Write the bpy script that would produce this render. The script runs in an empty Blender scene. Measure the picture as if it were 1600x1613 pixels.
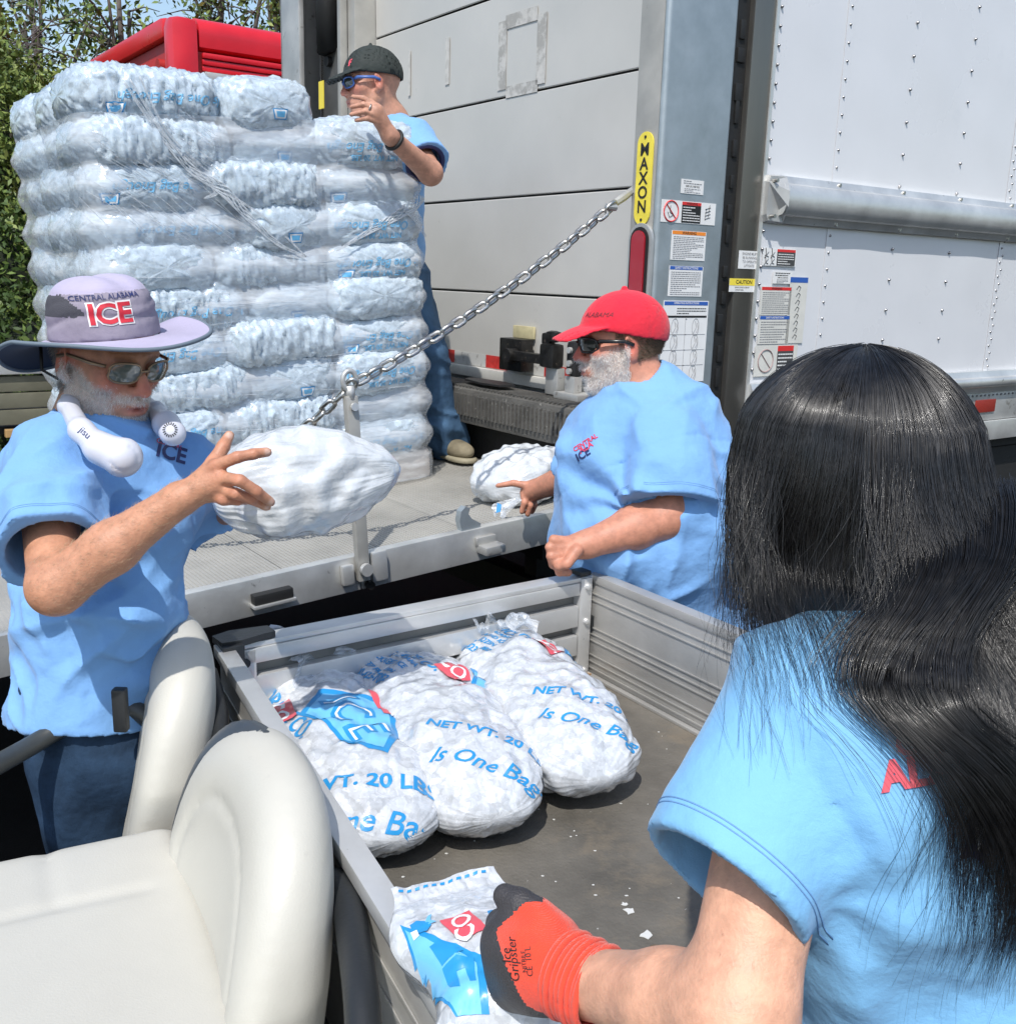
import bpy, bmesh, math, random
import numpy as np
from mathutils import Vector, Matrix, Euler
from mathutils.bvhtree import BVHTree
from mathutils.kdtree import KDTree
rad = math.radians
SC = bpy.context.scene
COL = SC.collection
random.seed(4); rng = np.random.default_rng(4)

# ------------------------------------------------------------------ camera
FPX = 1590.0; PITCH = rad(13.2); ROLL = rad(1.65); CZ = 1.78
_f = np.array([0, math.cos(PITCH), -math.sin(PITCH)]); _u = np.array([0, math.sin(PITCH), math.cos(PITCH)])
_r = np.array([1., 0, 0])
CR = math.cos(ROLL)*_r + math.sin(ROLL)*_u
CU = -math.sin(ROLL)*_r + math.cos(ROLL)*_u
cam_d = bpy.data.cameras.new('camera'); cam = bpy.data.objects.new('camera', cam_d); COL.objects.link(cam)
M = Matrix(((CR[0], CU[0], -_f[0]), (CR[1], CU[1], -_f[1]), (CR[2], CU[2], -_f[2])))
cam.matrix_world = Matrix.Translation((0, 0, CZ)) @ M.to_4x4()
cam_d.sensor_fit = 'HORIZONTAL'; cam_d.sensor_width = 36; cam_d.lens = 36*FPX/1600
cam_d.clip_start = 0.05; cam_d.clip_end = 2000
SC.camera = cam

def A3(*a): return np.array(a, float)
def unit(v): v = np.asarray(v, float); return v/np.linalg.norm(v)
def P(x, y, D):
    """a point of the place seen at photo pixel x,y and D metres deep"""
    q = np.array([0, 0, CZ]) + D*(_f + CR*(x-800)/FPX - CU*(y-806.5)/FPX)
    return q

# ------------------------------------------------------------------ light
world = bpy.data.worlds.new('World'); SC.world = world; world.use_nodes = True
SUN_AZ = (-0.20, -0.98); SUN_EL = rad(55)
nt = world.node_tree; nt.nodes.clear()
wo = nt.nodes.new('ShaderNodeOutputWorld'); bg = nt.nodes.new('ShaderNodeBackground')
sky = nt.nodes.new('ShaderNodeTexSky'); sky.sky_type = 'NISHITA'; sky.sun_disc = False
sky.sun_elevation = SUN_EL
sky.sun_rotation = math.atan2(SUN_AZ[0], SUN_AZ[1])
sky.air_density = 1.2; sky.dust_density = 1.2
bg.inputs['Strength'].default_value = 0.15
nt.links.new(sky.outputs[0], bg.inputs[0]); nt.links.new(bg.outputs[0], wo.inputs[0])
sun_d = bpy.data.lights.new('sun', 'SUN'); sun = bpy.data.objects.new('sun', sun_d); COL.objects.link(sun)
sun_d.energy = 3.5; sun_d.angle = rad(0.53); sun_d.color = (1, .965, .91)
h = math.cos(SUN_EL); sv = Vector((SUN_AZ[0]*h, SUN_AZ[1]*h, math.sin(SUN_EL))).normalized()
sun.rotation_euler = sv.to_track_quat('Z', 'Y').to_euler()
SC.view_settings.view_transform = 'Standard'; SC.view_settings.look = 'None'
SC.view_settings.gamma = 1; SC.view_settings.use_curve_mapping = False
SC.view_settings.exposure = 0.25
SC.render.engine = 'CYCLES'
SC.cycles.transparent_max_bounces = 12; SC.cycles.max_bounces = 8; SC.cycles.diffuse_bounces = 4

# ------------------------------------------------------------------ object helpers
def tag(o, label=None, cat=None, group=None, kind=None):
    if label: o['label'] = label
    if cat: o['category'] = cat
    if group: o['group'] = group
    if kind: o['kind'] = kind
    return o
def thing(name, label, cat, loc=(0, 0, 0), rz=0, group=None, mat4=None):
    o = bpy.data.objects.new(name, None); COL.objects.link(o); o.empty_display_size = .1
    if mat4 is not None: o.matrix_basis = mat4
    else: o.location = loc; o.rotation_euler = (0, 0, rz)
    return tag(o, label, cat, group)
def mbasis(o):
    m = o.matrix_basis
    return m
def wmat(o):
    m = o.matrix_basis.copy()
    p = o
    while p.parent is not None:
        m = p.parent.matrix_basis @ p.matrix_parent_inverse @ m if p.parent.parent is None else wmat(p.parent) @ p.matrix_parent_inverse @ m
        break
    return m
def put(o, parent, world=False):
    """parent o; world=True when its vertices are world coordinates"""
    if parent is not None:
        o.parent = parent
        if world: o.matrix_parent_inverse = wmat(parent).inverted()
    return o
def meshobj(name, v, f, m, parent=None, smooth=False, world=True, mats=None, fm=None):
    me = bpy.data.meshes.new(name)
    v = np.asarray(v, dtype=np.float64).reshape(-1, 3)
    if isinstance(f, np.ndarray):
        nf, k = f.shape
        me.vertices.add(len(v)); me.vertices.foreach_set('co', v.ravel())
        me.loops.add(nf*k); me.loops.foreach_set('vertex_index', f.ravel().astype(np.int32))
        me.polygons.add(nf); me.polygons.foreach_set('loop_start', (np.arange(nf)*k).astype(np.int32))
        me.update(calc_edges=True)
    else:
        me.from_pydata([tuple(a) for a in v], [], [tuple(a) for a in f]); me.update()
    for mm in ([m] if mats is None else mats): me.materials.append(mm)
    if fm is not None: me.polygons.foreach_set('material_index', np.asarray(fm, dtype=np.int32))
    if smooth: me.polygons.foreach_set('use_smooth', [True]*len(me.polygons))
    o = bpy.data.objects.new(name, me); COL.objects.link(o)
    put(o, parent, world)
    return o
def set_color(o, cols, name='Col'):
    a = o.data.color_attributes.new(name, 'FLOAT_COLOR', 'POINT')
    c = np.ones((len(o.data.vertices), 4)); c[:, :cols.shape[1]] = cols
    a.data.foreach_set('color', c.ravel())

class MB:
    """mesh builder"""
    def __init__(s): s.v = []; s.f = []
    def add(s, v, f):
        n = len(s.v); s.v += [tuple(float(c) for c in a) for a in v]; s.f += [tuple(int(i)+n for i in a) for a in f]; return s
    def box(s, a, b, T=None, bev=0):
        x0, y0, z0 = a; x1, y1, z1 = b
        if bev > 0:
            bm = bmesh.new(); bmesh.ops.create_cube(bm, size=1)
            for q in bm.verts: q.co = Vector(((x0+x1)/2+q.co.x*(x1-x0), (y0+y1)/2+q.co.y*(y1-y0), (z0+z1)/2+q.co.z*(z1-z0)))
            bmesh.ops.bevel(bm, geom=list(bm.edges), offset=bev, segments=2, affect='EDGES', profile=.6)
            v = [q.co.copy() for q in bm.verts]; f = [[w.index for w in p.verts] for p in bm.faces]; bm.free()
        else:
            v = [(x0,y0,z0),(x1,y0,z0),(x1,y1,z0),(x0,y1,z0),(x0,y0,z1),(x1,y0,z1),(x1,y1,z1),(x0,y1,z1)]
            f = [(0,3,2,1),(4,5,6,7),(0,1,5,4),(1,2,6,5),(2,3,7,6),(3,0,4,7)]
        if T is not None: v = [T @ Vector(q) for q in v]
        return s.add(v, f)
    def tube(s, pts, r, n=8, cap=True, closed=False):
        pts = [Vector(tuple(p)) for p in pts]; m = len(pts)
        rs = r if hasattr(r, '__len__') else [r]*m
        prev = None; rings = []
        for i, p in enumerate(pts):
            if closed: t = (pts[(i+1) % m]-pts[i-1]).normalized()
            else: t = (pts[min(i+1, m-1)]-pts[max(i-1, 0)]).normalized()
            if prev is None:
                a = Vector((0, 0, 1)) if abs(t.z) < .9 else Vector((1, 0, 0))
                u = t.cross(a).normalized()
            else:
                u = (prev - t*prev.dot(t)).normalized()
            prev = u; w = t.cross(u)
            rings.append([p+(u*math.cos(2*math.pi*k/n)+w*math.sin(2*math.pi*k/n))*rs[i] for k in range(n)])
        v = [q for g in rings for q in g]; f = []
        for i in range(m if closed else m-1):
            j = (i+1) % m
            for k in range(n): f.append((i*n+k, i*n+(k+1) % n, j*n+(k+1) % n, j*n+k))
        if cap and not closed:
            f.append(tuple(range(n))[::-1]); f.append(tuple((m-1)*n+k for k in range(n)))
        return s.add(v, f)
    def cyl(s, a, b, r, n=16, r2=None):
        return s.tube([a, b], [r, r if r2 is None else r2], n)
    def prism(s, poly, z0, z1, T=None):
        """closed outline in xy extruded z0..z1"""
        n = len(poly); v = [(p[0], p[1], z0) for p in poly]+[(p[0], p[1], z1) for p in poly]
        f = [tuple(range(n))[::-1], tuple(range(n, 2*n))]+[(i, (i+1) % n, n+(i+1) % n, n+i) for i in range(n)]
        if T is not None: v = [T @ Vector(q) for q in v]
        return s.add(v, f)
    def build(s, name, m, parent=None, smooth=False, world=True):
        o = meshobj(name, s.v, s.f, m, parent, smooth, world); s_ang(o) if smooth == 'auto' else None
        return o
def s_ang(o):
    me = o.data
    me.polygons.foreach_set('use_smooth', [True]*len(me.polygons))
    bm = bmesh.new(); bm.from_mesh(me)
    for e in bm.edges:
        if len(e.link_faces) == 2 and e.calc_face_angle(0) > rad(35): e.smooth = False
    bm.to_mesh(me); bm.free()
def copy_tree(o, parent=None):
    c = o.copy(); COL.objects.link(c)
    if parent is not None:
        c.parent = parent; c.matrix_parent_inverse = o.matrix_parent_inverse.copy()
    for ch in list(o.children): copy_tree(ch, c)
    return c
def frame(o, x, y, z=None):
    """4x4 from origin and axis vectors"""
    x = Vector(tuple(x)); y = Vector(tuple(y)); z = x.cross(y) if z is None else Vector(tuple(z))
    m = Matrix.Identity(4); m.col[0][:3] = x; m.col[1][:3] = y; m.col[2][:3] = z; m.col[3][:3] = Vector(tuple(o))
    return m

# ------------------------------------------------------------------ materials
MATS = {}
def mat(name, col=(.5, .5, .5), rough=.5, metal=0, bump=None, vary=None, spec=None, coat=0, trans=0, sss=0, vcol=None,
        scale=None, stretch=None, cells=None, alpha=1, sheen=0, spots=None, bump2=None, aniso=0, ior=None, sssr=(.02, .012, .008)):
    """bump=(scale, strength[, detail]); vary=(scale, amount of value change); spots=(scale, threshold, colour, rough)"""
    if name in MATS: return MATS[name]
    m = bpy.data.materials.new(name); m.use_nodes = True; n = m.node_tree.nodes; l = m.node_tree.links
    b = n['Principled BSDF']; I = b.inputs
    I['Base Color'].default_value = (*col, 1); I['Roughness'].default_value = rough; I['Metallic'].default_value = metal
    if spec is not None: I['Specular IOR Level'].default_value = spec
    if coat: I['Coat Weight'].default_value = coat; I['Coat Roughness'].default_value = .12
    if trans: I['Transmission Weight'].default_value = trans
    if ior: I['IOR'].default_value = ior
    if sss: I['Subsurface Weight'].default_value = sss; I['Subsurface Radius'].default_value = sssr; I['Subsurface Scale'].default_value = 1.0
    if sheen: I['Sheen Weight'].default_value = sheen; I['Sheen Roughness'].default_value = .5
    if aniso: I['Anisotropic'].default_value = aniso
    if alpha < 1: I['Alpha'].default_value = alpha
    tc = n.new('ShaderNodeTexCoord'); co = tc.outputs['Object']
    if stretch:
        mp = n.new('ShaderNodeMapping'); mp.inputs['Scale'].default_value = stretch; l.new(co, mp.inputs[0]); co = mp.outputs[0]
    cur = None
    if vcol:
        a = n.new('ShaderNodeVertexColor'); a.layer_name = vcol; cur = a.outputs[0]
    def rgb(c):
        q = n.new('ShaderNodeRGB'); q.outputs[0].default_value = (*c, 1); return q.outputs[0]
    if vary:
        t = n.new('ShaderNodeTexNoise'); t.inputs['Scale'].default_value = vary[0]; t.inputs['Detail'].default_value = 6
        t.inputs['Roughness'].default_value = .6
        l.new(co, t.inputs[0])
        r = n.new('ShaderNodeMapRange'); r.inputs[1].default_value = .3; r.inputs[2].default_value = .7
        r.inputs[3].default_value = 1-vary[1]; r.inputs[4].default_value = 1+vary[1]; l.new(t.outputs[0], r.inputs[0])
        v = n.new('ShaderNodeVectorMath'); v.operation = 'SCALE'
        l.new(cur if cur else rgb(col), v.inputs[0]); l.new(r.outputs[0], v.inputs['Scale']); cur = v.outputs[0]
        r2 = n.new('ShaderNodeMapRange'); r2.inputs[1].default_value = .3; r2.inputs[2].default_value = .7
        r2.inputs[3].default_value = max(0, rough-.08); r2.inputs[4].default_value = min(1, rough+.08)
        l.new(t.outputs[0], r2.inputs[0]); l.new(r2.outputs[0], I['Roughness'])
    if spots:
        for sp in (spots if isinstance(spots, list) else [spots]):
            t = n.new('ShaderNodeTexNoise'); t.inputs['Scale'].default_value = sp[0]; t.inputs['Detail'].default_value = 8
            t.inputs['Roughness'].default_value = sp[3] if len(sp) > 3 else .65
            l.new(tc.outputs['Object'], t.inputs[0])
            r = n.new('ShaderNodeMapRange'); r.inputs[1].default_value = sp[1]; r.inputs[2].default_value = sp[1]+(sp[4] if len(sp) > 4 else .06)
            l.new(t.outputs[0], r.inputs[0])
            mx = n.new('ShaderNodeMix'); mx.data_type = 'RGBA'
            l.new(r.outputs[0], mx.inputs[0]); l.new(cur if cur else rgb(col), mx.inputs[6]); mx.inputs[7].default_value = (*sp[2], 1)
            cur = mx.outputs[2]
    if cells:      # broken ice seen through the plastic: chips of different clearness
        for sc_, dk, lt, w_ in cells:
            t0 = n.new('ShaderNodeTexNoise'); t0.inputs['Scale'].default_value = sc_*.6; l.new(co, t0.inputs[0])
            va = n.new('ShaderNodeVectorMath'); va.operation = 'MULTIPLY_ADD'; l.new(t0.outputs[1], va.inputs[0]); va.inputs[1].default_value = (.03, .03, .03); l.new(co, va.inputs[2])
            t = n.new('ShaderNodeTexVoronoi'); t.inputs['Scale'].default_value = sc_; l.new(va.outputs[0], t.inputs['Vector'])
            sp = n.new('ShaderNodeSeparateColor'); l.new(t.outputs['Color'], sp.inputs[0])
            r = n.new('ShaderNodeMapRange'); r.inputs[3].default_value = dk; r.inputs[4].default_value = lt; l.new(sp.outputs[0], r.inputs[0])
            ed = n.new('ShaderNodeMapRange'); ed.inputs[1].default_value = .15; ed.inputs[2].default_value = .75; ed.inputs[3].default_value = 1.0; ed.inputs[4].default_value = w_; l.new(t.outputs['Distance'], ed.inputs[0])
            mu = n.new('ShaderNodeMath'); mu.operation = 'MULTIPLY'; l.new(r.outputs[0], mu.inputs[0]); l.new(ed.outputs[0], mu.inputs[1])
            v = n.new('ShaderNodeVectorMath'); v.operation = 'SCALE'; l.new(cur if cur else rgb(col), v.inputs[0]); l.new(mu.outputs[0], v.inputs['Scale']); cur = v.outputs[0]
    if cur is not None: l.new(cur, I['Base Color'])
    last = None
    for bb in (bump, bump2):
        if not bb: continue
        kind = bb[3] if len(bb) > 3 else 'noise'
        if kind == 'noise':
            t = n.new('ShaderNodeTexNoise'); t.inputs['Scale'].default_value = bb[0]; t.inputs['Detail'].default_value = bb[2] if len(bb) > 2 else 4; out = t.outputs[0]
        elif kind == 'voronoi':
            t = n.new('ShaderNodeTexVoronoi'); t.inputs['Scale'].default_value = bb[0]; t.feature = 'SMOOTH_F1'; out = t.outputs[0]
        elif kind == 'wave':
            t = n.new('ShaderNodeTexWave'); t.inputs['Scale'].default_value = bb[0]; t.inputs['Distortion'].default_value = bb[2]; t.bands_direction = bb[4] if len(bb) > 4 else 'X'; out = t.outputs[1]
        l.new(co, t.inputs['Vector'])
        bp = n.new('ShaderNodeBump'); bp.inputs['Strength'].default_value = bb[1]; bp.inputs['Distance'].default_value = .004
        l.new(out, bp.inputs['Height'])
        if last: l.new(last, bp.inputs['Normal'])
        last = bp.outputs[0]
    if last: l.new(last, I['Normal'])
    MATS[name] = m
    return m

# ------------------------------------------------------------------ noise and signed distance modelling
_perm = rng.random((32, 32, 32)).astype(np.float32)
def vnoise(p):
    """value noise 0..1, p (n,3)"""
    i = np.floor(p).astype(np.int64); fr = (p-i).astype(np.float32); fr = fr*fr*(3-2*fr)
    i0 = i & 31; i1 = (i+1) & 31
    x0, y0, z0 = i0[:, 0], i0[:, 1], i0[:, 2]; x1, y1, z1 = i1[:, 0], i1[:, 1], i1[:, 2]
    fx, fy, fz = fr[:, 0], fr[:, 1], fr[:, 2]
    a = _perm[x0, y0, z0]*(1-fx)+_perm[x1, y0, z0]*fx; b = _perm[x0, y1, z0]*(1-fx)+_perm[x1, y1, z0]*fx
    c = _perm[x0, y0, z1]*(1-fx)+_perm[x1, y0, z1]*fx; d = _perm[x0, y1, z1]*(1-fx)+_perm[x1, y1, z1]*fx
    return (a*(1-fy)+b*fy)*(1-fz)+(c*(1-fy)+d*fy)*fz
def fbm(p, oct=3):
    s = 0; a = .5; t = 0
    for o in range(oct): s = s+a*vnoise(p*(2**o)+o*7.3); t += a; a *= .5
    return s/t
def ridge(p, oct=2):
    s = 0; a = .6; t = 0
    for o in range(oct): s = s+a*(1-np.abs(2*vnoise(p*(2**o)+o*5.1)-1)*2).clip(-1, 1); t += a; a *= .5
    return s/t
def rotm(z=0, y=0, x=0):
    return np.array(Euler((rad(x), rad(y), rad(z)), 'XYZ').to_matrix())
def sd_caps(p, a, b, ra, rb=None):
    a = np.asarray(a, float); b = np.asarray(b, float); rb = ra if rb is None else rb
    ab = b-a; t = np.clip(((p-a)@ab)/max(ab@ab, 1e-12), 0, 1)
    return np.linalg.norm(p-a-t[:, None]*ab, axis=1)-(ra+(rb-ra)*t)
def sd_ell(p, c, r, Rm=None):
    q = p-np.asarray(c, float)
    if Rm is not None: q = q@Rm
    r = np.asarray(r, float)
    k0 = np.linalg.norm(q/r, axis=1); k1 = np.linalg.norm(q/(r*r), axis=1)
    return k0*(k0-1)/np.maximum(k1, 1e-9)
def sd_box(p, c, hs, rd=.01, Rm=None):
    q = p-np.asarray(c, float)
    if Rm is not None: q = q@Rm
    d = np.abs(q)-(np.asarray(hs, float)-rd)
    return np.linalg.norm(np.maximum(d, 0), axis=1)+np.minimum(d.max(axis=1), 0)-rd
def smin(a, b, k):
    h = np.clip(.5+.5*(b-a)/k, 0, 1); return b*(1-h)+a*h-k*h*(1-h)
def smax(a, b, k): return -smin(-a, -b, k)
def sdf_mesh(fn, lo, hi, vox, B=8):
    """surface nets of fn over the box lo..hi; only blocks near the surface are evaluated"""
    lo = np.asarray(lo, float); hi = np.asarray(hi, float)
    nb = np.ceil((hi-lo)/(vox*B)).astype(int); N = nb*B
    ax = [lo[i]+(np.arange(nb[i])+.5)*B*vox for i in range(3)]
    G = np.stack(np.meshgrid(*ax, indexing='ij'), -1).reshape(-1, 3)
    cv = fn(G)
    V = np.repeat(np.repeat(np.repeat(cv.reshape(nb), B, 0), B, 1), B, 2).astype(np.float32)
    act = np.nonzero(np.abs(cv) < B*vox*1.35)[0]
    bi = np.stack(np.unravel_index(act, nb), -1)
    off = np.stack(np.meshgrid(*[np.arange(B)]*3, indexing='ij'), -1).reshape(-1, 3)
    step = max(1, 400000//len(off))
    for s in range(0, len(bi), step):
        ii = (bi[s:s+step, None, :]*B+off[None]).reshape(-1, 3)
        V[ii[:, 0], ii[:, 1], ii[:, 2]] = fn(lo+(ii+.5)*vox)
    S = V < 0
    C8 = [(0,0,0),(1,0,0),(0,1,0),(1,1,0),(0,0,1),(1,0,1),(0,1,1),(1,1,1)]
    sl = lambda A, o: A[o[0]:N[0]-1+o[0], o[1]:N[1]-1+o[1], o[2]:N[2]-1+o[2]]
    cnt = sum(sl(S, o).astype(np.int8) for o in C8)
    mask = (cnt > 0) & (cnt < 8)
    ci = np.stack(np.nonzero(mask), -1)
    vals = np.stack([V[ci[:, 0]+o[0], ci[:, 1]+o[1], ci[:, 2]+o[2]] for o in C8], 1)
    pos = np.zeros((len(ci), 3)); w = np.zeros(len(ci))
    for a in range(8):
        for ax_ in range(3):
            b = a | (1 << ax_)
            if b == a: continue
            va, vb = vals[:, a], vals[:, b]; c = (va < 0) != (vb < 0)
            t = np.where(c, va/np.where(c, va-vb, 1), 0)
            pa = np.array(C8[a], float); d = np.zeros(3); d[ax_] = 1
            pos += np.where(c[:, None], pa+t[:, None]*d, 0); w += c
    pos = pos/w[:, None]+ci
    idx = -np.ones(mask.shape, np.int64); idx[mask] = np.arange(len(ci))
    verts = lo+(pos+.5)*vox
    quads = []
    for a in range(3):
        b, c = (a+1) % 3, (a+2) % 3
        sh = [slice(1, N[i]-1) for i in range(3)]; sh[a] = slice(0, N[a]-1)
        sh2 = list(sh); sh2[a] = slice(1, N[a])
        e = S[tuple(sh)] != S[tuple(sh2)]
        ee = np.stack(np.nonzero(e), -1)
        for i in range(3):
            if i != a: ee[:, i] += 1
        flip = S[ee[:, 0], ee[:, 1], ee[:, 2]]
        def cell(db, dc):
            q = ee.copy(); q[:, b] -= db; q[:, c] -= dc
            return idx[q[:, 0], q[:, 1], q[:, 2]]
        q = np.stack([cell(1, 1), cell(0, 1), cell(0, 0), cell(1, 0)], -1)
        q = np.where(flip[:, None], q, q[:, ::-1])
        quads.append(q)
    Q = np.concatenate(quads); Q = Q[(Q >= 0).all(1)]
    return verts, Q
def relax(v, q, it=2, lam=.5):
    """laplacian smoothing of a quad mesh"""
    e = np.concatenate([q[:, [0, 1]], q[:, [1, 2]], q[:, [2, 3]], q[:, [3, 0]]]); e = np.concatenate([e, e[:, ::-1]])
    n = len(v); deg = np.bincount(e[:, 0], minlength=n).clip(1)
    for _ in range(it):
        s = np.stack([np.bincount(e[:, 0], weights=v[e[:, 1], k], minlength=n) for k in range(3)], 1)
        v = v*(1-lam)+lam*s/deg[:, None]
    return v
def vnormals(v, q):
    t = np.cross(v[q[:, 2]]-v[q[:, 0]], v[q[:, 3]]-v[q[:, 1]]); n = np.zeros_like(v)
    for k in range(4):
        for c in range(3): n[:, c] += np.bincount(q[:, k], weights=t[:, c], minlength=len(v))
    return n/np.maximum(np.linalg.norm(n, axis=1), 1e-12)[:, None]

# ------------------------------------------------------------------ lettering
_tx = {}
def text_geo(s, bold=0., shear=0., spacing=1.0):
    k = (s, bold, shear, spacing)
    if k in _tx: return _tx[k]
    c = bpy.data.curves.new('t', 'FONT'); c.body = s; c.size = 1; c.shear = shear; c.offset = bold
    c.space_character = spacing
    c.align_x = 'CENTER'; c.align_y = 'CENTER'; c.resolution_u = 3
    o = bpy.data.objects.new('t', c); COL.objects.link(o)
    dg = bpy.context.evaluated_depsgraph_get()
    me = bpy.data.meshes.new_from_object(o.evaluated_get(dg))
    v = np.array([q.co[:2] for q in me.vertices]); f = [tuple(p.vertices) for p in me.polygons]
    bpy.data.objects.remove(o); bpy.data.curves.remove(c); bpy.data.meshes.remove(me)
    _tx[k] = (v, f); return v, f
def flat_text(s, size, org, ux, uy, name, m, parent, eps=.0012, **kw):
    v, f = text_geo(s, **kw); ux = np.array(ux, float); uy = np.array(uy, float); n = np.cross(ux, uy)
    w = np.array(org, float)+v[:, :1]*size*ux+v[:, 1:2]*size*uy+n*eps
    return meshobj(name, w, f, m, parent)
def subdiv2(v, f, maxlen):
    bm = bmesh.new(); vs = [bm.verts.new((a[0], a[1], 0)) for a in v]
    for p in f:
        try: bm.faces.new([vs[i] for i in p])
        except ValueError: pass
    bmesh.ops.triangulate(bm, faces=list(bm.faces))
    for _ in range(4):
        es = [e for e in bm.edges if e.calc_length() > maxlen]
        if not es: break
        bmesh.ops.subdivide_edges(bm, edges=es, cuts=1)
        bmesh.ops.triangulate(bm, faces=[f for f in bm.faces if len(f.verts) > 3])
    bm.verts.index_update()
    V = np.array([q.co[:2] for q in bm.verts]); F_ = [tuple(w.index for w in p.verts) for p in bm.faces]; bm.free()
    return V, F_
def bvh_of(v, q): return BVHTree.FromPolygons([tuple(a) for a in v], [tuple(int(i) for i in a) for a in q])
def project(v2, f2, org, ux, uy, dr, bvh, eps=.0012, back=.25, warp=None):
    """drop a flat drawing onto a surface along dr; returns verts, faces (missed faces dropped)"""
    org = np.array(org, float); ux = np.array(ux, float); uy = np.array(uy, float); dr = Vector(tuple(dr)).normalized()
    out = []; ok = []
    for a in v2:
        o = Vector(tuple(org+a[0]*ux+a[1]*uy))-dr*back
        h, n, i, d = bvh.ray_cast(o, dr, back*2.2)
        if h is None: out.append((0, 0, 0)); ok.append(False)
        else:
            out.append(tuple(h-dr*eps*.40+ (n if n.dot(dr) < 0 else -n)*eps*.55)); ok.append(n.dot(dr) < -.05 or n.dot(dr) > .05)
    fs = [p for p in f2 if all(ok[i] for i in p) and max((Vector(out[p[i]])-Vector(out[p[i-1]])).length for i in range(len(p))) < .06]
    used = sorted({i for p in fs for i in p}); mp = {u: k for k, u in enumerate(used)}
    return [out[u] for u in used], [tuple(mp[i] for i in p) for p in fs]
def wrap_text(s, size, org, ux, uy, dr, bvh, name, m, parent, eps=.0012, maxlen=.008, world=True, **kw):
    v, f = text_geo(s, **kw); v, f = subdiv2(v*size, f, maxlen)
    v, f = project(v, f, org, ux, uy, dr, bvh, eps)
    if not f: return None
    return meshobj(name, v, f, m, parent, True, world=world)
def wrap_poly(poly, org, ux, uy, dr, bvh, name, m, parent, eps=.001, maxlen=.012, world=True):
    f = [tuple(range(len(poly)))]
    v, f = subdiv2(np.array(poly, float), f, maxlen); v, f = subdiv2(v, f, maxlen)
    v, f = project(v, f, org, ux, uy, dr, bvh, eps)
    if not f: return None
    return meshobj(name, v, f, m, parent, True, world=world)
# ================================================================== SETTING
ASPH = mat('asphalt', (.011, .0105, .010), .95, bump=(160, .6, 6), vary=(2.2, .3), spec=.15, spots=(300,   .68, (.03, .029, .028)))
g = MB(); g.add([(-400, -400, 0), (400, -400, 0), (400, 400, 0), (-400, 400, 0)], [(0, 1, 2, 3)])
tag(g.build('ground', ASPH), kind='structure')

ALU = mat('mill_aluminium', (.66, .66, .64), .36, .6, bump=(60, .12, 6), vary=(6, .16), spots=(28, .66, (.30, .29, .27)))
ALU_D = mat('weathered_aluminium', (.50, .50, .485), .5, .55, bump=(40, .15, 6), vary=(5, .18), spots=[(18, .62, (.27, .26, .24)), (60, .68, (.16, .15, .14))])
GALV = mat('galvanised_steel', (.38, .43, .46), .42, .6, bump=(22, .06, 3), vary=(9, .15), spots=(7, .6, (.47, .51, .54), .5, .2))
TAUPE = mat('taupe_painted_steel', (.40, .39, .36), .55, .3, vary=(7, .14), bump=(50, .1), spots=(15, .66, (.24, .22, .19)))
STAIN = mat('brushed_stainless', (.22, .21, .19), .36, .8, vary=(3, .2), bump=(30, .06), stretch=(1, 1, .2))
BLACK = mat('black_rubber', (.012, .012, .012), .6, bump=(80, .2))
DARKST = mat('black_greasy_steel', (.02, .019, .018), .4, .4, bump=(50, .5), vary=(20, .4), spots=(30, .62, (.12, .10, .08)))
WHITEP = mat('white_truck_skin', (.70, .71, .735), .3, 0, bump=(1.6, .5, 2), vary=(1.2, .04), coat=.25, spots=[(5, .60, (.62, .635, .665), .7, .25), (45, .72, (.52, .52, .53))])
DOORM = mat('dull_door_skin', (.57, .555, .52), .42, .15, bump=(2.6, .6, 2), vary=(2.5, .05), spots=[(9, .68, (.43, .42, .39)), (55, .72, (.34, .33, .30))])
STEEL = mat('zinc_chain', (.50, .49, .46), .33, .95, vary=(40, .25), bump=(120, .15))
REDP = mat('red_truck_paint', (.62, .012, .022), .32, 0, vary=(2.5, .12), bump=(9, .2), coat=.3)
REDP2 = mat('faded_red_paint', (.40, .022, .02), .5, 0, vary=(4, .2), bump=(14, .4))
WHT = mat('label_white', (.78, .78, .77), .45, vary=(14, .04)); BLK = mat('ink_black', (.015, .015, .015), .5)
RED = mat('ink_red', (.66, .03, .03), .45); ORG = mat('ink_orange', (.85, .26, .03), .45); BLU = mat('ink_blue', (.03, .11, .42), .45)
YEL = mat('ink_yellow', (.85, .68, .07), .45, vary=(20, .06)); GRY = mat('ink_grey', (.26, .26, .27), .5)
LENS = mat('red_lens', (.34, .008, .02), .18, coat=.6, bump=(300, .1))

TX = Vector((.811, .585, 0)).normalized(); TY = Vector((-TX.y, TX.x, 0)); K0 = Vector((.47, 3.51, 0))
TM = frame(K0, TX, TY)
def tw(x, y, z): return K0+TX*x+TY*y+Vector((0, 0, z))
def onplane(px, py, y=0., axis='y', c=0.):
    """truck-frame coordinates of a photo pixel on the plane y=c or x=c"""
    o = Vector((0, 0, CZ)); d = Vector(tuple(P(px, py, 1)))-o
    n = TY if axis == 'y' else TX
    t = ((K0+n*c-o).dot(n))/d.dot(n); q = o+d*t-K0
    return q.dot(TX), q.dot(TY), q.z

# ------------------------------------------------------------------ box truck
truck = thing('box_truck', 'white box truck body parked with its roll-up rear door shut', 'truck', mat4=TM)
def tb(name, m, *boxes, parent=truck, bev=0, label=None, kind=None):
    b = MB()
    for lo, hi in boxes: b.box(lo, hi, bev=bev)
    o = b.build(name, m, parent, world=False, smooth='auto' if bev else False)
    if label: o['label'] = label
    if kind: o['kind'] = kind
    return o
SKY0 = -.006
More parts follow.
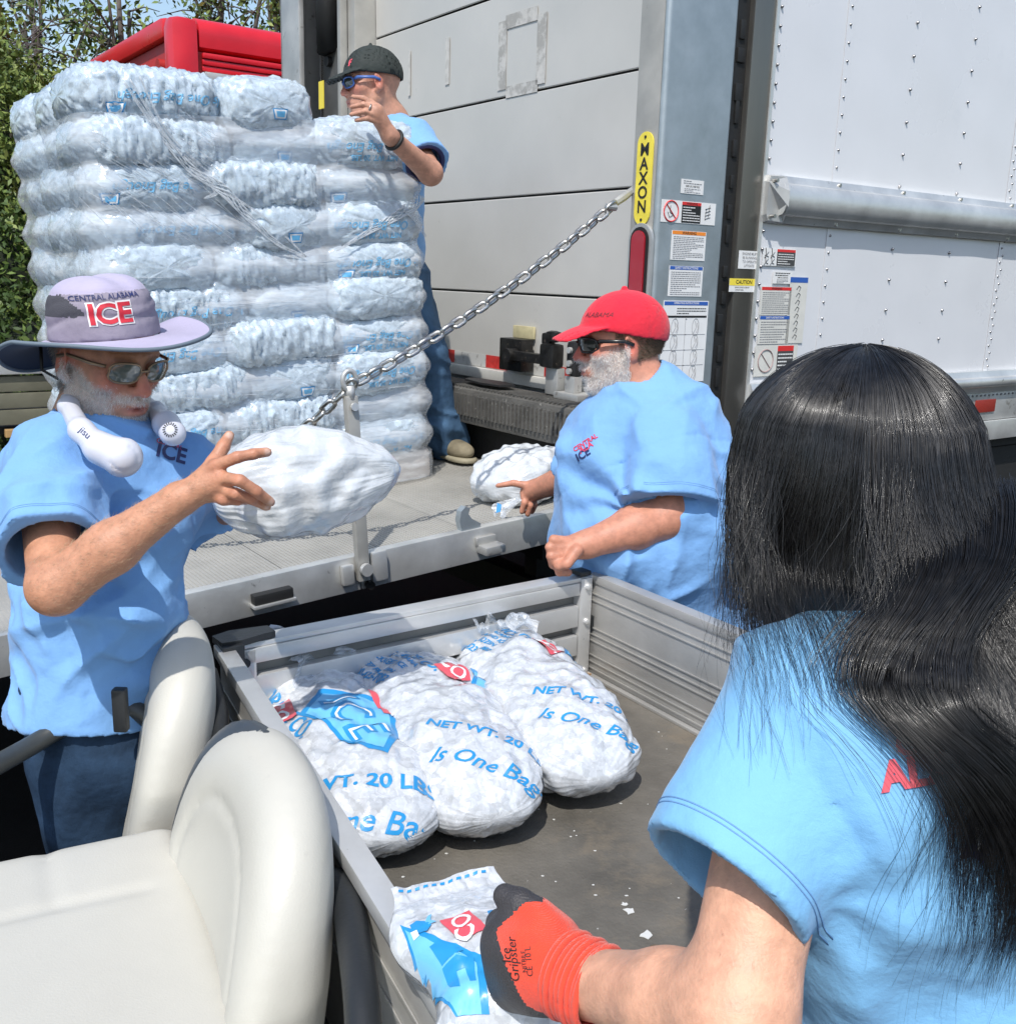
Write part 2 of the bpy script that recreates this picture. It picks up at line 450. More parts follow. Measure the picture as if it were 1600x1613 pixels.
# side skin in riveted sheets
seams = [.50, .90, 2.13, 3.35, 4.57, 5.80]
for i in range(5):
    # each sheet slightly pillowed between rivets
    nx, nz = 24, 40; v = []; f = []
    x0, x1, z0, z1 = seams[i]+.002, seams[i+1]-.002, 1.36, 4.1
    for a in range(nx+1):
        for b in range(nz+1):
            x = x0+(x1-x0)*a/nx; z = z0+(z1-z0)*b/nz
            wv = .0022*math.sin((x-.5)/.41*math.pi)**2*math.sin(z*5.1+i)+.0012*math.sin(z*17+x*9)
            v.append((x, SKY0-abs(wv), z))
    for a in range(nx):
        for b in range(nz): f.append((a*(nz+1)+b, (a+1)*(nz+1)+b, (a+1)*(nz+1)+b+1, a*(nz+1)+b+1))
    o = meshobj('side_panel', v, f, WHITEP, truck, True, world=False)
tb('seam_strip', WHITEP, *[((s-.018, SKY0-.0045, 1.36), (s+.018, SKY0-.0035, 4.1)) for s in seams[1:]])
riv = MB()
def rivet(x, z, r=.0062):
    n = 8; v = [(x, SKY0-.008-r*.55, z)]
    for k in range(n): v.append((x+r*.6*math.cos(k*math.tau/n), SKY0-.006-r*.5, z+r*.6*math.sin(k*math.tau/n)))
    for k in range(n): v.append((x+r*math.cos(k*math.tau/n), SKY0-.003, z+r*math.sin(k*math.tau/n)))
    f = [(0, 1+(k+1) % n, 1+k) for k in range(n)]+[(1+k, 1+(k+1) % n, 1+n+(k+1) % n, 1+n+k) for k in range(n)]
    riv.add(v, f)
for s in (.52, .90, 2.13, 3.35):
    z = 1.40
    while z < 4: rivet(s+random.uniform(-.001, .001), z); z += .0625
    if s == 2.13:
        z = 1.43
        while z < 4: rivet(s+.016, z); z += .0625
for s in (1.31, 1.72, 2.54, 2.95):
    z = 1.44
    while z < 4: rivet(s, z, .0068); z += .122
RIV = mat('rivet_metal', (.28, .28, .29), .35, .8)
tag(riv.build('rivets', RIV, truck, True, False), kind='stuff')
# inner body so that the box is solid
tb('box_body', WHITEP, ((.50, .0, 1.20), (6.0, 3.0, 4.12)), ((.20, .08, 1.20), (.499, 3.0, 4.12)))
tb('roof', ALU, ((.0, -.02, 4.121), (6.02, 3.05, 4.18)))
# rub rail (rounded profile) with its cast end cap
def rail(z, x0, x1, h, d, name):
    prof = [(0, -h/2), (-.018, -h/2), (-.022, -h/2+.012)]
    for k in range(9):
        a = -math.pi/2+math.pi*k/8; prof.append((-.03-(d-.03)*math.cos(a)**.8 if abs(math.cos(a)) > 1e-6 else -.03, math.sin(a)*(h/2-.026)))
    prof += [(-.022, h/2-.012), (-.018, h/2), (0, h/2)]
    v = []; f = []; n = len(prof); N = 2
    for a in range(N):
        x = [x0, x1][a]
        v += [(x, SKY0-.004+p[0], z+p[1]) for p in prof]
    f = [(i, i+1, n+i+1, n+i) for i in range(n-1)]+[tuple(range(n)), tuple(range(2*n-1, n-1, -1))]
    o = meshobj(name, v, f, ALU, truck, world=False); s_ang(o); return o
rl = rail(2.075, .56, 6.0, .165, .062, 'rub_rail')
cap = MB(); cp = [(.505, -.083), (.60, -.086), (.575, -.03), (.575, .03), (.60, .086), (.505, .083), (.495, .06), (.495, -.06)]
v = [(x, -.012, 2.075+z) for x, z in cp]+[(.5+(x-.5)*.9, -.03-(.045 if abs(z) < .07 and x > .55 else .008), 2.075+z*.92) for x, z in cp]
cap.add(v, [tuple(range(8)), tuple(range(15, 7, -1))]+[(i, i+8, (i+1) % 8+8, (i+1) % 8) for i in range(8)])
cap.build('rail_end_cap', ALU_D, rl, world=False, smooth=False)
bolts = MB()
for x in [.9, 1.31, 1.72, 2.13, 2.54, 2.95]:
    for dz in (-.072, .072): bolts.cyl((x, -.03, 2.075+dz), (x, -.038, 2.075+dz), .0065, 8)
for x, dz in ((.515, .06), (.515, -.062), (.585, .0)): bolts.cyl((x, -.04, 2.075+dz), (x, -.062, 2.075+dz), .007, 8)
tag(bolts.build('rail_bolts', STEEL, rl, world=False), kind='stuff')
# lower rail and skirt
rail(1.36, .50, 6.0, .10, .05, 'lower_rail')
sk = tb('side_skirt', ALU_D, ((.50, -.020, 1.175), (6.0, -.001, 1.31)), bev=.002)
sk2 = tb('bottom_flange', ALU, ((.50, -.034, 1.08), (6.0, .03, 1.172)), bev=.003)
b = MB(); x = .6
while x < 3.4: b.cyl((x, -.020, 1.295), (x, -.0245, 1.295), .005, 6); x += .035
tag(b.build('skirt_rivets', RIV, sk, world=False), kind='stuff')
for x in (1.0, 2.15, 3.4):
    REFL = mat('red_reflector', (.30, .03, .02), .35, bump=(500, .3))
    tb('side_marker', REFL, ((x-.085, -.0265, 1.215), (x+.085, -.0205, 1.275)), bev=.002)
# chassis under the box
CH = mat('chassis_black', (.014, .014, .014), .7, bump=(30, .3))
tb('chassis_rail', CH, ((.25, .7, .72), (6.0, .82, 1.0)), ((.25, 1.75, .72), (6.0, 1.87, 1.0)), ((.25, .7, .84), (.37, 1.87, .98)))
tb('floor_frame', CH, ((.22, .02, 1.03), (6.0, 2.95, 1.195)))
tb('under_guard', CH, ((1.7, .04, .5), (3.0, .10, 1.02)), label='black steel box hung under the body')
for yy in (.12, 2.1):
    b = MB(); b.tube([(3.4, yy, .5), (3.4, yy+.36, .5)], .5, 36); tt = b.build('tyre', BLACK, truck, world=False, smooth='auto')
    b = MB(); b.tube([(3.4, yy-.003, .5), (3.4, yy+.03, .5)], .27, 24); r_ = b.build('rim', ALU_D, tt, world=False)
# cab, far from view
b = MB(); b.box((6.25, .1, .6), (8.2, 2.5, 2.7), bev=.18); b.build('cab', WHITEP, truck, world=False, smooth='auto')
# rear door: five sections with real joints
zs = [1.345, 1.705, 2.10, 2.50, 2.90, 3.30, 3.70]
for i in range(6):
    z0, z1 = zs[i]+.004, zs[i+1]-.004
    nx, nz = 30, 8; v = []; f = []
    for a in range(nx+1):
        for c in range(nz+1):
            y = .14+2.08*a/nx; z = z0+(z1-z0)*[0, .005, .012, .3, .5, .7, .988, .995, 1][c]
            d = .002*math.sin(y*4.3+i*2)*math.sin(z*9+i)
            e = .005 if c in (0, nz) else 0
            v.append((.135+d+e, y, z))
    for a in range(nx):
        for c in range(nz): f.append((a*(nz+1)+c, a*(nz+1)+c+1, (a+1)*(nz+1)+c+1, (a+1)*(nz+1)+c))
    n0 = len(v); v += [(.20, .14, z0), (.20, 2.22, z0), (.20, 2.22, z1), (.20, .14, z1)]
    f.append((n0+3, n0+2, n0+1, n0))
    meshobj('door_panel', v, f, DOORM, truck, True, world=False)
tb('door_joint_gap', BLK, ((.150, .14, 1.34), (.16, 2.22, 3.7)))
# residue of an old taped notice, and worn marks, on the door
RES = mat('tape_residue', (.36, .35, .325), .7, spots=[(26, .47, (.54, .53, .50), .7, .12), (9, .5, (.56, .545, .51), .6, .1)], bump=(200, .3))
RES2 = mat('faint_residue', (.48, .47, .44), .7, spots=[(22, .45, (.57, .555, .52), .6, .1)])
def dpatch(px0, py0, px1, py1, m, name='tape_residue', w=.0015):
    a = onplane(px0, py0, axis='x', c=.131); c = onplane(px1, py1, axis='x', c=.131)
    return (( .1305, min(a[1], c[1]), min(a[2], c[2])), (.1315, max(a[1], c[1]), max(a[2], c[2])))
tb('tape_residue', RES, dpatch(786, 35, 796, 140, RES), dpatch(847, 22, 858, 130, RES), dpatch(797, 24, 846, 31, RES), dpatch(797, 136, 846, 144, RES))
tb('tape_residue', RES2, dpatch(702, 60, 707, 132, RES2), dpatch(643, 80, 646, 150, RES2), label='faint vertical strip of worn tape marks')
# bottom seal, reflective tape, sill and tread edge
tb('door_bottom_rail', mat('door_rail_cream', (.62, .61, .57), .4, .2, vary=(9, .1)), ((.115, .14, 1.325), (.16, 2.22, 1.372)), bev=.006)
CT = [mat('conspicuity_red', (.50, .035, .03), .4, vary=(50, .2)), mat('conspicuity_white', (.52, .52, .50), .4, spots=(30, .55, (.35, .34, .32)))]
y = .16; k = 0
while y < 2.1:
    w = .17 if k % 2 == 0 else .26
    if k % 2 == 0 or y < 2: tb('reflective_tape', CT[k % 2], ((.1325, y, 1.376), (.1335, min(y+w, 2.2), 1.43+random.uniform(-.006, .006))))
    y += w; k += 1
TREAD = mat('worn_rubber_tread', (.085, .082, .075), .75, bump=(90, 1.0, 3), vary=(7, .35), spots=(60, .62, (.28, .27, .25)))
tb('rear_sill', TREAD, ((-.11, .12, 1.16), (.115, 2.82, 1.315)), bev=.03)
b = MB(); y = .14
while y < 2.8: b.box((-.118, y, 1.20), (-.108, y+.012, 1.29)); b.box((-.09, y, 1.314), (.06, y+.012, 1.321)); y += .026
tag(b.build('tread_ribs', TREAD, truck, world=False), kind='stuff')
tb('under_sill_beam', CH, ((.0, .12, .98), (.2, 2.35, 1.158)))
tb('rear_post', CH, ((.02, .62, .3), (.12, .70, .98)))
tb('rear_post', CH, ((.02, 1.75, .3), (.12, 1.83, .98)))
tb('bumper_bar', CH, ((-.02, .3, .42), (.08, 2.2, .56)), bev=.01)
# door frame: side posts, header
tb('door_frame', TAUPE, ((.02, 2.225, 1.32), (.20, 2.30, 3.75)), ((-.02, 2.302, 1.32), (.02, 2.335, 3.75)), ((.06, .13, 3.701), (.2, 2.224, 3.95)), bev=.004)
tb('door_frame', ALU_D, ((.03, .085, 1.32), (.20, .135, 3.75)), bev=.003)
# stainless corner post and black seal gap
tb('corner_post', STAIN, ((.385, -.012, 1.0), (.497, .06, 4.1)), bev=.006)
tb('corner_post_edge', ALU, ((.488, -.018, 1.0), (.503, -.0125, 4.1)))
tb('seal_gap', BLACK, ((.325, .012, .9), (.384, .05, 4.1)))
b = MB()
for k in range(30):
    z = 1.2+k*.1+random.uniform(-.02, .02)
    b.box((.332+random.uniform(0, .015), .004, z), (.36+random.uniform(0, .012), .013, z+.04+random.uniform(0, .04)), bev=.003)
tag(b.build('seal_clips', BLACK, truck, world=False, smooth='auto'), kind='stuff')
# latch hardware on the sill
def ltz(px, py, c=.08): return onplane(px, py, axis='x', c=c)
lt = thing('door_latch', 'greasy black latch with its bent handle at the foot of the roll-up door', 'latch', tuple(tw(.1, 1.0, 1.32)))
a = ltz(796, 531); bb_ = ltz(829, 586)
y1, y0 = a[1], bb_[1]; z1, z0 = a[2], bb_[2]
def lb(name, m, lo, hi, bev=.004): 
    b = MB(); b.box(lo, hi, T=TM, bev=bev); return b.build(name, m, lt, smooth='auto')
lb('hinge_plate', DARKST, (.05, y0, z0), (.112, y1, z1))
lb('warning_plate', mat('yellowed_tape', (.52, .46, .27), .6, vary=(30, .15), spots=(30, .62, (.25, .22, .15))), (.118, ltz(829, 515)[1], z1), (.128, y1, ltz(798, 512)[2]), .002)
h0 = ltz(806, 560, .03); h1 = ltz(860, 560, .03); h2 = ltz(868, 540, .03)
b = MB(); b.box((.015, h1[1], h0[2]-.018), (.05, h0[1], h0[2]+.022), T=TM, bev=.008); b.cyl(tw(.0, h0[1], h0[2]), tw(.055, h0[1], h0[2]), .03, 14)
b.build('handle_bar', DARKST, lt, smooth='auto')
b = MB(); b.box((.0, h2[1]-.05, h1[2]-.045), (.06, h2[1]+.04, h1[2]+.05), T=TM, bev=.015)
b.box((.01, h2[1]-.05, h1[2]+.055), (.05, h2[1]+.02, h1[2]+.10), T=TM, bev=.018); b.box((.02, h2[1]+.0, h1[2]+.04), (.055, h2[1]+.055, h1[2]+.09), T=TM @ Matrix.Rotation(.0, 4, 'X'), bev=.012)
b.build('latch_block', DARKST, lt, smooth='auto')
lb('latch_post', ALU_D, (.03, h2[1]-.045, 1.325), (.07, h2[1]+.03, h1[2]-.045), .004)
b = MB(); fl = [(.06, .0), (.0, .30), (-.06, .28), (-.09, .1), (-.05, -.02)]
b.prism([(-.02+x, .78+y) for x, y in [(.02, 0), (.06, .12), (.03, .34), (-.03, .30), (-.06, .14), (-.045, .02)]], 1.335, 1.343, T=TM)
b.build('rubber_flap', BLACK, lt)
h3 = ltz(904, 572, .05)
bp = thing('dock_bumper', 'small black rubber block standing on a metal foot beside the latch', 'bumper', tuple(tw(.05, h3[1], 1.32)))
b = MB(); b.box((.03, h3[1]-.035, h3[2]-.05), (.08, h3[1]+.03, h3[2]+.085), T=TM, bev=.018); b.build('block', BLACK, bp, smooth='auto')
b = MB()
for dz in (.05, .0, -.03): b.cyl(tw(.03, h3[1]-.002, h3[2]+dz), tw(.018, h3[1]-.002, h3[2]+dz), .012, 10)
b.build('bolt', ALU, bp)
b = MB(); b.box((.0, h3[1]-.09, 1.32), (.1, h3[1]+.06, 1.345), T=TM, bev=.005); b.box((.03, h3[1]-.03, 1.345), (.07, h3[1]+.03, h3[2]-.05), T=TM, bev=.004); b.build('foot', ALU_D, bp, smooth='auto')

# ------------------------------------------------------------------ lift gate columns
gate = thing('lift_gate', 'galvanised rail lift gate with aluminium platform lowered behind the truck', 'lift gate', mat4=TM)
def roundbox(x0, y0, x1, y1, r, n=6):
    o = []
    for cx, cy, a0 in ((x1-r, y1-r, 0), (x0+r, y1-r, 90), (x0+r, y0+r, 180), (x1-r, y0+r, 270)):
        for k in range(n+1): a = rad(a0+90*k/n); o.append((cx+r*math.cos(a), cy+r*math.sin(a)))
    return o
b = MB(); b.prism(roundbox(.0, .0, .322, .132, .016), .35, 4.05); colm = b.build('column', GALV, gate, world=False, smooth='auto')
tb('column_rear_strip', TAUPE, ((-.004, .018, .36), (-.0005, .128, 4.04)), parent=gate, bev=.001)
b = MB(); b.box((.0, 2.83, .35), (.03, 3.07, 4.05), bev=.006); b.box((.0, 3.05, .35), (.32, 3.07, 4.0), bev=.004); b.box((.29, 2.34, .35), (.32, 3.045, 4.0), bev=.004)
b.build('column', ALU_D, gate, world=False, smooth='auto')
far_in = tb('column_mechanism', CH, ((.20, 2.36, .5), (.285, 3.0, 4.0)), parent=gate, bev=.01)
tb('mechanism_plate', mat('grey_plate', (.10, .10, .095), .5, .3, vary=(12, .2)), ((.12, 2.42, 1.5), (.19, 2.80, 2.92)), parent=gate, bev=.01)
b = MB(); b.tube([tuple(q) for q in [(.12, 2.70, 2.9), (.12, 2.72, 3.2), (.10, 2.70, 3.5), (.12, 2.66, 3.9)]], .07, 10)
b.tube([(.12, 2.5, 2.9), (.11, 2.48, 3.2), (.13, 2.52, 3.45), (.12, 2.5, 3.9)], .035, 10); b.build('hydraulic_hose', BLACK, gate, world=False, smooth=True)
b = MB()
for z in (2.86, 2.56): b.cyl((.119, 2.70, z), (.095, 2.70, z), .026, 14)
b.build('plate_bolt', BLACK, gate, world=False)
_o = onplane(507, 150, axis='x', c=-.002)
tb('yellow_tag', YEL, ((-.006, _o[1]-.025, _o[2]-.065), (-.001, _o[1]+.03, _o[2]+.07)), parent=gate)
# badge
_o = onplane(1016, 281, axis='x', c=-.008); by, bz = .068, _o[2]
BY = mat('badge_yellow', (.80, .66, .07), .4, vary=(25, .1), spots=(60, .68, (.3, .25, .05)))
st = [(by+.038*math.cos(a), .112+.038*math.sin(a)) for a in np.linspace(0, math.pi, 10)]+[(by+.038*math.cos(a), -.112+.038*math.sin(a)) for a in np.linspace(math.pi, 2*math.pi, 10)]
b = MB(); RX = frame((0, 0, bz), (0, 1, 0), (0, 0, 1)); b.prism([(p[0], p[1]) for p in st], -.010, -.0055, T=frame((0, 0, bz), (0, 1, 0), (0, 0, 1), (1, 0, 0)))
badge = b.build('name_badge', BY, gate, world=False)
for k, ch in enumerate('MAXON'):
    v, f = text_geo(ch, bold=.02)
    w = [(-.0115, by-a[0]*.058, bz+.092-.046*k+a[1]*.056) for a in v]
    meshobj('badge_lettering', w, f, BLK, badge, world=False)
b = MB()
for s_ in (1, -1): b.cyl((-.010, by, bz+s_*.133), (-.0125, by, bz+s_*.133), .005, 8)
b.build('rivet', BLK, badge, world=False)
# tail light
_a = onplane(1011, 362, axis='x', c=-.008); _b = onplane(1008, 487, axis='x', c=-.008)
zt, zb = _a[2]-.035, _b[2]; lyc = .062
def stad(r, z0, z1): return [(lyc+r*math.cos(a), z1+r*math.sin(a)) for a in np.linspace(0, math.pi, 12)]+[(lyc+r*math.cos(a), z0+r*math.sin(a)) for a in np.linspace(math.pi, 2*math.pi, 12)]
FR = frame((0, 0, 0), (0, 1, 0), (0, 0, 1), (1, 0, 0))
b = MB(); b.prism(stad(.058, zb, zt), -.016, -.0045, T=FR); tl = b.build('tail_light', ALU_D, gate, world=False, smooth='auto')
b = MB(); b.prism(stad(.045, zb, zt), -.020, -.0165, T=FR); b.build('grommet', BLACK, tl, world=False)
b = MB(); b.prism(stad(.033, zb, zt), -.026, -.0205, T=FR); b.build('lens', LENS, tl, world=False)

# ------------------------------------------------------------------ warning labels
def placard(px0, py0, px1, py1, yplane, parent, header=None, hcol=None, body=0, hfrac=.2, hs=None, bg_=WHT, label=None, special=None, name='warning_label', tcol=BLK):
    a = onplane(px0, py0, c=yplane); c = onplane(px1, py1, c=yplane)
    x0, x1 = a[0], c[0]; zt_, zb_ = (a[2]), (c[2])
    d = MB(); d.box((x0, yplane-.0008, zb_), (x1, yplane, zt_)); o = d.build(name, bg_, parent, world=False)
    if label: o['label'] = label
    w = x1-x0; hgt = zt_-zb_
    def rect(fx0, fz0, fx1, fz1, m, nm, dy=.0014):
        q = MB(); q.box((x0+w*fx0, yplane-dy, zt_-hgt*fz1), (x0+w*fx1, yplane-.0008, zt_-hgt*fz0)); return q.build(nm, m, o, world=False)
    def tx(s, fx, fz, size, m, bold=.01, nm='lettering', dy=.0018):
        v, f = text_geo(s, bold=bold); q = [(x0+w*fx+p_[0]*size, yplane-dy, zt_-hgt*fz+p_[1]*size) for p_ in v]
        return meshobj(nm, q, f, m, o, world=False)
    def lines(fx0, fz0, fx1, fz1, n, m=GRY, dy=.0016, th=.35):
        q = MB()
        for k in range(n):
            zz = zt_-hgt*(fz0+(fz1-fz0)*(k+.3)/n); t_ = hgt*(fz1-fz0)/n*th
            x = x0+w*fx0; xe = x0+w*(fx1 if random.random() < .7 else fx0+(fx1-fx0)*random.uniform(.4, .9))
            while x < xe-.002:
                l_ = min(random.uniform(.004, .014), xe-x); q.box((x, yplane-dy, zz-t_), (x+l_, yplane-.0012, zz)); x += l_+.0022
        return q.build('fine_print', m, o, world=False)
    if header is not None:
        rect(.02, .01, .98, hfrac, hcol, 'header_band'); tx(header, .5, hfrac*.55, hs or hgt*hfrac*.8, BLK if hcol in (ORG, RED) else WHT, .015)
    if body: lines(.06, hfrac+.05, .94, .97, body)
    return o, rect, tx, lines
yp = -.0012; CG = gate
o, r_, t_, l_ = placard(1073, 281, 1107, 307, yp, CG, label='small white rating label of the column')
l_(.1, .05, .9, .35, 2); t_('3300 LB (1500 KG)', .5, .47, .0085, BLK, .01); l_(.15, .6, .85, .95, 3)
def nostep(o, r_, t_, l_, fx, fw, yp, x0, w, zt_, h_, parent):
    cx = x0+w*(fx+fw/2); cz = zt_-h_/2; R_ = min(w*fw, h_)*.46
    d = MB(); d.tube([(cx+R_*math.cos(a), yp-.0022, cz+R_*math.sin(a)) for a in np.linspace(0, math.tau, 29)[:-1]], R_*.07, 4, closed=True)
    s = math.sqrt(.5)*R_; d.tube([(cx-s, yp-.0022, cz+s), (cx+s, yp-.0022, cz-s)], R_*.06, 4); d.build('prohibition_ring', RED, o, world=False)
    d = MB(); d.tube([(cx-R_*.1, yp-.0016, cz+R_*.55), (cx-R_*.15, yp-.0016, cz-.1*R_), (cx+R_*.3, yp-.0016, cz-R_*.35), (cx-R_*.2, yp-.0016, cz-R_*.6), (cx-R_*.45, yp-.0016, cz-R_*.1)], R_*.035, 4); d.build('line_drawing', BLK, o, world=False)
def geo(px0, py0, px1, py1, c): 
    a = onplane(px0, py0, c=c); d = onplane(px1, py1, c=c); return a[0], d[0]-a[0], a[2], a[2]-d[2]
q = (1042, 313, 1125, 355); o, r_, t_, l_ = placard(*q, yp, CG, label='white label with a red prohibition ring and black panel')
x0, w, zt_, h_ = geo(*q, yp); nostep(o, r_, t_, l_, .0, .35, yp, x0, w, zt_, h_, CG)
r_(.37, .03, .72, .17, RED, 'header_band'); r_(.37, .17, .72, .97, BLK, 'black_panel'); t_('WARNING', .55, .10, .011, BLK); l_(.39, .22, .70, .93, 6, WHT, .0022)
d = MB(); 
for dx, dz in ((0, 0), (.016, .012)): d.tube([(x0+w*.80+dx, yp-.0018, zt_-h_*.8+dz), (x0+w*.82+dx, yp-.0018, zt_-h_*.25+dz)], .0008, 4)
for k in range(4): d.tube([(x0+w*.80, yp-.0018, zt_-h_*(.75-.15*k)), (x0+w*.90, yp-.0018, zt_-h_*(.65-.15*k))], .0008, 4)
d.build('line_drawing', BLK, o, world=False)
placard(1058, 362, 1109, 411, yp, CG, 'WARNING', ORG, 13, .13, .014, label='white label under an orange WARNING header')
placard(1054, 418, 1104, 467, yp, CG, 'SAFETY INSTRUCTIONS', BLU, 12, .12, .0105, label='white label under a blue SAFETY INSTRUCTIONS header')
q = (1045, 473, 1107, 600); o, r_, t_, l_ = placard(*q, yp, CG, 'OPERATING INSTRUCTIONS', BLU, 0, .055, .0095, label='tall white label under a blue OPERATING INSTRUCTIONS header')
x0, w, zt_, h_ = geo(*q, yp); l_(.3, .08, .95, .17, 3, BLK); r_(.03, .18, .97, .205, BLK, 'black_band')
d = MB()
for i in range(2):
    for j in range(4):
        cx = x0+w*(.27+.46*i); cz = zt_-h_*(.32+.19*j)
        d.tube([(cx+.017*math.cos(a), yp-.0018, cz+.03*math.sin(a)) for a in np.linspace(0, math.tau, 15)[:-1]], .0007, 4, closed=True)
        d.tube([(cx-.008, yp-.0018, cz-.02), (cx+.004, yp-.0018, cz+.0), (cx-.002, yp-.0018, cz+.02)], .0009, 4)
        d.tube([(cx+.006, yp-.0018, cz-.018), (cx+.014, yp-.0018, cz-.004), (cx+.008, yp-.0018, cz+.014)], .0009, 4)
        d.box((x0+w*(.04+.46*i), yp-.0018, zt_-h_*(.225+.19*j)), (x0+w*(.07+.46*i), yp-.001, zt_-h_*(.215+.19*j)))
for j in range(1, 4): d.box((x0+w*.04, yp-.0018, zt_-h_*(.22+.19*j)), (x0+w*.96, yp-.001, zt_-h_*(.217+.19*j)))
d.box((x0+w*.499, yp-.0018, zt_-h_*.98), (x0+w*.503, yp-.001, zt_-h_*.21)); d.build('line_drawing', GRY, o, world=False)
ys = -.0135
o, r_, t_, l_ = placard(1164, 394, 1195, 424, ys, truck, label='small white label on the stainless post')
for k, s_ in enumerate(('ENGINE MUST', 'BE RUNNING', 'TO OPERATE', 'LIFTGATE')): t_(s_, .5, .17+.22*k, .0125, GRY, .005)
o, r_, t_, l_ = placard(1149, 438, 1187, 460, ys, truck, label='small yellow headed CAUTION label on the stainless post')
r_(.0, .0, 1, .52, YEL, 'header_band'); t_('CAUTION', .57, .27, .019, BLK, .02); t_('ALWAYS STAND CLEAR OF', .5, .66, .0062, BLK); t_('LIFTGATE AREA', .4, .85, .0062, BLK)
yw = SKY0-.0062
q = (1202, 390, 1252, 420); o, r_, t_, l_ = placard(*q, yw, truck, label='white label with small drawings and a dark red headed panel')
r_(.42, .03, .97, .18, RED, 'header_band'); r_(.42, .18, .97, .97, mat('faded_black', (.06, .06, .06), .6), 'dark_panel'); l_(.45, .25, .93, .93, 5, WHT, .0022); x0, w, zt_, h_ = geo(*q, yw)
d = MB()
for i in range(2):
    for j in range(2):
        cx = x0+w*(.10+.18*i); cz = zt_-h_*(.3+.4*j); d.tube([(cx-.006, yw-.0018, cz+.02), (cx, yw-.0018, cz-.008), (cx+.012, yw-.0018, cz-.012)], .0014, 4); d.tube([(cx-.01, yw-.0018, cz-.016), (cx+.012, yw-.0018, cz+.006)], .001, 4)
d.build('line_drawing', BLK, o, world=False)
o, r_, t_, l_ = placard(1218, 427, 1246, 447, yw, truck, label='smallest white label on the truck side'); l_(.1, .05, .9, .4, 2, BLK); t_('3300 LB (1500 KG)', .5, .5, .0075, BLK); l_(.2, .62, .8, .97, 3)
CREAM = mat('aged_label', (.66, .65, .60), .5, vary=(20, .06))
placard(1199, 451, 1243, 496, yw, truck, 'WARNING', RED, 11, .12, .012, bg_=CREAM, label='aged label under a red WARNING header')
placard(1196, 497, 1240, 541, yw, truck, 'SAFETY INSTRUCTIONS', BLU, 9, .13, .0095, bg_=CREAM, label='aged label under a blue SAFETY INSTRUCTIONS header')
q = (1245, 436, 1263, 540); o, r_, t_, l_ = placard(*q, yw, truck, bg_=CREAM, label='narrow label with a column of small drawings')
r_(.0, .0, 1, .08, BLU, 'header_band'); x0, w, zt_, h_ = geo(*q, yw); d = MB()
for j in range(8):
    cx = x0+w*.5; cz = zt_-h_*(.16+.105*j); d.tube([(cx-.012, yw-.0018, cz-.006), (cx, yw-.0018, cz+.008), (cx+.012, yw-.0018, cz+.002), (cx+.004, yw-.0018, cz-.012)], .0012, 4)
d.build('line_drawing', BLK, o, world=False)
q = (1190, 544, 1252, 590); o, r_, t_, l_ = placard(*q, yw, truck, bg_=CREAM, label='aged label with a round prohibition drawing'); x0, w, zt_, h_ = geo(*q, yw)
d = MB(); R_ = .042; cx = x0+w*.25; cz = zt_-h_*.5
d.tube([(cx+R_*math.cos(a), yw-.0022, cz+R_*math.sin(a)) for a in np.linspace(0, math.tau, 29)[:-1]], .0025, 4, closed=True); d.tube([(cx-R_*.7, yw-.002, cz+R_*.7), (cx+R_*.7, yw-.002, cz-R_*.7)], .0022, 4); d.build('prohibition_ring', mat('faded_ring', (.35, .25, .24), .6), o, world=False)
r_(.52, .03, .9, .2, RED, 'header_band'); r_(.52, .2, .9, .9, mat('faded_black'), 'dark_panel'); l_(.54, .25, .88, .85, 5, WHT, .0022)

# ------------------------------------------------------------------ platform (tilted four degrees)
tl4 = rad(4); PX = Vector((TX.x*math.cos(tl4), TX.y*math.cos(tl4), math.sin(tl4))); PY = TY.copy(); PZ_ = PX.cross(PY); PO = Vector((.40, 3.605, 1.0))
PM = frame(PO, PX, PY)
def pw(x, y, z=0): return PO+PX*x+PY*y+PZ_*z
plat = tag(bpy.data.objects.new('platform_holder', None), None)
bpy.data.objects.remove(plat)
DECK = mat('ribbed_deck_aluminium', (.41, .40, .37), .55, .35, bump=(50, .2, 5), vary=(3, .16), spots=[(6, .58, (.40, .385, .35), .6, .2), (45, .67, (.2, .19, .17))])
plat = thing('liftgate_platform', 'grey ribbed aluminium liftgate platform carrying the wrapped pallet', 'platform', mat4=PM)
def pb(name, m, *boxes, bev=0, label=None):
    b = MB()
    for lo, hi in boxes: b.box(lo, hi, bev=bev)
    o = b.build(name, m, plat, world=False, smooth='auto' if bev else False)
    if label: o['label'] = label
    return o
LEN = 2.9; WID = 2.1
nd = 9; dw = LEN/nd
for k in range(nd):
    x1 = -dw*k-.002; x0 = -dw*(k+1)+.002
    b = MB(); b.box((x0, .03, -.02), (x1, WID, -.0025))
    if k >= 2:   # ribs run across the deck; fine ones near the camera
        y = .04; 
        x = x0+.006
        while x < x1-.006: b.box((x, .03, -.0026), (x+.004, WID, .0)); x += .0125
    else:
        x = x0+.006
        while x < x1-.006: b.box((x, .03, -.0026), (x+.007, WID, -.0008)); x += .016
    b.build('deck_plank', DECK, plat, world=False)
pb('deck_core', CH, ((-LEN, .03, -.10), (0, WID, -.021)))
pb('edge_rail', ALU, ((-1.058, -.012, -.105), (.0, .028, .006)), ((-LEN, -.012, -.105), (-1.062, .028, .006)), bev=.003)
pb('edge_rail', ALU, ((-LEN-.03, -.012, -.105), (-LEN-.001, WID, .006)), bev=.003, label='outer end rail of the platform')
pb('end_plate', ALU, ((-.10, -.020, -.10), (.03, -.0125, -.004)), bev=.002, label='bolted plate at the truck end of the rail')
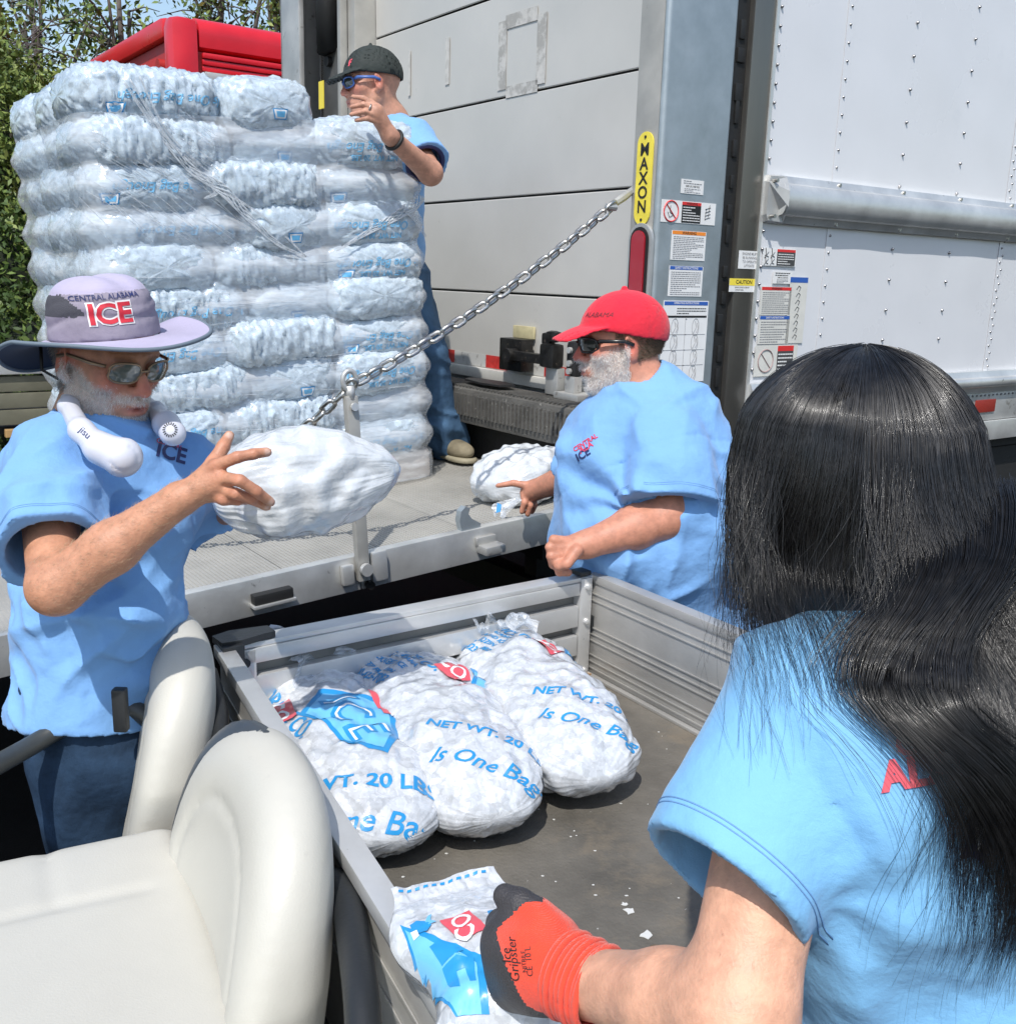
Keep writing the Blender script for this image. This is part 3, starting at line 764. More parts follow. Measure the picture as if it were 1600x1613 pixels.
pb('support_arm', CH, ((-1.9, .4, -.2), (.0, .5, -.102)), ((-1.9, 1.6, -.2), (.0, 1.7, -.102)), ((-.2, .2, -.25), (0, 1.9, -.12)))
# hook, step pad and catch on the rail
b = MB()
hk = [(-.02, 0), (.035, 0), (.04, .012), (.012, .03), (.002, .045), (.008, .06), (-.006, .066), (-.02, .055), (-.026, .03)]
b.prism([(p[0]*1.25, p[1]*1.25) for p in hk], -.014, .014, T=PM @ frame((-.655, .01, .004), (1, 0, 0), (0, 0, 1), (0, -1, 0)))
tag(b.build('rail_hook', GALV, plat, smooth='auto'), 'small curved steel hook on top of the rail')
pb('step_pad', ALU_D, ((-.635, -.075, -.075), (-.555, -.0125, -.045)), ((-.64, -.03, -.05), (-.56, -.0125, -.02)), bev=.008, label='small folded aluminium step on the rail')
pb('catch_block', BLACK, ((-1.415, -.045, -.065), (-1.295, -.0125, -.035)), bev=.004, label='black rubber catch on the rail')
pb('catch_plate', ALU, ((-1.42, -.05, -.075), (-1.29, -.0125, -.0655)), bev=.002)
# folding chain post
b = MB(); b.box((-1.080, -.042, -.07), (-1.041, -.014, .50), bev=.005); 
post = b.build('chain_post', TAUPE, plat, world=False, smooth='auto')
b = MB(); b.tube([(-1.06, -.03, .49), (-1.062, -.03, .53)], .014, 10); b.tube([(-1.06+.022*math.cos(a), -.03, .545+.028*math.sin(a)) for a in np.linspace(0, math.tau, 17)[:-1]], .008, 8, closed=True)
b.build('post_eye', ALU_D, post, world=False, smooth=True)
b = MB(); b.cyl((-1.06, -.046, -.03), (-1.06, -.062, -.03), .02, 12); b.cyl((-1.06, -.046, .47), (-1.06, -.056, .47), .012, 10); b.build('bolt', ALU, post, world=False, smooth='auto')
pb('post_bracket', ALU, ((-1.13, -.035, -.075), (-1.09, -.0125, -.01)), ((-1.03, -.035, -.085), (-.975, -.0125, .012)), bev=.008, label='cast bracket of the chain post')
b = MB(); b.cyl((-1.04, -.02, -.09), (-1.04, -.04, -.09), .014, 10); b.build('bracket_bolt', DARKST, plat, world=False)

# ------------------------------------------------------------------ chain
def link_mesh(L=.062, Wd=.040, r=.0068):
    pts = []; hl = L/2-Wd/2; rr = Wd/2-r
    for k in range(7): a = -math.pi/2+math.pi*k/6; pts.append((hl+rr*math.cos(a), rr*math.sin(a), 0))
    for k in range(7): a = math.pi/2+math.pi*k/6; pts.append((-hl+rr*math.cos(a), rr*math.sin(a), 0))
    b = MB(); b.tube(pts, r, 7, closed=True); return b
hook_hi = tw(.03, .15, 2.085)
# the strut that ties the chain to the column
cstart = Vector(tuple(P(962, 326, 3.34))); eye = pw(-1.06, -.03, .53); cend = pw(-1.50, .46, .03)
chain = thing('safety_chain', 'steel safety chain slung from the gate column to the platform post', 'chain', tuple(cstart))
lm = link_mesh(); proto = lm.build('chain_link', STEEL, chain, True, world=True)
def chain_pts(a, b, sag, step=.046):
    n = 200; pts = [a.lerp(b, t/n)+Vector((0, 0, -sag*4*(t/n)*(1-t/n))) for t in range(n+1)]
    out = []; acc = 0; out.append((pts[0], (pts[1]-pts[0]).normalized()))
    for i in range(1, n+1):
        acc += (pts[i]-pts[i-1]).length
        if acc >= step: acc -= step; out.append((pts[i], (pts[i]-pts[i-1]).normalized()))
    return out
first = True; k = 0
for a_, b_, sg in ((cstart, eye, .035), (eye, cend, .02)):
    for p_, d_ in chain_pts(a_, b_, sg):
        up = Vector((0, 0, 1)); s_ = d_.cross(up).normalized(); u_ = s_.cross(d_)
        ang = (0.6 if k % 2 else 0.6+math.pi/2)+random.uniform(-.12, .12)
        y_ = s_*math.cos(ang)+u_*math.sin(ang)
        F_ = frame(p_, d_, y_)
        if first: o = proto; first = False
        else: o = proto.copy(); COL.objects.link(o); o.parent = chain; o.matrix_parent_inverse = proto.matrix_parent_inverse.copy()
        o.matrix_basis = F_; k += 1
b = MB(); b.tube([hook_hi, hook_hi.lerp(cstart, .5), cstart+Vector((0, 0, .004))], [.012, .014, .012], 8); b.cyl(cstart+TX*-.02, cstart+TX*.02, .012, 10)
b.build('tie_strap', ALU_D, chain, smooth='auto')
# ================================================================== UTILITY CART
cA = Vector((-.575, 1.968, 0)); cB = Vector((.223, 2.56, 0)); cC = cB+Vector((.557, -.830, 0))*1.75; cD = cA+Vector((.462, -.887, 0))*1.65
ZT, ZF = 1.02, .745
cart = thing('utility_cart', 'utility cart with aluminium cargo bed and light grey bench seats', 'cart', (cA.x, cA.y, 0))
PLAST = mat('black_plastic', (.018, .02, .022), .45, bump=(120, .15))
SHELL = mat('dark_grey_shell', (.055, .065, .075), .4, vary=(8, .15))
BEDF = mat('scuffed_bed_mat', (.125, .115, .098), .62, bump=(140, .5, 6), vary=(4, .35), spec=.35,
           spots=[(5, .52, (.20, .165, .12), .7, .2), (11, .60, (.16, .15, .13), .7, .15), (70, .715, (.55, .54, .52), .6, .03), (150, .74, (.5, .5, .48))])
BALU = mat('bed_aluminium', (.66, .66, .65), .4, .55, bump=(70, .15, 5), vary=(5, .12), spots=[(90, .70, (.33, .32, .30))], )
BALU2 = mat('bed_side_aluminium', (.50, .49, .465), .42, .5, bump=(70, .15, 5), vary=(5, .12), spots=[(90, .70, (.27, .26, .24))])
def wallframe(a, b):
    d = (b-a); L = d.length; d.normalize(); n = Vector((-d.y, d.x, 0)); return frame(a, d, n), L
def wbox(T, L, boxes, name, m, parent=cart, bev=.003, label=None):
    b = MB()
    for lo, hi in boxes: b.box(lo, hi, T=T, bev=bev)
    o = b.build(name, m, parent, smooth='auto')
    if label: o['label'] = label
    return o
# bed floor with a rubber mat
b = MB(); b.add([(cA.x, cA.y, ZF-.03), (cB.x, cB.y, ZF-.03), (cC.x, cC.y, ZF-.03), (cD.x, cD.y, ZF-.03), (cA.x, cA.y, ZF), (cB.x, cB.y, ZF), (cC.x, cC.y, ZF), (cD.x, cD.y, ZF)],
                [(0, 1, 2, 3), (7, 6, 5, 4), (0, 4, 5, 1), (1, 5, 6, 2), (2, 6, 7, 3), (3, 7, 4, 0)])
b.build('bed_floor', BEDF, cart)
# far wall A->B : ribs stand inside (towards -n)
T1, L1 = wallframe(cA, cB)   # n points away from the camera side
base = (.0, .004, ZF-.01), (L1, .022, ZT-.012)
wbox(T1, L1, [base], 'far_panel', mat('recess_shade_aluminium', (.20, .20, .19), .5, .5, vary=(6, .2)), bev=.002)  # darker copy of the aluminium paints in the shade between the ribs
zh = ZT-ZF
for k, (z0, z1) in enumerate([(ZF+.002, ZF+.040), (ZF+.062, ZF+.118), (ZF+.142, ZF+.200)]):
    wbox(T1, L1, [((.03, -.022, z0), (L1-.055, .0035, z1))], 'panel_rib', BALU)
wbox(T1, L1, [((.02, -.024, ZT-.046), (L1-.055, .0035, ZT-.0125))], 'panel_rib', BALU)
wbox(T1, L1, [((.0, -.020, ZT-.012), (L1, .030, ZT))], 'top_rail', BALU)
wbox(T1, L1, [((.0, -.04, ZF), (L1-.06, -.018, ZF+.006))], 'floor_angle', BALU, bev=.001)
# side wall B->C
T2, L2 = wallframe(cB, cC)
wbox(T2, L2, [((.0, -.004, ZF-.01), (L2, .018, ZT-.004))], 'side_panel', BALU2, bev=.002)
for z in (ZF+.018, ZF+.036, ZF+.054, ZF+.094, ZF+.112, ZF+.130, ZF+.205, ZF+.224):
    wbox(T2, L2, [((.012, -.0072, z), (L2, -.0045, z+.0045))], 'panel_ridge', BALU2, bev=.001)
wbox(T2, L2, [((.0, -.008, ZT-.020), (L2, .030, ZT+.002))], 'top_rail', BALU2)
wbox(T2, L2, [((.0, -.022, ZF+.0005), (L2, -.0075, ZF+.008))], 'floor_angle', BALU2, bev=.001)
# corner post at B
b = MB(); Tb = frame(cB, (T1.col[0][:3]), (T1.col[1][:3]))
b.box((-.052, -.026, ZF+.002), (-.014, .02, ZT-.002), T=Tb, bev=.004); b.build('corner_post', BALU, cart, smooth='auto')
b = MB(); b.box((-.055, -.024, ZT+.003), (-.018, .018, ZT+.016), T=Tb, bev=.004); b.build('corner_cap', PLAST, cart, smooth='auto')
for z in (ZT-.025, ZT-.12, ZF+.018):
    b = MB(); b.tube([Tb @ Vector((-.032, -.026, z)), Tb @ Vector((-.032, -.034, z)), Tb @ Vector((-.032, -.036, z))], [.009, .008, .004], 10); b.build('rivet', BALU, cart, smooth='auto')
b = MB(); b.box((-.012, -.028, ZT-.15), (-.003, -.006, ZT-.11), T=Tb); b.build('latch_slot', PLAST, cart)
b = MB(); b.box((-.14, -.045, ZF+.007), (-.02, -.02, ZF+.012), T=Tb); b.build('rust_stained_bracket', mat('rusty', (.32, .20, .11), .7, vary=(40, .4), spots=(30, .5, (.5, .45, .38))), cart)
b = MB(); b.tube([Tb @ Vector((-.10, -.036, ZF+.012)), Tb @ Vector((-.10, -.036, ZF+.018))], .008, 8); b.build('rusty_bolt', MATS['rusty'], cart)
# near wall A->D (towards the seats): seen from above, outer face towards camera-left
T3, L3 = wallframe(cD, cA)
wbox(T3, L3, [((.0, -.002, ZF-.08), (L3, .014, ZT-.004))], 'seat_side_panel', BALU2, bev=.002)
wbox(T3, L3, [((.0, -.010, ZT-.022), (L3, .026, ZT+.003))], 'top_rail', BALU)
for z in (ZT-.09, ZT-.13, ZT-.20):
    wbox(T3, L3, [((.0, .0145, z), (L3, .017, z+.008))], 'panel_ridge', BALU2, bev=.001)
# black corner bracket at A
Ta = frame(cA, T1.col[0][:3], T1.col[1][:3])
b = MB(); b.prism([(-.02, -.03), (.02, -.035), (.075, -.022), (.10, -.02), (.10, .022), (.02, .034), (-.022, .02)], ZT+.002, ZT+.016, T=Ta)
b.prism([(-.026, -.05), (.02, -.05), (.02, -.02), (-.02, .0)], ZT-.03, ZT+.010, T=Ta)
b.build('corner_bracket', PLAST, cart)
b = MB(); b.box((.005, -.024, ZT-.10), (.055, -.019, ZT-.014), T=Ta, bev=.002); b.build('corner_plate', BALU, cart, smooth='auto')
b = MB(); b.tube([Ta @ Vector((.03, -.0245, ZT-.04)), Ta @ Vector((.03, -.030, ZT-.04))], .010, 12); b.build('corner_screw', PLAST, cart, smooth='auto')
b = MB(); b.tube([Ta @ Vector((.012, -.0245, ZT-.07)), Ta @ Vector((.012, -.029, ZT-.07))], .006, 8); b.build('corner_screw', PLAST, cart, smooth='auto')
# ---- seats
VIN = mat('light_grey_vinyl', (.52, .505, .45), .42, bump=(320, .10, 3), vary=(4, .04), spec=.5, bump2=(26, .10, 4), spots=(18, .68, (.40, .39, .35), .6, .2))
TUBE = mat('grey_powder_tube', (.06, .065, .065), .38, .3, vary=(20, .1), bump=(90, .1))
# cart frame axes: e1 along the seat row (towards the far wall), e2 towards the bed
e1 = (cA-cD).normalized(); e2 = Vector((e1.y, -e1.x, 0))
def backrest(c, name_label):
    """upright padded back; c = centre of its top edge"""
    R_ = np.array([[e1.x, e2.x, 0], [e1.y, e2.y, 0], [0, 0, 1]])
    c = np.array(c); lean = .16
    def fn(p):
        q = (p-c)@R_; q[:, 1] -= lean*q[:, 2]       # q: x along row, y towards the bed, z up
        t = q[:, 2]
        x = q[:, 0]; z = q[:, 2]+.40
        yb = q[:, 1]+.9*x*x*.6
        # superellipse outline, narrowing at the waist towards the bottom
        wx = .262-.05*np.clip((-q[:, 2]-.22)/.25, 0, 1)
        th = .057+.018*np.clip(-q[:, 2]/.4, 0, 1)
        r = (np.abs(x/wx)**2.5+np.abs((z-.02)/.385)**3.2)**(1/2.8)
        d1 = (r-1)*.2
        f_ = smax(d1, np.abs(yb)-th, .060)
        # piping groove round the face
        g = np.abs(r-.74); f_ = f_+.006*np.exp(-(g/.022)**2)*(yb < 0)
        return f_
    v, q = sdf_mesh(fn, c-np.array([.40, .40, .86]), c+np.array([.40, .40, .12]), .0085)
    v = relax(v, q, 2)
    o = meshobj('backrest', v, q, VIN, cart, True)
    o['label'] = name_label
    # dark shell behind: the same outline, thin, set back
    def fs(p):
        q = (p-c)@R_; q[:, 1] -= lean*q[:, 2]
        x = q[:, 0]-.045; z = q[:, 2]+.40; yb = q[:, 1]+.54*q[:, 0]**2
        wx = .248-.05*np.clip((-q[:, 2]-.22)/.25, 0, 1)
        r = (np.abs(x/wx)**2.5+np.abs((z-.02)/.388)**3.2)**(1/2.8)
        return smax((r-1)*.2, np.abs(yb)-(.043+.018*np.clip(-q[:, 2]/.4, 0, 1)), .065)
    v, q = sdf_mesh(fs, c-np.array([.40, .40, .86]), c+np.array([.40, .40, .12]), .011)
    s_ = meshobj('seat_shell', relax(v, q, 2), q, SHELL, o, True)
    return o
backrest(P(286, 972, 1.93)-np.array([0, 0, .01]), 'far light grey padded backrest with a dark rim')
backrest(P(440, 1172, 1.40)-np.array([0, 0, .01]), 'near light grey padded backrest, closest to the camera')
# bench cushion
cc = np.array(P(60, 1500, 1.42)); 
Rc = np.array([[e1.x, e2.x, 0], [e1.y, e2.y, 0], [0, 0, 1]])
pe = np.array(P(262, 1308, 1.66))       # far, bed-side corner of the cushion top
zc = pe[2]; hw = .50; hd = .27
ctr = pe-Rc@np.array([hw-.03, 0, 0])-Rc@np.array([0, hd-.03, 0]); ctr[2] = zc-.055
def fcush(p):
    q = (p-ctr)@Rc
    f_ = sd_box(q, (0, 0, 0), (hw, hd, .062), .045)
    dome = .012*np.clip(1-(q[:, 0]/hw)**2, 0, 1)*np.clip(1-(q[:, 1]/hd)**2, 0, 1)
    g = 0
    for xx in (.30, -.10): g = g+np.exp(-((q[:, 0]-xx)/.010)**2)*(q[:, 1] < .2)
    g = g+np.exp(-((q[:, 1]-.06)/.010)**2)*(q[:, 0] > .30)
    return f_-dome+.0045*g*(q[:, 2] > 0)
v, q = sdf_mesh(fcush, ctr-np.array([.75, .75, .16]), ctr+np.array([.75, .75, .16]), .009)
o = meshobj('bench_cushion', relax(v, q, 1), q, VIN, cart, True)
b = MB(); Tc = frame(tuple(ctr), e1, e2, (0, 0, 1)); b.box((-hw+.01, -hd+.01, -.30), (hw-.01, hd-.01, -.065), T=Tc, bev=.02); b.build('seat_box', PLAST, cart, smooth='auto')
# restraint bar by the seat and tube behind the near backrest
b = MB(); pts = [P(-60, 1235, 1.62), P(40, 1180, 1.75), P(100, 1145, 1.80), P(160, 1125, 1.83), P(215, 1120, 1.85), P(260, 1160, 1.86)]
def spline(pts, n=8):
    pts = [Vector(tuple(p)) for p in pts]; out = []
    for i in range(len(pts)-1):
        p0 = pts[max(i-1, 0)]; p1 = pts[i]; p2 = pts[i+1]; p3 = pts[min(i+2, len(pts)-1)]
        for k in range(n):
            t = k/n; out.append(.5*((2*p1)+(p2-p0)*t+(2*p0-5*p1+4*p2-p3)*t*t+(3*p1-p0-3*p2+p3)*t**3))
    return out+[pts[-1]]
b.tube(spline(pts), .0175, 14); b.build('grab_bar', TUBE, cart, smooth=True)
b = MB(); pts = [P(525, 1390, 1.36), P(548, 1430, 1.30), P(560, 1500, 1.22), P(570, 1580, 1.15), P(575, 1680, 1.09)]
b.tube(spline(pts), .021, 14); b.build('seat_frame_tube', PLAST, cart, smooth=True)
b = MB(); pts = [P(330, 1060, 1.95), P(346, 1120, 1.86), P(352, 1180, 1.78), P(420, 1290, 1.6)]
b.tube(spline(pts), .016, 12); b.build('seat_frame_tube', PLAST, cart, smooth=True)
# chassis, wheels and side box so the cart stands on the ground
b = MB(); Tq = frame(tuple(cD), e1, e2, (0, 0, 1))
b.box((-.05, .05, .42), (L3-.12, 1.1, ZF-.06), T=Tq, bev=.03); b.build('chassis', PLAST, cart, smooth='auto')
b = MB(); b.box((-.2, -.75, .22), (L3-.35, -.02, .30), T=Tq, bev=.02); b.build('floor_board', PLAST, cart, smooth='auto')
for y_, x_ in ((.25, .15), (.25, 1.3), (-.9, .15), (-.9, 1.2)):
    p0 = cD+e1*x_+e2*y_; b = MB(); b.tube([p0+Vector((0, 0, .26))+e1*-.1, p0+Vector((0, 0, .26))+e1*.1], .26, 28); w = b.build('wheel', BLACK, cart, smooth='auto')
    b = MB(); b.tube([p0+Vector((0, 0, .26))+e1*-.105, p0+Vector((0, 0, .26))+e1*.105], .13, 20); b.build('rim', BALU2, w, smooth='auto')
# bits of dried dirt and a coin on the bed floor
DIRT = mat('white_scraps', (.6, .6, .58), .7)
b = MB()
for k in range(260):
    u = random.random(); w = random.random()
    p0 = cA.lerp(cB, u).lerp(cD.lerp(cC, u), w*.9+.05); r = random.uniform(.001, .0035)*(3 if k < 5 else 1)
    a = random.uniform(0, 6.28)
    n = random.randint(4, 6); poly = [(p0.x+r*random.uniform(.5, 1.3)*math.cos(a+i*math.tau/n), p0.y+r*random.uniform(.3, .8)*math.sin(a+i*math.tau/n)) for i in range(n)]
    b.prism(poly, ZF+.0005, ZF+.0015)
tag(b.build('debris', DIRT, None), 'tiny white scraps and grit scattered on the dark bed mat', 'debris', kind='stuff')
def bedpt(px, py, z=ZF):
    q = P(px, py, 1)-np.array([0, 0, CZ]); t = (z-CZ)/q[2]; return Vector(tuple(np.array([0, 0, CZ])+q*t))
for i, (x, y, r, lb_) in enumerate([(992, 1437, .011, 'upper torn white scrap stuck to the dark bed mat'), (1018, 1475, .014, 'largest torn white scrap on the bed mat, beside the coin'), (983, 1426, .006, 'tiny white fleck just above the upper scrap on the bed mat')]):
    p0 = bedpt(x, y); b = MB(); n = 9
    b.prism([(p0.x+r*random.uniform(.4, 1.2)*math.cos(k*math.tau/n), p0.y+r*random.uniform(.4, 1.2)*math.sin(k*math.tau/n)) for k in range(n)], ZF+.001, ZF+.0022)
    o = b.build('paper_scrap', DIRT); tag(o, lb_, 'scrap', 'torn white scraps on the bed mat')
p0 = bedpt(1033, 1497); b = MB(); b.cyl(p0+Vector((0, 0, .0005)), p0+Vector((0, 0, .0025)), .0105, 24)
tag(b.build('coin', mat('old_coin', (.30, .21, .13), .4, .8), None, smooth='auto'), 'round brown coin lying on the dark bed mat by the white scraps', 'coin')
# ================================================================== BACKGROUND
ro = Vector(tuple(P(268, 14, 7.4)))
RM = frame((ro.x, ro.y, 0), TX, TY)
red = thing('red_truck_body', 'red truck body with rounded roof edge rising behind the wrapped pallet', 'truck', mat4=RM)
H = ro.z
def rb(name, m, *boxes, bev=0, label=None):
    b = MB()
    for lo, hi in boxes: b.box(lo, hi, bev=bev)
    o = b.build(name, m, red, world=False, smooth='auto' if bev else False)
    if label: o['label'] = label
    return o
rb('body_shell', REDP2, ((.10, .06, 1.0), (5.0, 4.0, H-.25)))
rb('roof', REDP, ((.22, .2, H-.26), (5.0, 4.0, H-.005)), bev=.03)
pr = [(.34, H), (.16, H)]
for k in range(9):
    a = math.pi/2+math.pi/2*k/8; pr.append((.16+.13*math.cos(a), H-.13+.13*math.sin(a)))
pr += [(.03, H-.22), (.09, H-.25), (.34, H-.25)]
n = len(pr); v = [(.22, y, z) for y, z in pr]+[(5.0, y, z) for y, z in pr]
f = [(i, n+i, n+i+1, i+1) for i in range(n-1)]+[tuple(range(n)), tuple(range(2*n-1, n-1, -1))]
o = meshobj('roof_roll', v, f, REDP, red, world=False); s_ang(o)
b = MB(); b.box((.0, .0, .95), (.216, .24, H-.02), bev=.075); b.build('corner_post', REDP, red, world=False, smooth='auto')
b = MB(); b.box((.0, .22, H-.16), (.14, 4.0, H-.005), bev=.045); b.build('side_top_rail', REDP, red, world=False, smooth='auto')
rb('side_panel', REDP2, ((.055, .26, 1.0), (.095, 4.0, H-.165)), bev=.004)
b = MB(); b.cyl((.05, .36, H-.34), (.0, .36, H-.34), .055, 18); b.build('hinge_cap', REDP2, red, world=False, smooth='auto')
b = MB(); b.box((.03, .33, H-1.2), (.055, .39, H-.38), bev=.008); b.build('hinge_bar', REDP2, red, world=False, smooth='auto')
for k, z in enumerate((H-.255, H-.30, H-.345)): rb('shutter_slat', REDP, ((.24, .02+.012*k, z-.04), (5.0, .06, z)), bev=.012)
rb('shutter_track', ALU_D, ((.24, -.01, H-.46), (5.0, .05, H-.395)), bev=.006)
rb('shutter', mat('deep_red', (.30, .008, .02), .4, vary=(3, .15)), ((.24, .03, 1.1), (5.0, .058, H-.465)))
b = MB()
for x_ in (.9, 3.9): b.tube([(x_, .1, .5), (x_, .45, .5)], .5, 30)
for x_ in (.9,): pass
tb1 = MB(); tb1.tube([(.9, .1, .5), (.9, .45, .5)], .5, 30); tb1.build('tyre', BLACK, red, world=False, smooth='auto')
tb1 = MB(); tb1.tube([(3.9, .1, .5), (3.9, .45, .5)], .5, 30); tb1.build('tyre', BLACK, red, world=False, smooth='auto')
rb('chassis', CH, ((.2, .3, .6), (5.0, 3.6, .995)))

# low trailer side seen left of the pallet
lo_ = Vector(tuple(P(75, 572, 4.6))); LM = frame((lo_.x, lo_.y, 0), TX, TY)
tr = thing('flat_trailer', 'olive grey trailer side with a pale top rail at the left edge', 'trailer', mat4=LM)
OL = mat('olive_grey_paint', (.17, .165, .12), .55, .1, vary=(5, .2), bump=(40, .2))
zt = lo_.z
for k in range(3):
    b = MB(); b.box((-2.2, 0, zt-.055-.075*(k+1)+.006), (.30, .04, zt-.055-.075*k), bev=.005); b.build('side_board', OL, tr, world=False, smooth='auto')
b = MB(); b.box((-2.2, -.02, zt-.045), (.30, .06, zt), bev=.006); b.build('top_rail', ALU, tr, world=False, smooth='auto')
b = MB(); b.box((-2.1, .05, zt-.32), (.25, 1.2, zt-.285)); b.build('floor', CH, tr, world=False)
for x_ in (-1.9, .1):
    b = MB(); b.tube([(x_, .15, .3), (x_, .40, .3)], .3, 24); b.build('wheel', BLACK, tr, world=False, smooth='auto')
b = MB(); b.box((-.2, -.01, zt-.33), (-.1, .03, zt-.292), bev=.004); b.build('marker_lamp', mat('amber', (.45, .28, .12), .4), tr, world=False)

# ------------------------------------------------------------------ trees
LEAF = [mat('leaf_dark', (.045, .08, .018), .5, vary=(2, .35)), mat('leaf_mid', (.12, .175, .04), .5, vary=(2, .35)), mat('leaf_light', (.20, .25, .06), .5, vary=(2, .35))]
for m_ in LEAF:
    m_.node_tree.nodes['Principled BSDF'].inputs['Specular IOR Level'].default_value = .35
BARK = mat('bark', (.10, .085, .07), .85, vary=(12, .35), bump=(30, .8))
def leaves(name, C, size, parent, n_each, spread, w=(.4, .4, .2)):
    """leaf blades round twig points C"""
    C = np.repeat(C, n_each, axis=0); N = len(C)
    p = C+rng.normal(size=(N, 3))*spread
    d = rng.normal(size=(N, 3)); d[:, 2] -= .3; d /= np.linalg.norm(d, axis=1)[:, None]
    s = np.cross(d, rng.normal(size=(N, 3))); s /= np.linalg.norm(s, axis=1)[:, None]
    nn = np.cross(d, s); L = size*rng.uniform(.6, 1.3, (N, 1))
    a = p; b = p+d*L*.5+s*L*.22+nn*L*.06; c = p+d*L; e = p+d*L*.5-s*L*.22+nn*L*.06
    v = np.stack([a, b, c, e], 1).reshape(-1, 3); f = np.arange(4*N).reshape(-1, 4)
    fm = rng.choice(3, N, p=w)
    return meshobj(name, v, f, None, parent, True, mats=LEAF, fm=fm)
def tree(name, label, base, H_, crown_c, crown_r, ntw, size, group=None, n_each=9, w=(.3, .45, .25), leanx=0, limbs=9, spread=.16):
    root = thing(name, label, 'tree' if 'tree' in name else 'bush', base, group=group)
    B_ = Vector(base); top = B_+Vector((leanx, 0, H_)); mb = MB()
    trunk = [B_.lerp(top, t)+Vector((random.uniform(-.1, .1), random.uniform(-.1, .1), 0))*t for t in np.linspace(0, 1, 8)]
    r0 = H_*.016+.02
    mb.tube(trunk, [r0*(1-.85*t)+.008 for t in np.linspace(0, 1, 8)], 8)
    tw_ = []
    for k in range(limbs):
        t = random.uniform(.25, .95); s = B_.lerp(top, t)
        cc_ = Vector(crown_c); tgt = cc_+Vector([random.gauss(0, .55)*crown_r[i] for i in range(3)])
        mid = s.lerp(tgt, .5)+Vector((0, 0, .12*(tgt-s).length))
        ln = spline([s, mid, tgt], 5); mb.tube(ln, [.5*r0*(1-t)*(1-.8*i/len(ln))+.008 for i in range(len(ln))], 6)
        for j in range(5):
            q = ln[random.randint(3, len(ln)-1)]; e = q+Vector([random.gauss(0, .35)*crown_r[i] for i in range(3)])
            mb.tube([q, q.lerp(e, .5)+Vector((0, 0, .05)), e], [.012, .008, .004], 4)
            for m in range(ntw): tw_.append(tuple(q.lerp(e, random.random())+Vector([random.gauss(0, spread) for i in range(3)])))
    mb.build('trunk', BARK, root, smooth=True)
    leaves('crown', np.array(tw_), size, root, n_each, .10, w=w)
    return root
def tp(px, py, D): q = P(px, py, D); return q
def tree_at(name, label, px, py, D, Hx, r, **k):
    c = tp(px, py, D); tree(name, label, (c[0]+k.pop('dx', 0), c[1], 0), c[2]+Hx, tuple(c), r, **k)
tree_at('leafy_tree', 'tall thin-stemmed leafy tree above the left end of the red truck body', 190, 40, 12, .6, (1.2, .9, .85), ntw=4, size=.10, limbs=12, n_each=7)
tree_at('leafy_tree', 'loose leafy tree showing sky, over the middle of the red roof', 350, 12, 13, 1.0, (1.1, .9, .6), ntw=3, size=.10, limbs=12, n_each=7)
tree_at('leafy_tree', 'sparse tree crown nearest the grey door post', 440, -10, 14, 1.0, (.7, .6, .4), ntw=3, size=.11, limbs=8, n_each=6)
tree_at('leafy_tree', 'pale leafy tree at the top left corner of the view', 50, 20, 13, .8, (.9, .7, .7), ntw=5, size=.10, limbs=8, n_each=5, w=(.2, .4, .4))
# bare twigs
bt = thing('bare_tree', 'bare grey twigs tangled at the upper left', 'tree', tuple(tp(20, 120, 11)*np.array([1, 1, 0])))
mb = MB(); c0 = Vector(tuple(tp(-60, 150, 11)))
mb.tube([Vector((c0.x, c0.y, 0)), c0], [.06, .04], 7)
for k in range(42):
    a = Vector((random.uniform(.3, 1.2), random.uniform(-.3, .3), random.uniform(-.2, .7))); pts = [c0, c0+a*.5+Vector((0, 0, .1)), c0+a+Vector((random.gauss(0, .1), 0, random.gauss(0, .15)))]
    mb.tube(spline(pts, 4), .006, 4)
    q = pts[2]
    for j in range(3): mb.tube([q.lerp(pts[1], random.random()), q+Vector((random.gauss(0, .25), 0, random.gauss(0, .2)))], .004, 3)
mb.build('trunk', mat('grey_twigs', (.16, .145, .14), .9), bt)
# dense hedge-like bushes at the left
def bush(label, px, py, D, r, n, size, w, group=None):
    c = tp(px, py, D); root = thing('dense_bush', label, 'bush', (c[0], c[1], 0), group=group)
    mb = MB()
    for k in range(7):
        a = random.uniform(0, 6.28); e = Vector(tuple(c))+Vector((math.cos(a)*r[0]*.6, math.sin(a)*r[1]*.6, random.uniform(-.4, .5)*r[2]))
        mb.tube([Vector((c[0]+.1*math.cos(a), c[1]+.1*math.sin(a), 0)), Vector((c[0], c[1], c[2]*.6)).lerp(e, .5), e], [.05, .035, .01], 6)
    mb.build('trunk', BARK, root, smooth=True)
    d = rng.normal(size=(n, 3)); d /= np.linalg.norm(d, axis=1)[:, None]
    rr = .62+.38*rng.random((n, 1))**.5; nz_ = .75+.5*fbm(d*2.2+px, 2)[:, None]
    p = np.array(c)+d*rr*nz_*np.array(r)
    leaves('crown', p, size, root, 5, .05, w=w)
    # solid core, its near-black colour standing for shade among the leaves
    b_ = mb
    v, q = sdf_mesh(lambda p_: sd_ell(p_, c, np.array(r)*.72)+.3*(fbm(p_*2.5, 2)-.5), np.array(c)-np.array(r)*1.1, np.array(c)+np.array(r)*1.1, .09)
    meshobj('shade_core', v, q, mat('core_shade_black', (.012, .018, .008), .95), root, True)
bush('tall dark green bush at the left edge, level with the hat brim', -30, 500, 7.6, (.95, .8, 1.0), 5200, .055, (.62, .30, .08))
bush('bright green bush top left, just left of the pallet', 0, 275, 8.4, (1.0, .9, .95), 6000, .06, (.12, .38, .50))
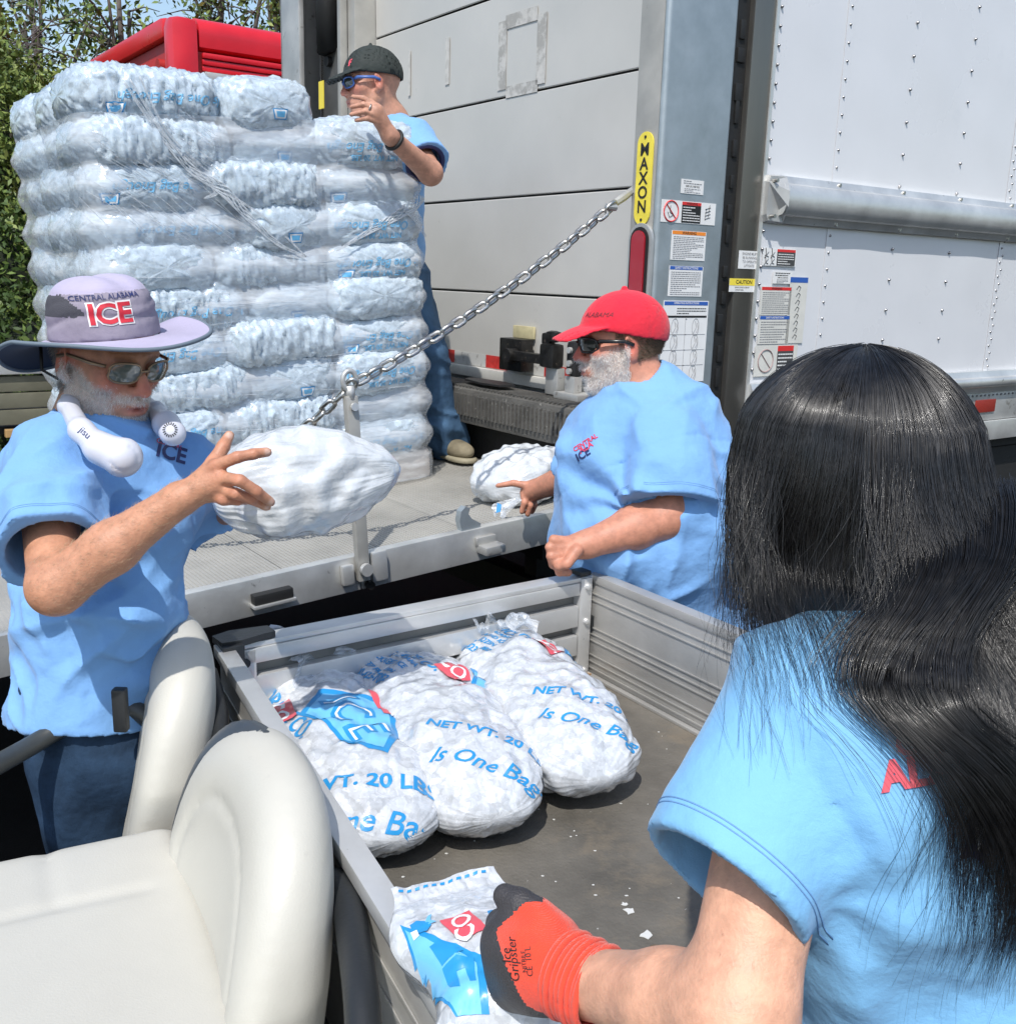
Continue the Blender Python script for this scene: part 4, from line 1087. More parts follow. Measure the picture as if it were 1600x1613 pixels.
bush('shaded bush between the pallet and the red body', 110, 420, 9.0, (1.0, .8, 1.2), 3500, .06, (.4, .4, .2))
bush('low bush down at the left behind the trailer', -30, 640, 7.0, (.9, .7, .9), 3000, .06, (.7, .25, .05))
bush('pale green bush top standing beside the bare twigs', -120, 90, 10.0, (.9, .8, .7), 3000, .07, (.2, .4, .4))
# a belt of far trees closes the horizon where the vehicles leave gaps
def far_belt():
    v = []; N = 5000
    a = rng.uniform(-math.pi*.55, math.pi*.55, N); rr_ = rng.uniform(38, 46, N)
    hgt = 4.5+2.5*fbm(np.stack([a*9, a*0, a*0], 1), 3)
    p = np.stack([rr_*np.sin(a), rr_*np.cos(a), hgt*rng.random(N)**.7], 1)
    o = leaves('tree_belt', p, .8, None, 3, .5, w=(.45, .4, .15)); tag(o, 'distant belt of mixed green trees along the horizon', 'trees', kind='stuff')
far_belt()
# ================================================================== BAGS OF ICE
def ice_mat(name, col, ss=.3, sc=1.0, rough=.13, trans=0.):
    m = mat(name, col, rough, 0, spec=.6, coat=.8, sss=ss, sssr=(.03, .035, .04), trans=trans,
            cells=[(46*sc, .84, 1.10, .90), (105*sc, .88, 1.10, .95)], bump=(46*sc, .38, 3, 'voronoi'), bump2=(22*sc, 1.0, 9))
    return m
ICE_H = ice_mat('clear_plastic_over_ice', (.64, .67, .71), .12)
ICE_P = ice_mat('clear_plastic_over_stacked_ice', (.56, .66, .75), .25, .9, .18)
FILM = None
ICE_W = mat('frosted_bag_plastic', (.60, .63, .66), .16, spec=.6, coat=.4, sss=.2, sssr=(.03, .035, .04), cells=[(46, .93, 1.05, .96)], bump=(26, .7, 8), bump2=(70, .5, 6))
BLUEI = mat('bag_print_blue', (.02, .27, .60), .35, coat=.3); LBLUE = mat('bag_print_light_blue', (.16, .50, .82), .35, coat=.3); REDI = mat('bag_print_red', (.72, .09, .12), .35, coat=.3)
WHI = mat('bag_print_white', (.8, .82, .84), .35, coat=.3)
def pillow(L, W, H, seed=0, ff=(14, 9), nu=120, nv=84, lump=.006, crease=.004, flat=.55, taper=0, pl=3.4, neck=0, e=.80, hp_=1.7, fine=0):
    """closed pillow surface; x along the bag, z up, resting on its flattened belly"""
    u = np.linspace(-1, 1, nu); u = np.sign(u)*(1-(1-np.abs(u))**1.35); th = np.linspace(0, 2*math.pi, nv, endpoint=False)
    U, T = np.meshgrid(u, th, indexing='ij')
    a = np.clip(1-np.abs(U)**pl, 0, 1)
    w = W*a**(1/2.6)*(1-taper*(U+1)/2); hh = H*a**(1/hp_)*(1-taper*.6*(U+1)/2)
    c, s = np.cos(T), np.sin(T)
    x = L*U+0*T; y = w*np.sign(c)*np.abs(c)**e; z = hh*np.sign(s)*np.abs(s)**e
    z = np.where(z < -H*flat, -H*flat+(z+H*flat)*.12, z)
    v = np.stack([x, y, z], -1).reshape(-1, 3)
    idx = np.arange(nu*nv).reshape(nu, nv)
    q = np.stack([idx[:-1], np.roll(idx, -1, 1)[:-1], np.roll(idx, -1, 1)[1:], idx[1:]], -1).reshape(-1, 4)
    n = vnormals(v, q); o = A3(seed*3.7, seed*1.3, seed*2.1)
    if ((v*n).sum(1).mean()) < 0: q = q[:, ::-1]; n = -n
    av = a.reshape(-1)**.5
    d = lump*2*(fbm(v*16+o, 2)-.5)*2+lump*1.3*(vnoise(v*34+o)-.5)*2
    # gathered creases run from both ends
    cr = ridge(np.stack([v[:, 0]*5, np.arctan2(v[:, 2], v[:, 1]*.7)*5, v[:, 2]*0], 1)+o, 3)
    d = d+crease*cr*(.25+.9*(np.abs(v[:, 0])/L)**2)*np.clip(1-(np.abs(v[:, 0])/L)**10, 0, 1)+crease*.7*ridge(v*A3(9, 20, 20)+o+5, 2)
    if fine: d = d+fine*ridge(np.stack([v[:, 0]*ff[0], np.arctan2(v[:, 2], v[:, 1])*ff[1], v[:, 0]*0], 1)+o, 3)
    v = v+n*(d*(.15+.85*av))[:, None]
    b = v[:, 2] < -H*flat+.003; v[b, 2] = -H*flat+(v[b, 2]+H*flat)*.2
    v[:, 2] -= v[:, 2].min()
    return v, q
def xf(v, M4): 
    m = np.array(M4); return v@m[:3, :3].T+m[:3, 3]
def logo(org, ux, uy, dr, bv, sc, parent, tilt=0., full=True):
    """blue angular emblem with red name blocks"""
    c, s_ = math.cos(tilt), math.sin(tilt); ux, uy = np.array(ux)*c+np.array(uy)*s_, -np.array(ux)*s_+np.array(uy)*c
    kw = dict(org=org, ux=ux, uy=uy, dr=dr, bvh=bv, m=None, parent=parent)
    outer = [(-.62, .28), (-.30, .62), (.62, .30), (1.0, .0), (.55, -.30), (.1, -.34), (-.38, -.50), (-.80, -.1)]
    inn = [(x*.88, y*.86) for x, y in outer]
    sc_ = lambda P_: [(x*sc, y*sc) for x, y in P_]
    def wp(poly, m, eps, name='printed_emblem'): return wrap_poly(sc_(poly), org, ux, uy, dr, bv, name, m, parent, eps=eps, maxlen=.008)
    wp(outer, BLUEI, .0012); wp(inn, LBLUE, .0020)
    for k, (ch, x) in enumerate((('I', -.46), ('C', -.08), ('E', .40))):
        wrap_text(ch, .62*sc, np.array(org)+np.array(ux)*x*sc+np.array(uy)*.0*sc, ux, uy, dr, bv, 'printed_emblem', BLUEI, parent, eps=.0028, bold=.05)
        wrap_text(ch, .62*sc, np.array(org)+np.array(ux)*(x+.02)*sc-np.array(uy)*.0*sc, ux, uy, dr, bv, 'printed_emblem', WHI, parent, eps=.0034, bold=-.02)
    red = [(-.72, .88), (.10, .74), (.06, .36), (-.66, .46)]
    wp(red, REDI, .0036, 'printed_name_block'); wrap_text('YORK', .34*sc, np.array(org)+np.array(ux)*-.3*sc+np.array(uy)*.61*sc, np.array(ux)*.985-np.array(uy)*.17, np.array(uy)*.985+np.array(ux)*.17, dr, bv, 'printed_name_block', WHI, parent, eps=.0044, bold=.02)
    red = [(-.95, -.42), (-.42, -.50), (-.40, -.92), (-.95, -.84)]
    wp(red, REDI, .0036, 'printed_name_block'); wrap_text('CO.', .34*sc, np.array(org)+np.array(ux)*-.68*sc+np.array(uy)*-.67*sc, np.array(ux)*.99-np.array(uy)*.1, np.array(uy)*.99+np.array(ux)*.1, dr, bv, 'printed_name_block', WHI, parent, eps=.0044, bold=.02)
def hero_bag(name, label, ctr, dirx, L, W, H, seed, tilt=None, group=None, z0=None, **k):
    v, q = pillow(L, W, H, seed, nu=200, nv=150, **k)
    x = Vector(tuple(dirx)).normalized(); up = Vector(tilt or (0, 0, 1)); y = up.cross(x).normalized(); z = x.cross(y)
    M4 = frame(ctr, x, y, z); vw = xf(v, M4)
    root = thing(name, label, 'ice bag', tuple(ctr), group=group)
    o = meshobj('bag', vw, q, ICE_H, root, True); s_soft(o)
    return root, o, vw, q, bvh_of(vw, q), (np.array(x), np.array(y), np.array(z))
def s_soft(o): pass
def pleat_tail(name, a, b, w0, w1, m, parent, seed=0, n=70, nl=22, thick=.0012):
    """gathered plastic neck: a crumpled sheet fanning from a to b"""
    a = A3(*a); b = A3(*b); d = unit(b-a); s = unit(np.cross(d, A3(0, 0, 1))); u = np.cross(s, d); L = np.linalg.norm(b-a)
    v = []
    for i in range(nl):
        t = i/(nl-1); w = w0+(w1-w0)*t**1.2
        for k in range(n):
            e = k/(n-1)*2-1; an = e*math.pi*.8
            r = .35+.65*t
            off = w*.5*(e*s*(1+.06*math.sin(i*.8+seed))+u*(.20*math.sin(e*8+seed+i*.10)+.10*math.sin(e*19+i*.35+seed*2)+.05*math.sin(e*37+i*.2)))
            v.append(a+d*L*t*(1+.09*math.sin(e*5+seed)+.03*math.sin(e*17))+off+u*.25*w*t*math.sin(t*3))
    f = [(i*n+k, i*n+k+1, (i+1)*n+k+1, (i+1)*n+k) for i in range(nl-1) for k in range(n-1)]
    return meshobj(name, v, f, m, parent, True)
def film_mat():
    if 'film' in MATS: return MATS['film']
    m = bpy.data.materials.new('clear_film'); m.use_nodes = True; n = m.node_tree.nodes; l = m.node_tree.links; n.clear()
    out = n.new('ShaderNodeOutputMaterial'); tr = n.new('ShaderNodeBsdfTransparent'); tr.inputs[0].default_value = (.96, .98, 1, 1)
    pr = n.new('ShaderNodeBsdfPrincipled'); pr.inputs['Base Color'].default_value = (.86, .89, .92, 1); pr.inputs['Roughness'].default_value = .16; pr.inputs['Specular IOR Level'].default_value = .8
    mx = n.new('ShaderNodeMixShader')
    t = n.new('ShaderNodeTexNoise'); t.inputs['Scale'].default_value = 22; t.inputs['Detail'].default_value = 6
    tc = n.new('ShaderNodeTexCoord'); mp = n.new('ShaderNodeMapping'); mp.inputs['Rotation'].default_value = (.3, .6, .2); mp.inputs['Scale'].default_value = (1, 1, 5)
    l.new(tc.outputs['Object'], mp.inputs[0]); l.new(mp.outputs[0], t.inputs[0])
    r = n.new('ShaderNodeMapRange'); r.inputs[1].default_value = .42; r.inputs[2].default_value = .72; r.inputs[3].default_value = .22; r.inputs[4].default_value = .75
    l.new(t.outputs[0], r.inputs[0]); l.new(r.outputs[0], mx.inputs[0]); l.new(tr.outputs[0], mx.inputs[1]); l.new(pr.outputs[0], mx.inputs[2])
    bp = n.new('ShaderNodeBump'); bp.inputs['Strength'].default_value = .8; bp.inputs['Distance'].default_value = .006; l.new(t.outputs[0], bp.inputs['Height']); l.new(bp.outputs[0], pr.inputs['Normal'])
    l.new(mx.outputs[0], out.inputs[0]); MATS['film'] = m; return m
FILM = film_mat()
# ---------------------------------------------------------------- bags lying in the cart bed
BG = 'printed bags of ice lying in the cart bed'
def bed_bag(label, c, d, L, W, H, seed, marks):
    root, o, vw, q, bv, (ax, ay, az) = hero_bag('ice_bag', label, (c[0], c[1], ZF+.001), (d[0], d[1], 0), L, W, H, seed, group=BG, lump=.006, crease=.0055, pl=3.2, e=.90, fine=.0022, flat=.8)
    ux = -ay if (-ay)[0] > 0 else ay; uy = -ax; C0 = A3(c[0], c[1], ZF+H)
    dn = A3(0, 0, -1)
    marks(o, bv, C0, ux, uy, dn); return root, o
def rot(ux, uy, a): c, s = math.cos(a), math.sin(a); return ux*c+uy*s, -ux*s+uy*c
def m2(o, bv, C0, ux, uy, dn, ox=0, oy=0):
    C0 = C0+ux*ox+uy*oy
    a, b = rot(ux, uy, rad(-34)); dv = unit(A3(0, .42, -1))
    wrap_text('NET WT. 20 LBS. (9.07 kg)', .036, C0+ux*.110-uy*.245+A3(0, 0, .0), a, b, dv, bv, 'printed_text', BLUEI, o, bold=.03)
    wrap_text('Is One Bag Enough', .047, C0+ux*.070-uy*.325, a, b*1.0, dv, bv, 'printed_slogan', BLUEI, o, shear=.35, bold=.012)
    c_, d_ = rot(ux, uy, rad(-72))
    for k, (s_, z_) in enumerate((('YORK ICE CO.', .040), ('YORK, ALABAMA', .020), ('PACKAGED ICE', .020), ('KEEP FROZEN', .020), ('1-800-423-7082', .024))):
        wrap_text(s_, z_, C0+ux*(-.005-.026*k)+uy*(.20-.012*k), c_, d_, dn, bv, 'printed_text', BLUEI, o, bold=.03)
    logo(C0+ux*.150+uy*.03, *rot(ux, uy, rad(-66)), unit(A3(-.75, -.1, -1)), bv, .165, o)
def m1(o, bv, C0, ux, uy, dn):
    a, b = rot(ux, uy, rad(-16)); dv = unit(A3(0, .42, -1))
    a2, b2 = rot(ux, uy, rad(-20))
    wrap_text('NET WT. 20 LBS. (9.07 kg)', .046, C0+ux*.040-uy*.275, a2, b2, dv, bv, 'printed_text', BLUEI, o, bold=.03)
    wrap_text('Is One Bag Enough', .058, C0+ux*.03-uy*.365, a2, b2, dv, bv, 'printed_slogan', BLUEI, o, shear=.35, bold=.012)
    c_, d_ = rot(ux, uy, rad(-84)); wrap_text('YORK ICE CO.', .046, C0-ux*.100+uy*.06, c_, d_, dn, bv, 'printed_text', BLUEI, o, bold=.03)
    logo(C0+ux*.022-uy*.035, *rot(ux, uy, rad(-84)), unit(A3(0, .3, -1)), bv, .175, o)
dd = (.37, -.93)
r1 = bed_bag('bag of ice nearest the seats, big blue emblem and red blocks on top', (-.332, 1.90), (.42, -.91), .372, .143, .096, 11, m1)
r2 = bed_bag('middle bag of the three side by side in the cart bed', (-.142, 1.985), dd, .378, .148, .104, 12, m2)
r3 = bed_bag('bag of ice farthest right of the three, by the open bed floor', (.070, 2.145), (.33, -.945), .378, .148, .104, 13, lambda *a: m2(*a, ox=.01, oy=.02))
# gathered clear necks at their far ends
pleat_tail('bag_neck', (-.35, 2.22, ZF+.10), (-.42, 2.20, ZF+.20), .07, .26, FILM, r1[0], 1)
pleat_tail('bag_neck', (-.26, 2.28, ZF+.12), (-.33, 2.33, ZF+.20), .05, .14, FILM, r2[0], 2)
pleat_tail('bag_neck', (-.03, 2.42, ZF+.14), P(800, 985, 2.42), .07, .17, FILM, r3[0], 3)
pleat_tail('bag_neck', (-.40, 2.16, ZF+.10), (-.50, 2.10, ZF+.19), .08, .24, FILM, r1[0], 4)
# ---------------------------------------------------------------- bag in the hatted man's hands
a = P(352, 770, 1.78); b_ = P(636, 725, 1.86); c_ = (a+b_)/2+A3(0, .01, -.00); dx = unit(b_-a)
def held_bag():
    v, q = pillow(.172, .098, .098, 21, nu=230, nv=340, lump=.007, crease=.0035, flat=2.0, pl=2.5, fine=.0008, ff=(9, 11))
    v[:, 2] -= .098; t = (v[:, 0]/.172+1)/2
    v[:, 1:] *= (1.06-.42*t**2.2)[:, None]
    x = Vector(tuple(dx)); z = Vector(tuple(unit(CU*1.0+CR*.2))); y = z.cross(x).normalized(); z = x.cross(y)
    M4 = frame(tuple(P(485, 762, 1.84)), x, y, z); vw = xf(v, M4)
    root = thing('ice_bag', 'white bag of ice held in the air by the man in the lilac hat', 'ice bag', tuple(P(485, 765, 1.84)))
    meshobj('bag', vw, q, ICE_W, root, True)
    p0 = P(365, 765, 1.76); pleat_tail('bag_neck', P(392, 760, 1.76), P(352, 772, 1.72), .035, .075, FILM, root, 5)
    return root
held_bag()
# ---------------------------------------------------------------- bag at the platform's edge by the man in the red cap
def plat_bag():
    v, q = pillow(.215, .16, .10, 31, nu=180, nv=260, lump=.008, crease=.006, flat=.7, pl=2.6, fine=.002, ff=(9, 10))
    x = Vector(tuple(PX)).normalized(); 
    M4 = PM @ Matrix.Translation((-.235, .26, .0)) @ Matrix.Rotation(rad(25), 4, 'Z'); vw = xf(v, M4)
    root = thing('ice_bag', 'white bag of ice slumped on the platform edge beside the red-capped man', 'ice bag', tuple(pw(-.36, .22, 0)))
    o = meshobj('bag', vw, q, ICE_W, root, True)
    pleat_tail('bag_neck', P(818, 785, 3.22), P(785, 812, 3.20), .03, .10, FILM, root, 6)
    q_ = P(786, 800, 3.20); b = MB(); b.add([P(783, 792, 3.19), P(790, 795, 3.19), P(788, 806, 3.185), P(781, 808, 3.185)], [(0, 1, 2, 3)]); b.build('printed_mark', BLUEI, root)
plat_bag()
# ---------------------------------------------------------------- bag hanging from the gloved hand
def glove_bag():
    tl_, tr_, br_, bl_ = P(600, 1405, 1.18), P(792, 1366, 1.22), P(960, 1640, 1.02), P(705, 1690, 1.00)
    cen = (tl_+tr_+br_+bl_)/4; ux = unit((tr_-tl_)+(br_-bl_)); uy = unit((tl_-bl_)+(tr_-br_)); nz = unit(np.cross(ux, uy)); uy = np.cross(nz, ux)
    Wd = np.linalg.norm(tr_-tl_)/2*1.02; Lh = np.linalg.norm(tl_-bl_)/2*1.06
    nu, nv = 150, 110; U, V_ = np.meshgrid(np.linspace(-1, 1, nu), np.linspace(-1, 1, nv), indexing='ij'); U = U.ravel(); V_ = V_.ravel()
    wid = Wd*(1+.10*(1-V_)/2); th = .055*np.clip(1-U**4, 0, 1)**.6*np.clip((.80-V_)/.9, 0, 1)**.8*np.clip(1-np.clip(-V_, 0, 1)**6, 0, 1)
    su, sv = (U[:, None]+1)/2, (V_[:, None]+1)/2; base = (bl_*(1-su)+br_*su)*(1-sv)+(tl_*(1-su)+tr_*su)*sv+np.outer(.012*np.sin(V_*5)*U, ux)
    nse = (fbm(np.stack([U*3, V_*3, U*0], 1), 2)-.5)*.012+ridge(np.stack([U*3+V_, V_*7, U*0], 1)+3, 3)*.003
    top = base+np.outer(th+nse, nz); bot = base+np.outer(-th*.8+nse-.001, nz)
    idx = np.arange(nu*nv).reshape(nu, nv); q = np.stack([idx[:-1, :-1], idx[1:, :-1], idx[1:, 1:], idx[:-1, 1:]], -1).reshape(-1, 4)
    v = np.concatenate([top, bot]); Q = np.concatenate([q, q[:, ::-1]+nu*nv])
    root = thing('ice_bag', 'flattened printed ice bag gripped by the red and grey glove', 'ice bag', tuple(cen))
    o = meshobj('bag', v, Q, ICE_H, root, True); bv = bvh_of(v, Q)
    dr = -nz; a, b2 = rot(ux, uy, rad(12))
    # emblem seen upside down from here
    ex, ey = rot(ux, uy, rad(160))
    logo(cen-ux*.075-uy*.055, ux*math.cos(rad(-50))+uy*math.sin(rad(-50)), -ux*math.sin(rad(-50))+uy*math.cos(rad(-50)), dr, bv, .0001, o) if False else None
    def wp(poly, m, eps, name='printed_emblem'):
        pts = []
        for (px, py) in poly:
            d = P(px, py, 1)-A3(0, 0, CZ); t = ((cen-A3(0, 0, CZ))@nz)/(d@nz); r_ = A3(0, 0, CZ)+d*t-cen; pts.append((r_@ux, r_@uy))
        return wrap_poly(pts, cen, ux, uy, dr, bv, name, m, o, eps=eps, maxlen=.007)
    wp([(632, 1478), (662, 1498), (704, 1528), (738, 1546), (762, 1560), (772, 1640), (720, 1640), (655, 1540)], BLUEI, .0012)
    wp([(640, 1490), (672, 1516), (705, 1540), (734, 1556), (752, 1570), (760, 1640), (724, 1640), (660, 1542)], LBLUE, .0020)
    wp([(680, 1532), (690, 1526), (732, 1548), (700, 1563)], BLUEI, .0028); wp([(700, 1566), (722, 1558), (748, 1562), (752, 1600), (742, 1600), (735, 1575), (722, 1578), (728, 1605), (712, 1600)], BLUEI, .0028)
    wp([(648, 1484), (658, 1480), (672, 1486), (682, 1494), (676, 1506), (664, 1506), (652, 1496)], BLUEI, .0028); wp([(650, 1500), (660, 1498), (664, 1510), (656, 1514)], WHI, .0034)
    wp([(676, 1474), (682, 1470), (680, 1484), (690, 1488), (678, 1494), (672, 1488)], LBLUE, .0028)
    wp([(694, 1487), (740, 1473), (770, 1522), (727, 1534)], REDI, .0028, 'printed_name_block')
    q0 = None
    def at(px, py):
        d = P(px, py, 1)-A3(0, 0, CZ); t = ((cen-A3(0, 0, CZ))@nz)/(d@nz); return A3(0, 0, CZ)+d*t
    px_ = unit(at(742, 1520)-at(720, 1483)); e1_ = unit(at(722, 1524)-at(752, 1515)); 
    tx_ = unit(at(737, 1485)-at(746, 1525))  # letters read up the block
    ty_ = np.cross(nz, tx_)
    wrap_text('CO.', .030, at(732, 1503), tx_, ty_, dr, bv, 'printed_name_block', WHI, o, eps=.0038, bold=.02)
    for k in range(12):
        x = 615+k*13; y = 1412-k*3.2
        wp([(x, y), (x+7, y-2.5), (x+7, y+1.5), (x, y+3.5)], BLUEI, .0014, 'printed_text')
    wp([(768, 1474), (776, 1470), (779, 1480), (771, 1484)], BLUEI, .002)
    wrap_text('Y', .05, at(862, 1592), unit(at(872, 1586)-at(852, 1590)), unit(at(860, 1580)-at(866, 1602)), dr, bv, 'printed_text', BLUEI, o, eps=.002, bold=.05)
glove_bag()

# ---------------------------------------------------------------- wrapped pallet
pa, pb_ = -.3345, .757
pal = thing('pallet_base', 'brown wrapped base under the tall stack of ice bags', 'pallet', tuple(pw(pa-.6, pb_+.5, 0)))
CARD = mat('wrapped_cardboard', (.40, .34, .29), .45, vary=(7, .12), bump=(20, .4), coat=.3)
b = MB()
for k in range(5): b.box((pa-1.19, pb_+.02+k*.22, .085), (pa-.01, pb_+.02+k*.22+.14, .105), T=PM)
b.build('deck_boards', CARD, pal)
for k in range(3):
    b = MB(); b.box((pa-1.19+k*.545, pb_+.02, .004), (pa-1.19+k*.545+.09, pb_+.98, .084), T=PM); b.build('stringer', CARD, pal)
b = MB(); b.box((pa-1.16, pb_+.0, .0), (pa+.0, pb_+1.0, .12), T=PM, bev=.02); b.build('base_wrap', CARD, pal, smooth='auto')
protos = {}
def bag_proto(L, W, H, seed):
    k = (L, W, seed)
    if k in protos: return protos[k]
    v, q = pillow(L, W, H, seed, nu=84, nv=60, lump=.022, crease=.0035, flat=.96, pl=6.0, e=.62, hp_=2.3)
    v[:, 2] -= H*.95
    protos[k] = (v, q); return protos[k]
SG = 'stacked bags of ice under stretch wrap'
WRAPTXT = mat('faded_bag_print', (.16, .42, .66), .4, coat=.3)
NL = 10; LH = .1345; z0 = .115
ordn = ['top', 'second', 'third', 'fourth', 'fifth', 'sixth', 'seventh', 'eighth', 'ninth', 'bottom']
me_cache = {}
rs = random.Random(5)
for lay in range(NL):      # from the bottom up
    name_l = ordn[NL-1-lay]; zc_ = z0+LH*(lay+.5)+.0
    sh_ = .0
    wl = [[.45, .32, .38], [.34, .44, .37]][lay % 2] if lay < NL-1 else [.44, .31]
    x = pa-1.16
    place = []
    for i, w in enumerate(wl):
        place.append((x+w/2, pb_+.19, w/2, .20, 0, ['left', 'middle', 'right'][i] if len(wl) == 3 else ['left', 'right'][i], 'front', i)); x += w
    dpt = [[.33, .36], [.38, .31]][lay % 2]
    y = pb_+.36
    for j, w in enumerate(dpt):
        place.append((pa-1.16+.20, y+w/2, .205, w/2, 0, ['nearer', 'farther'][j], 'left side', j)); y += w
    if lay < NL-1: place.append((pa-.20, pb_+.36+.33, .20, .31, 0, 'only', 'right side', 0))
    else: place.append((pa-.75, pb_+.60, .30, .24, 0, 'only', 'middle', 0))
    for (cx, cy, hw_, hd_, _, wh, side, i) in place:
        if side == 'front': lab = '%s front bag of ice in the %s layer of the wrapped stack' % (wh, name_l)
        elif side == 'left side': lab = '%s bag of ice on the left side of the %s layer of the stack' % (wh, name_l)
        else: lab = 'bag of ice behind the front row, %s of the %s stack layer' % (side.replace(' side', ''), name_l)
        seed = rs.randint(1, 4)
        vb_, qb = bag_proto(1.0, .75, .36, seed)
        big = lay == NL-1
        jx = rs.uniform(-.016, .016); jy = rs.uniform(-.022, .022)
        hz = LH*(.80 if not big else .80)
        top_fade = 1-.0*lay
        lean = (.0 if lay < 7 else -.0)
        yaw = rs.uniform(-7, 7); roll = rs.uniform(-2.5, 2.5)
        # real sizes vary; each bag keeps its own mesh scale
        if hw_ >= hd_: S = (hw_*1.12, hd_*1.14/.75, hz/.36/.9*.82); rz = 0
        else: S = (hd_*1.12, hw_*1.14/.75, hz/.36/.9*.82); rz = 90
        if rs.random() < .5: rz += 180
        bulge = .012*math.sin((lay+.5)/NL*math.pi)
        M4 = PM @ Matrix.Translation((cx+jx+lean, cy+jy-(bulge if side == 'front' else 0), zc_+(rs.uniform(-.009, .009))-(.02*i if big and side == 'front' else 0))) @ Matrix.Rotation(rad(roll), 4, 'Y') @ Matrix.Rotation(rad(rz+yaw), 4, 'Z')
        root = thing('ice_bag', lab, 'ice bag', group=SG, mat4=M4)
        key = (seed, round(S[0], 3), round(S[1], 3), round(S[2], 3))
        if key in me_cache:
            o = bpy.data.objects.new('bag', me_cache[key]); COL.objects.link(o); o.parent = root
        else:
            vv = vb_*A3(*S)
            o = meshobj('bag', vv, qb, ICE_P, root, True, world=False); me_cache[key] = o.data
        # printing on bags whose long side faces out (upside down, as they lie)
        if side == 'front':
            Mi = M4.inverted(); vv = vb_*A3(*S); bv = bvh_of(vv, qb); Rm = np.array(Mi.to_3x3())
            ux = Rm@(-np.array(PX)); uy = Rm@(-np.array(PZ_)); dr = Rm@np.array(PY)
            loc = lambda dx, dz: np.array(Mi @ (PM @ Vector((cx+dx, cy-.25, zc_+dz))))
            if i in (0, 2) and (lay*5+i) % 3 != 1:
                wrap_text('Is One Bag Enough', .044, loc(.04 if i == 0 else .0, -.005), ux, uy, dr, bv, 'printed_slogan', WRAPTXT, o, shear=.35, bold=.012, world=False, eps=.003)
                if i == 2: wrap_text('NET WT. 20 LBS.', .026, loc(.0, -.040), ux, uy, dr, bv, 'printed_text', WRAPTXT, o, bold=.03, world=False, eps=.003)
            if (lay+i) % 2 == 1 or big:
                q0 = loc(.02 if i == 1 else -.14, -.040)
                w_, h_ = .028, .017
                for (poly, mm, ee) in (([(-w_, -h_), (w_, -h_), (w_*.8, h_), (-w_*.8, h_)], BLUEI, .003), ([(-w_*.86, -h_*.8), (w_*.86, -h_*.8), (w_*.68, h_*.8), (-w_*.68, h_*.8)], WHI, .0042), ([(-w_*.6, -h_*.5), (w_*.6, -h_*.5), (w_*.5, h_*.5), (-w_*.5, h_*.5)], LBLUE, .0054)):
                    wrap_poly(poly, q0, ux, uy, dr, bv, 'printed_mark', mm, o, eps=ee, world=False)
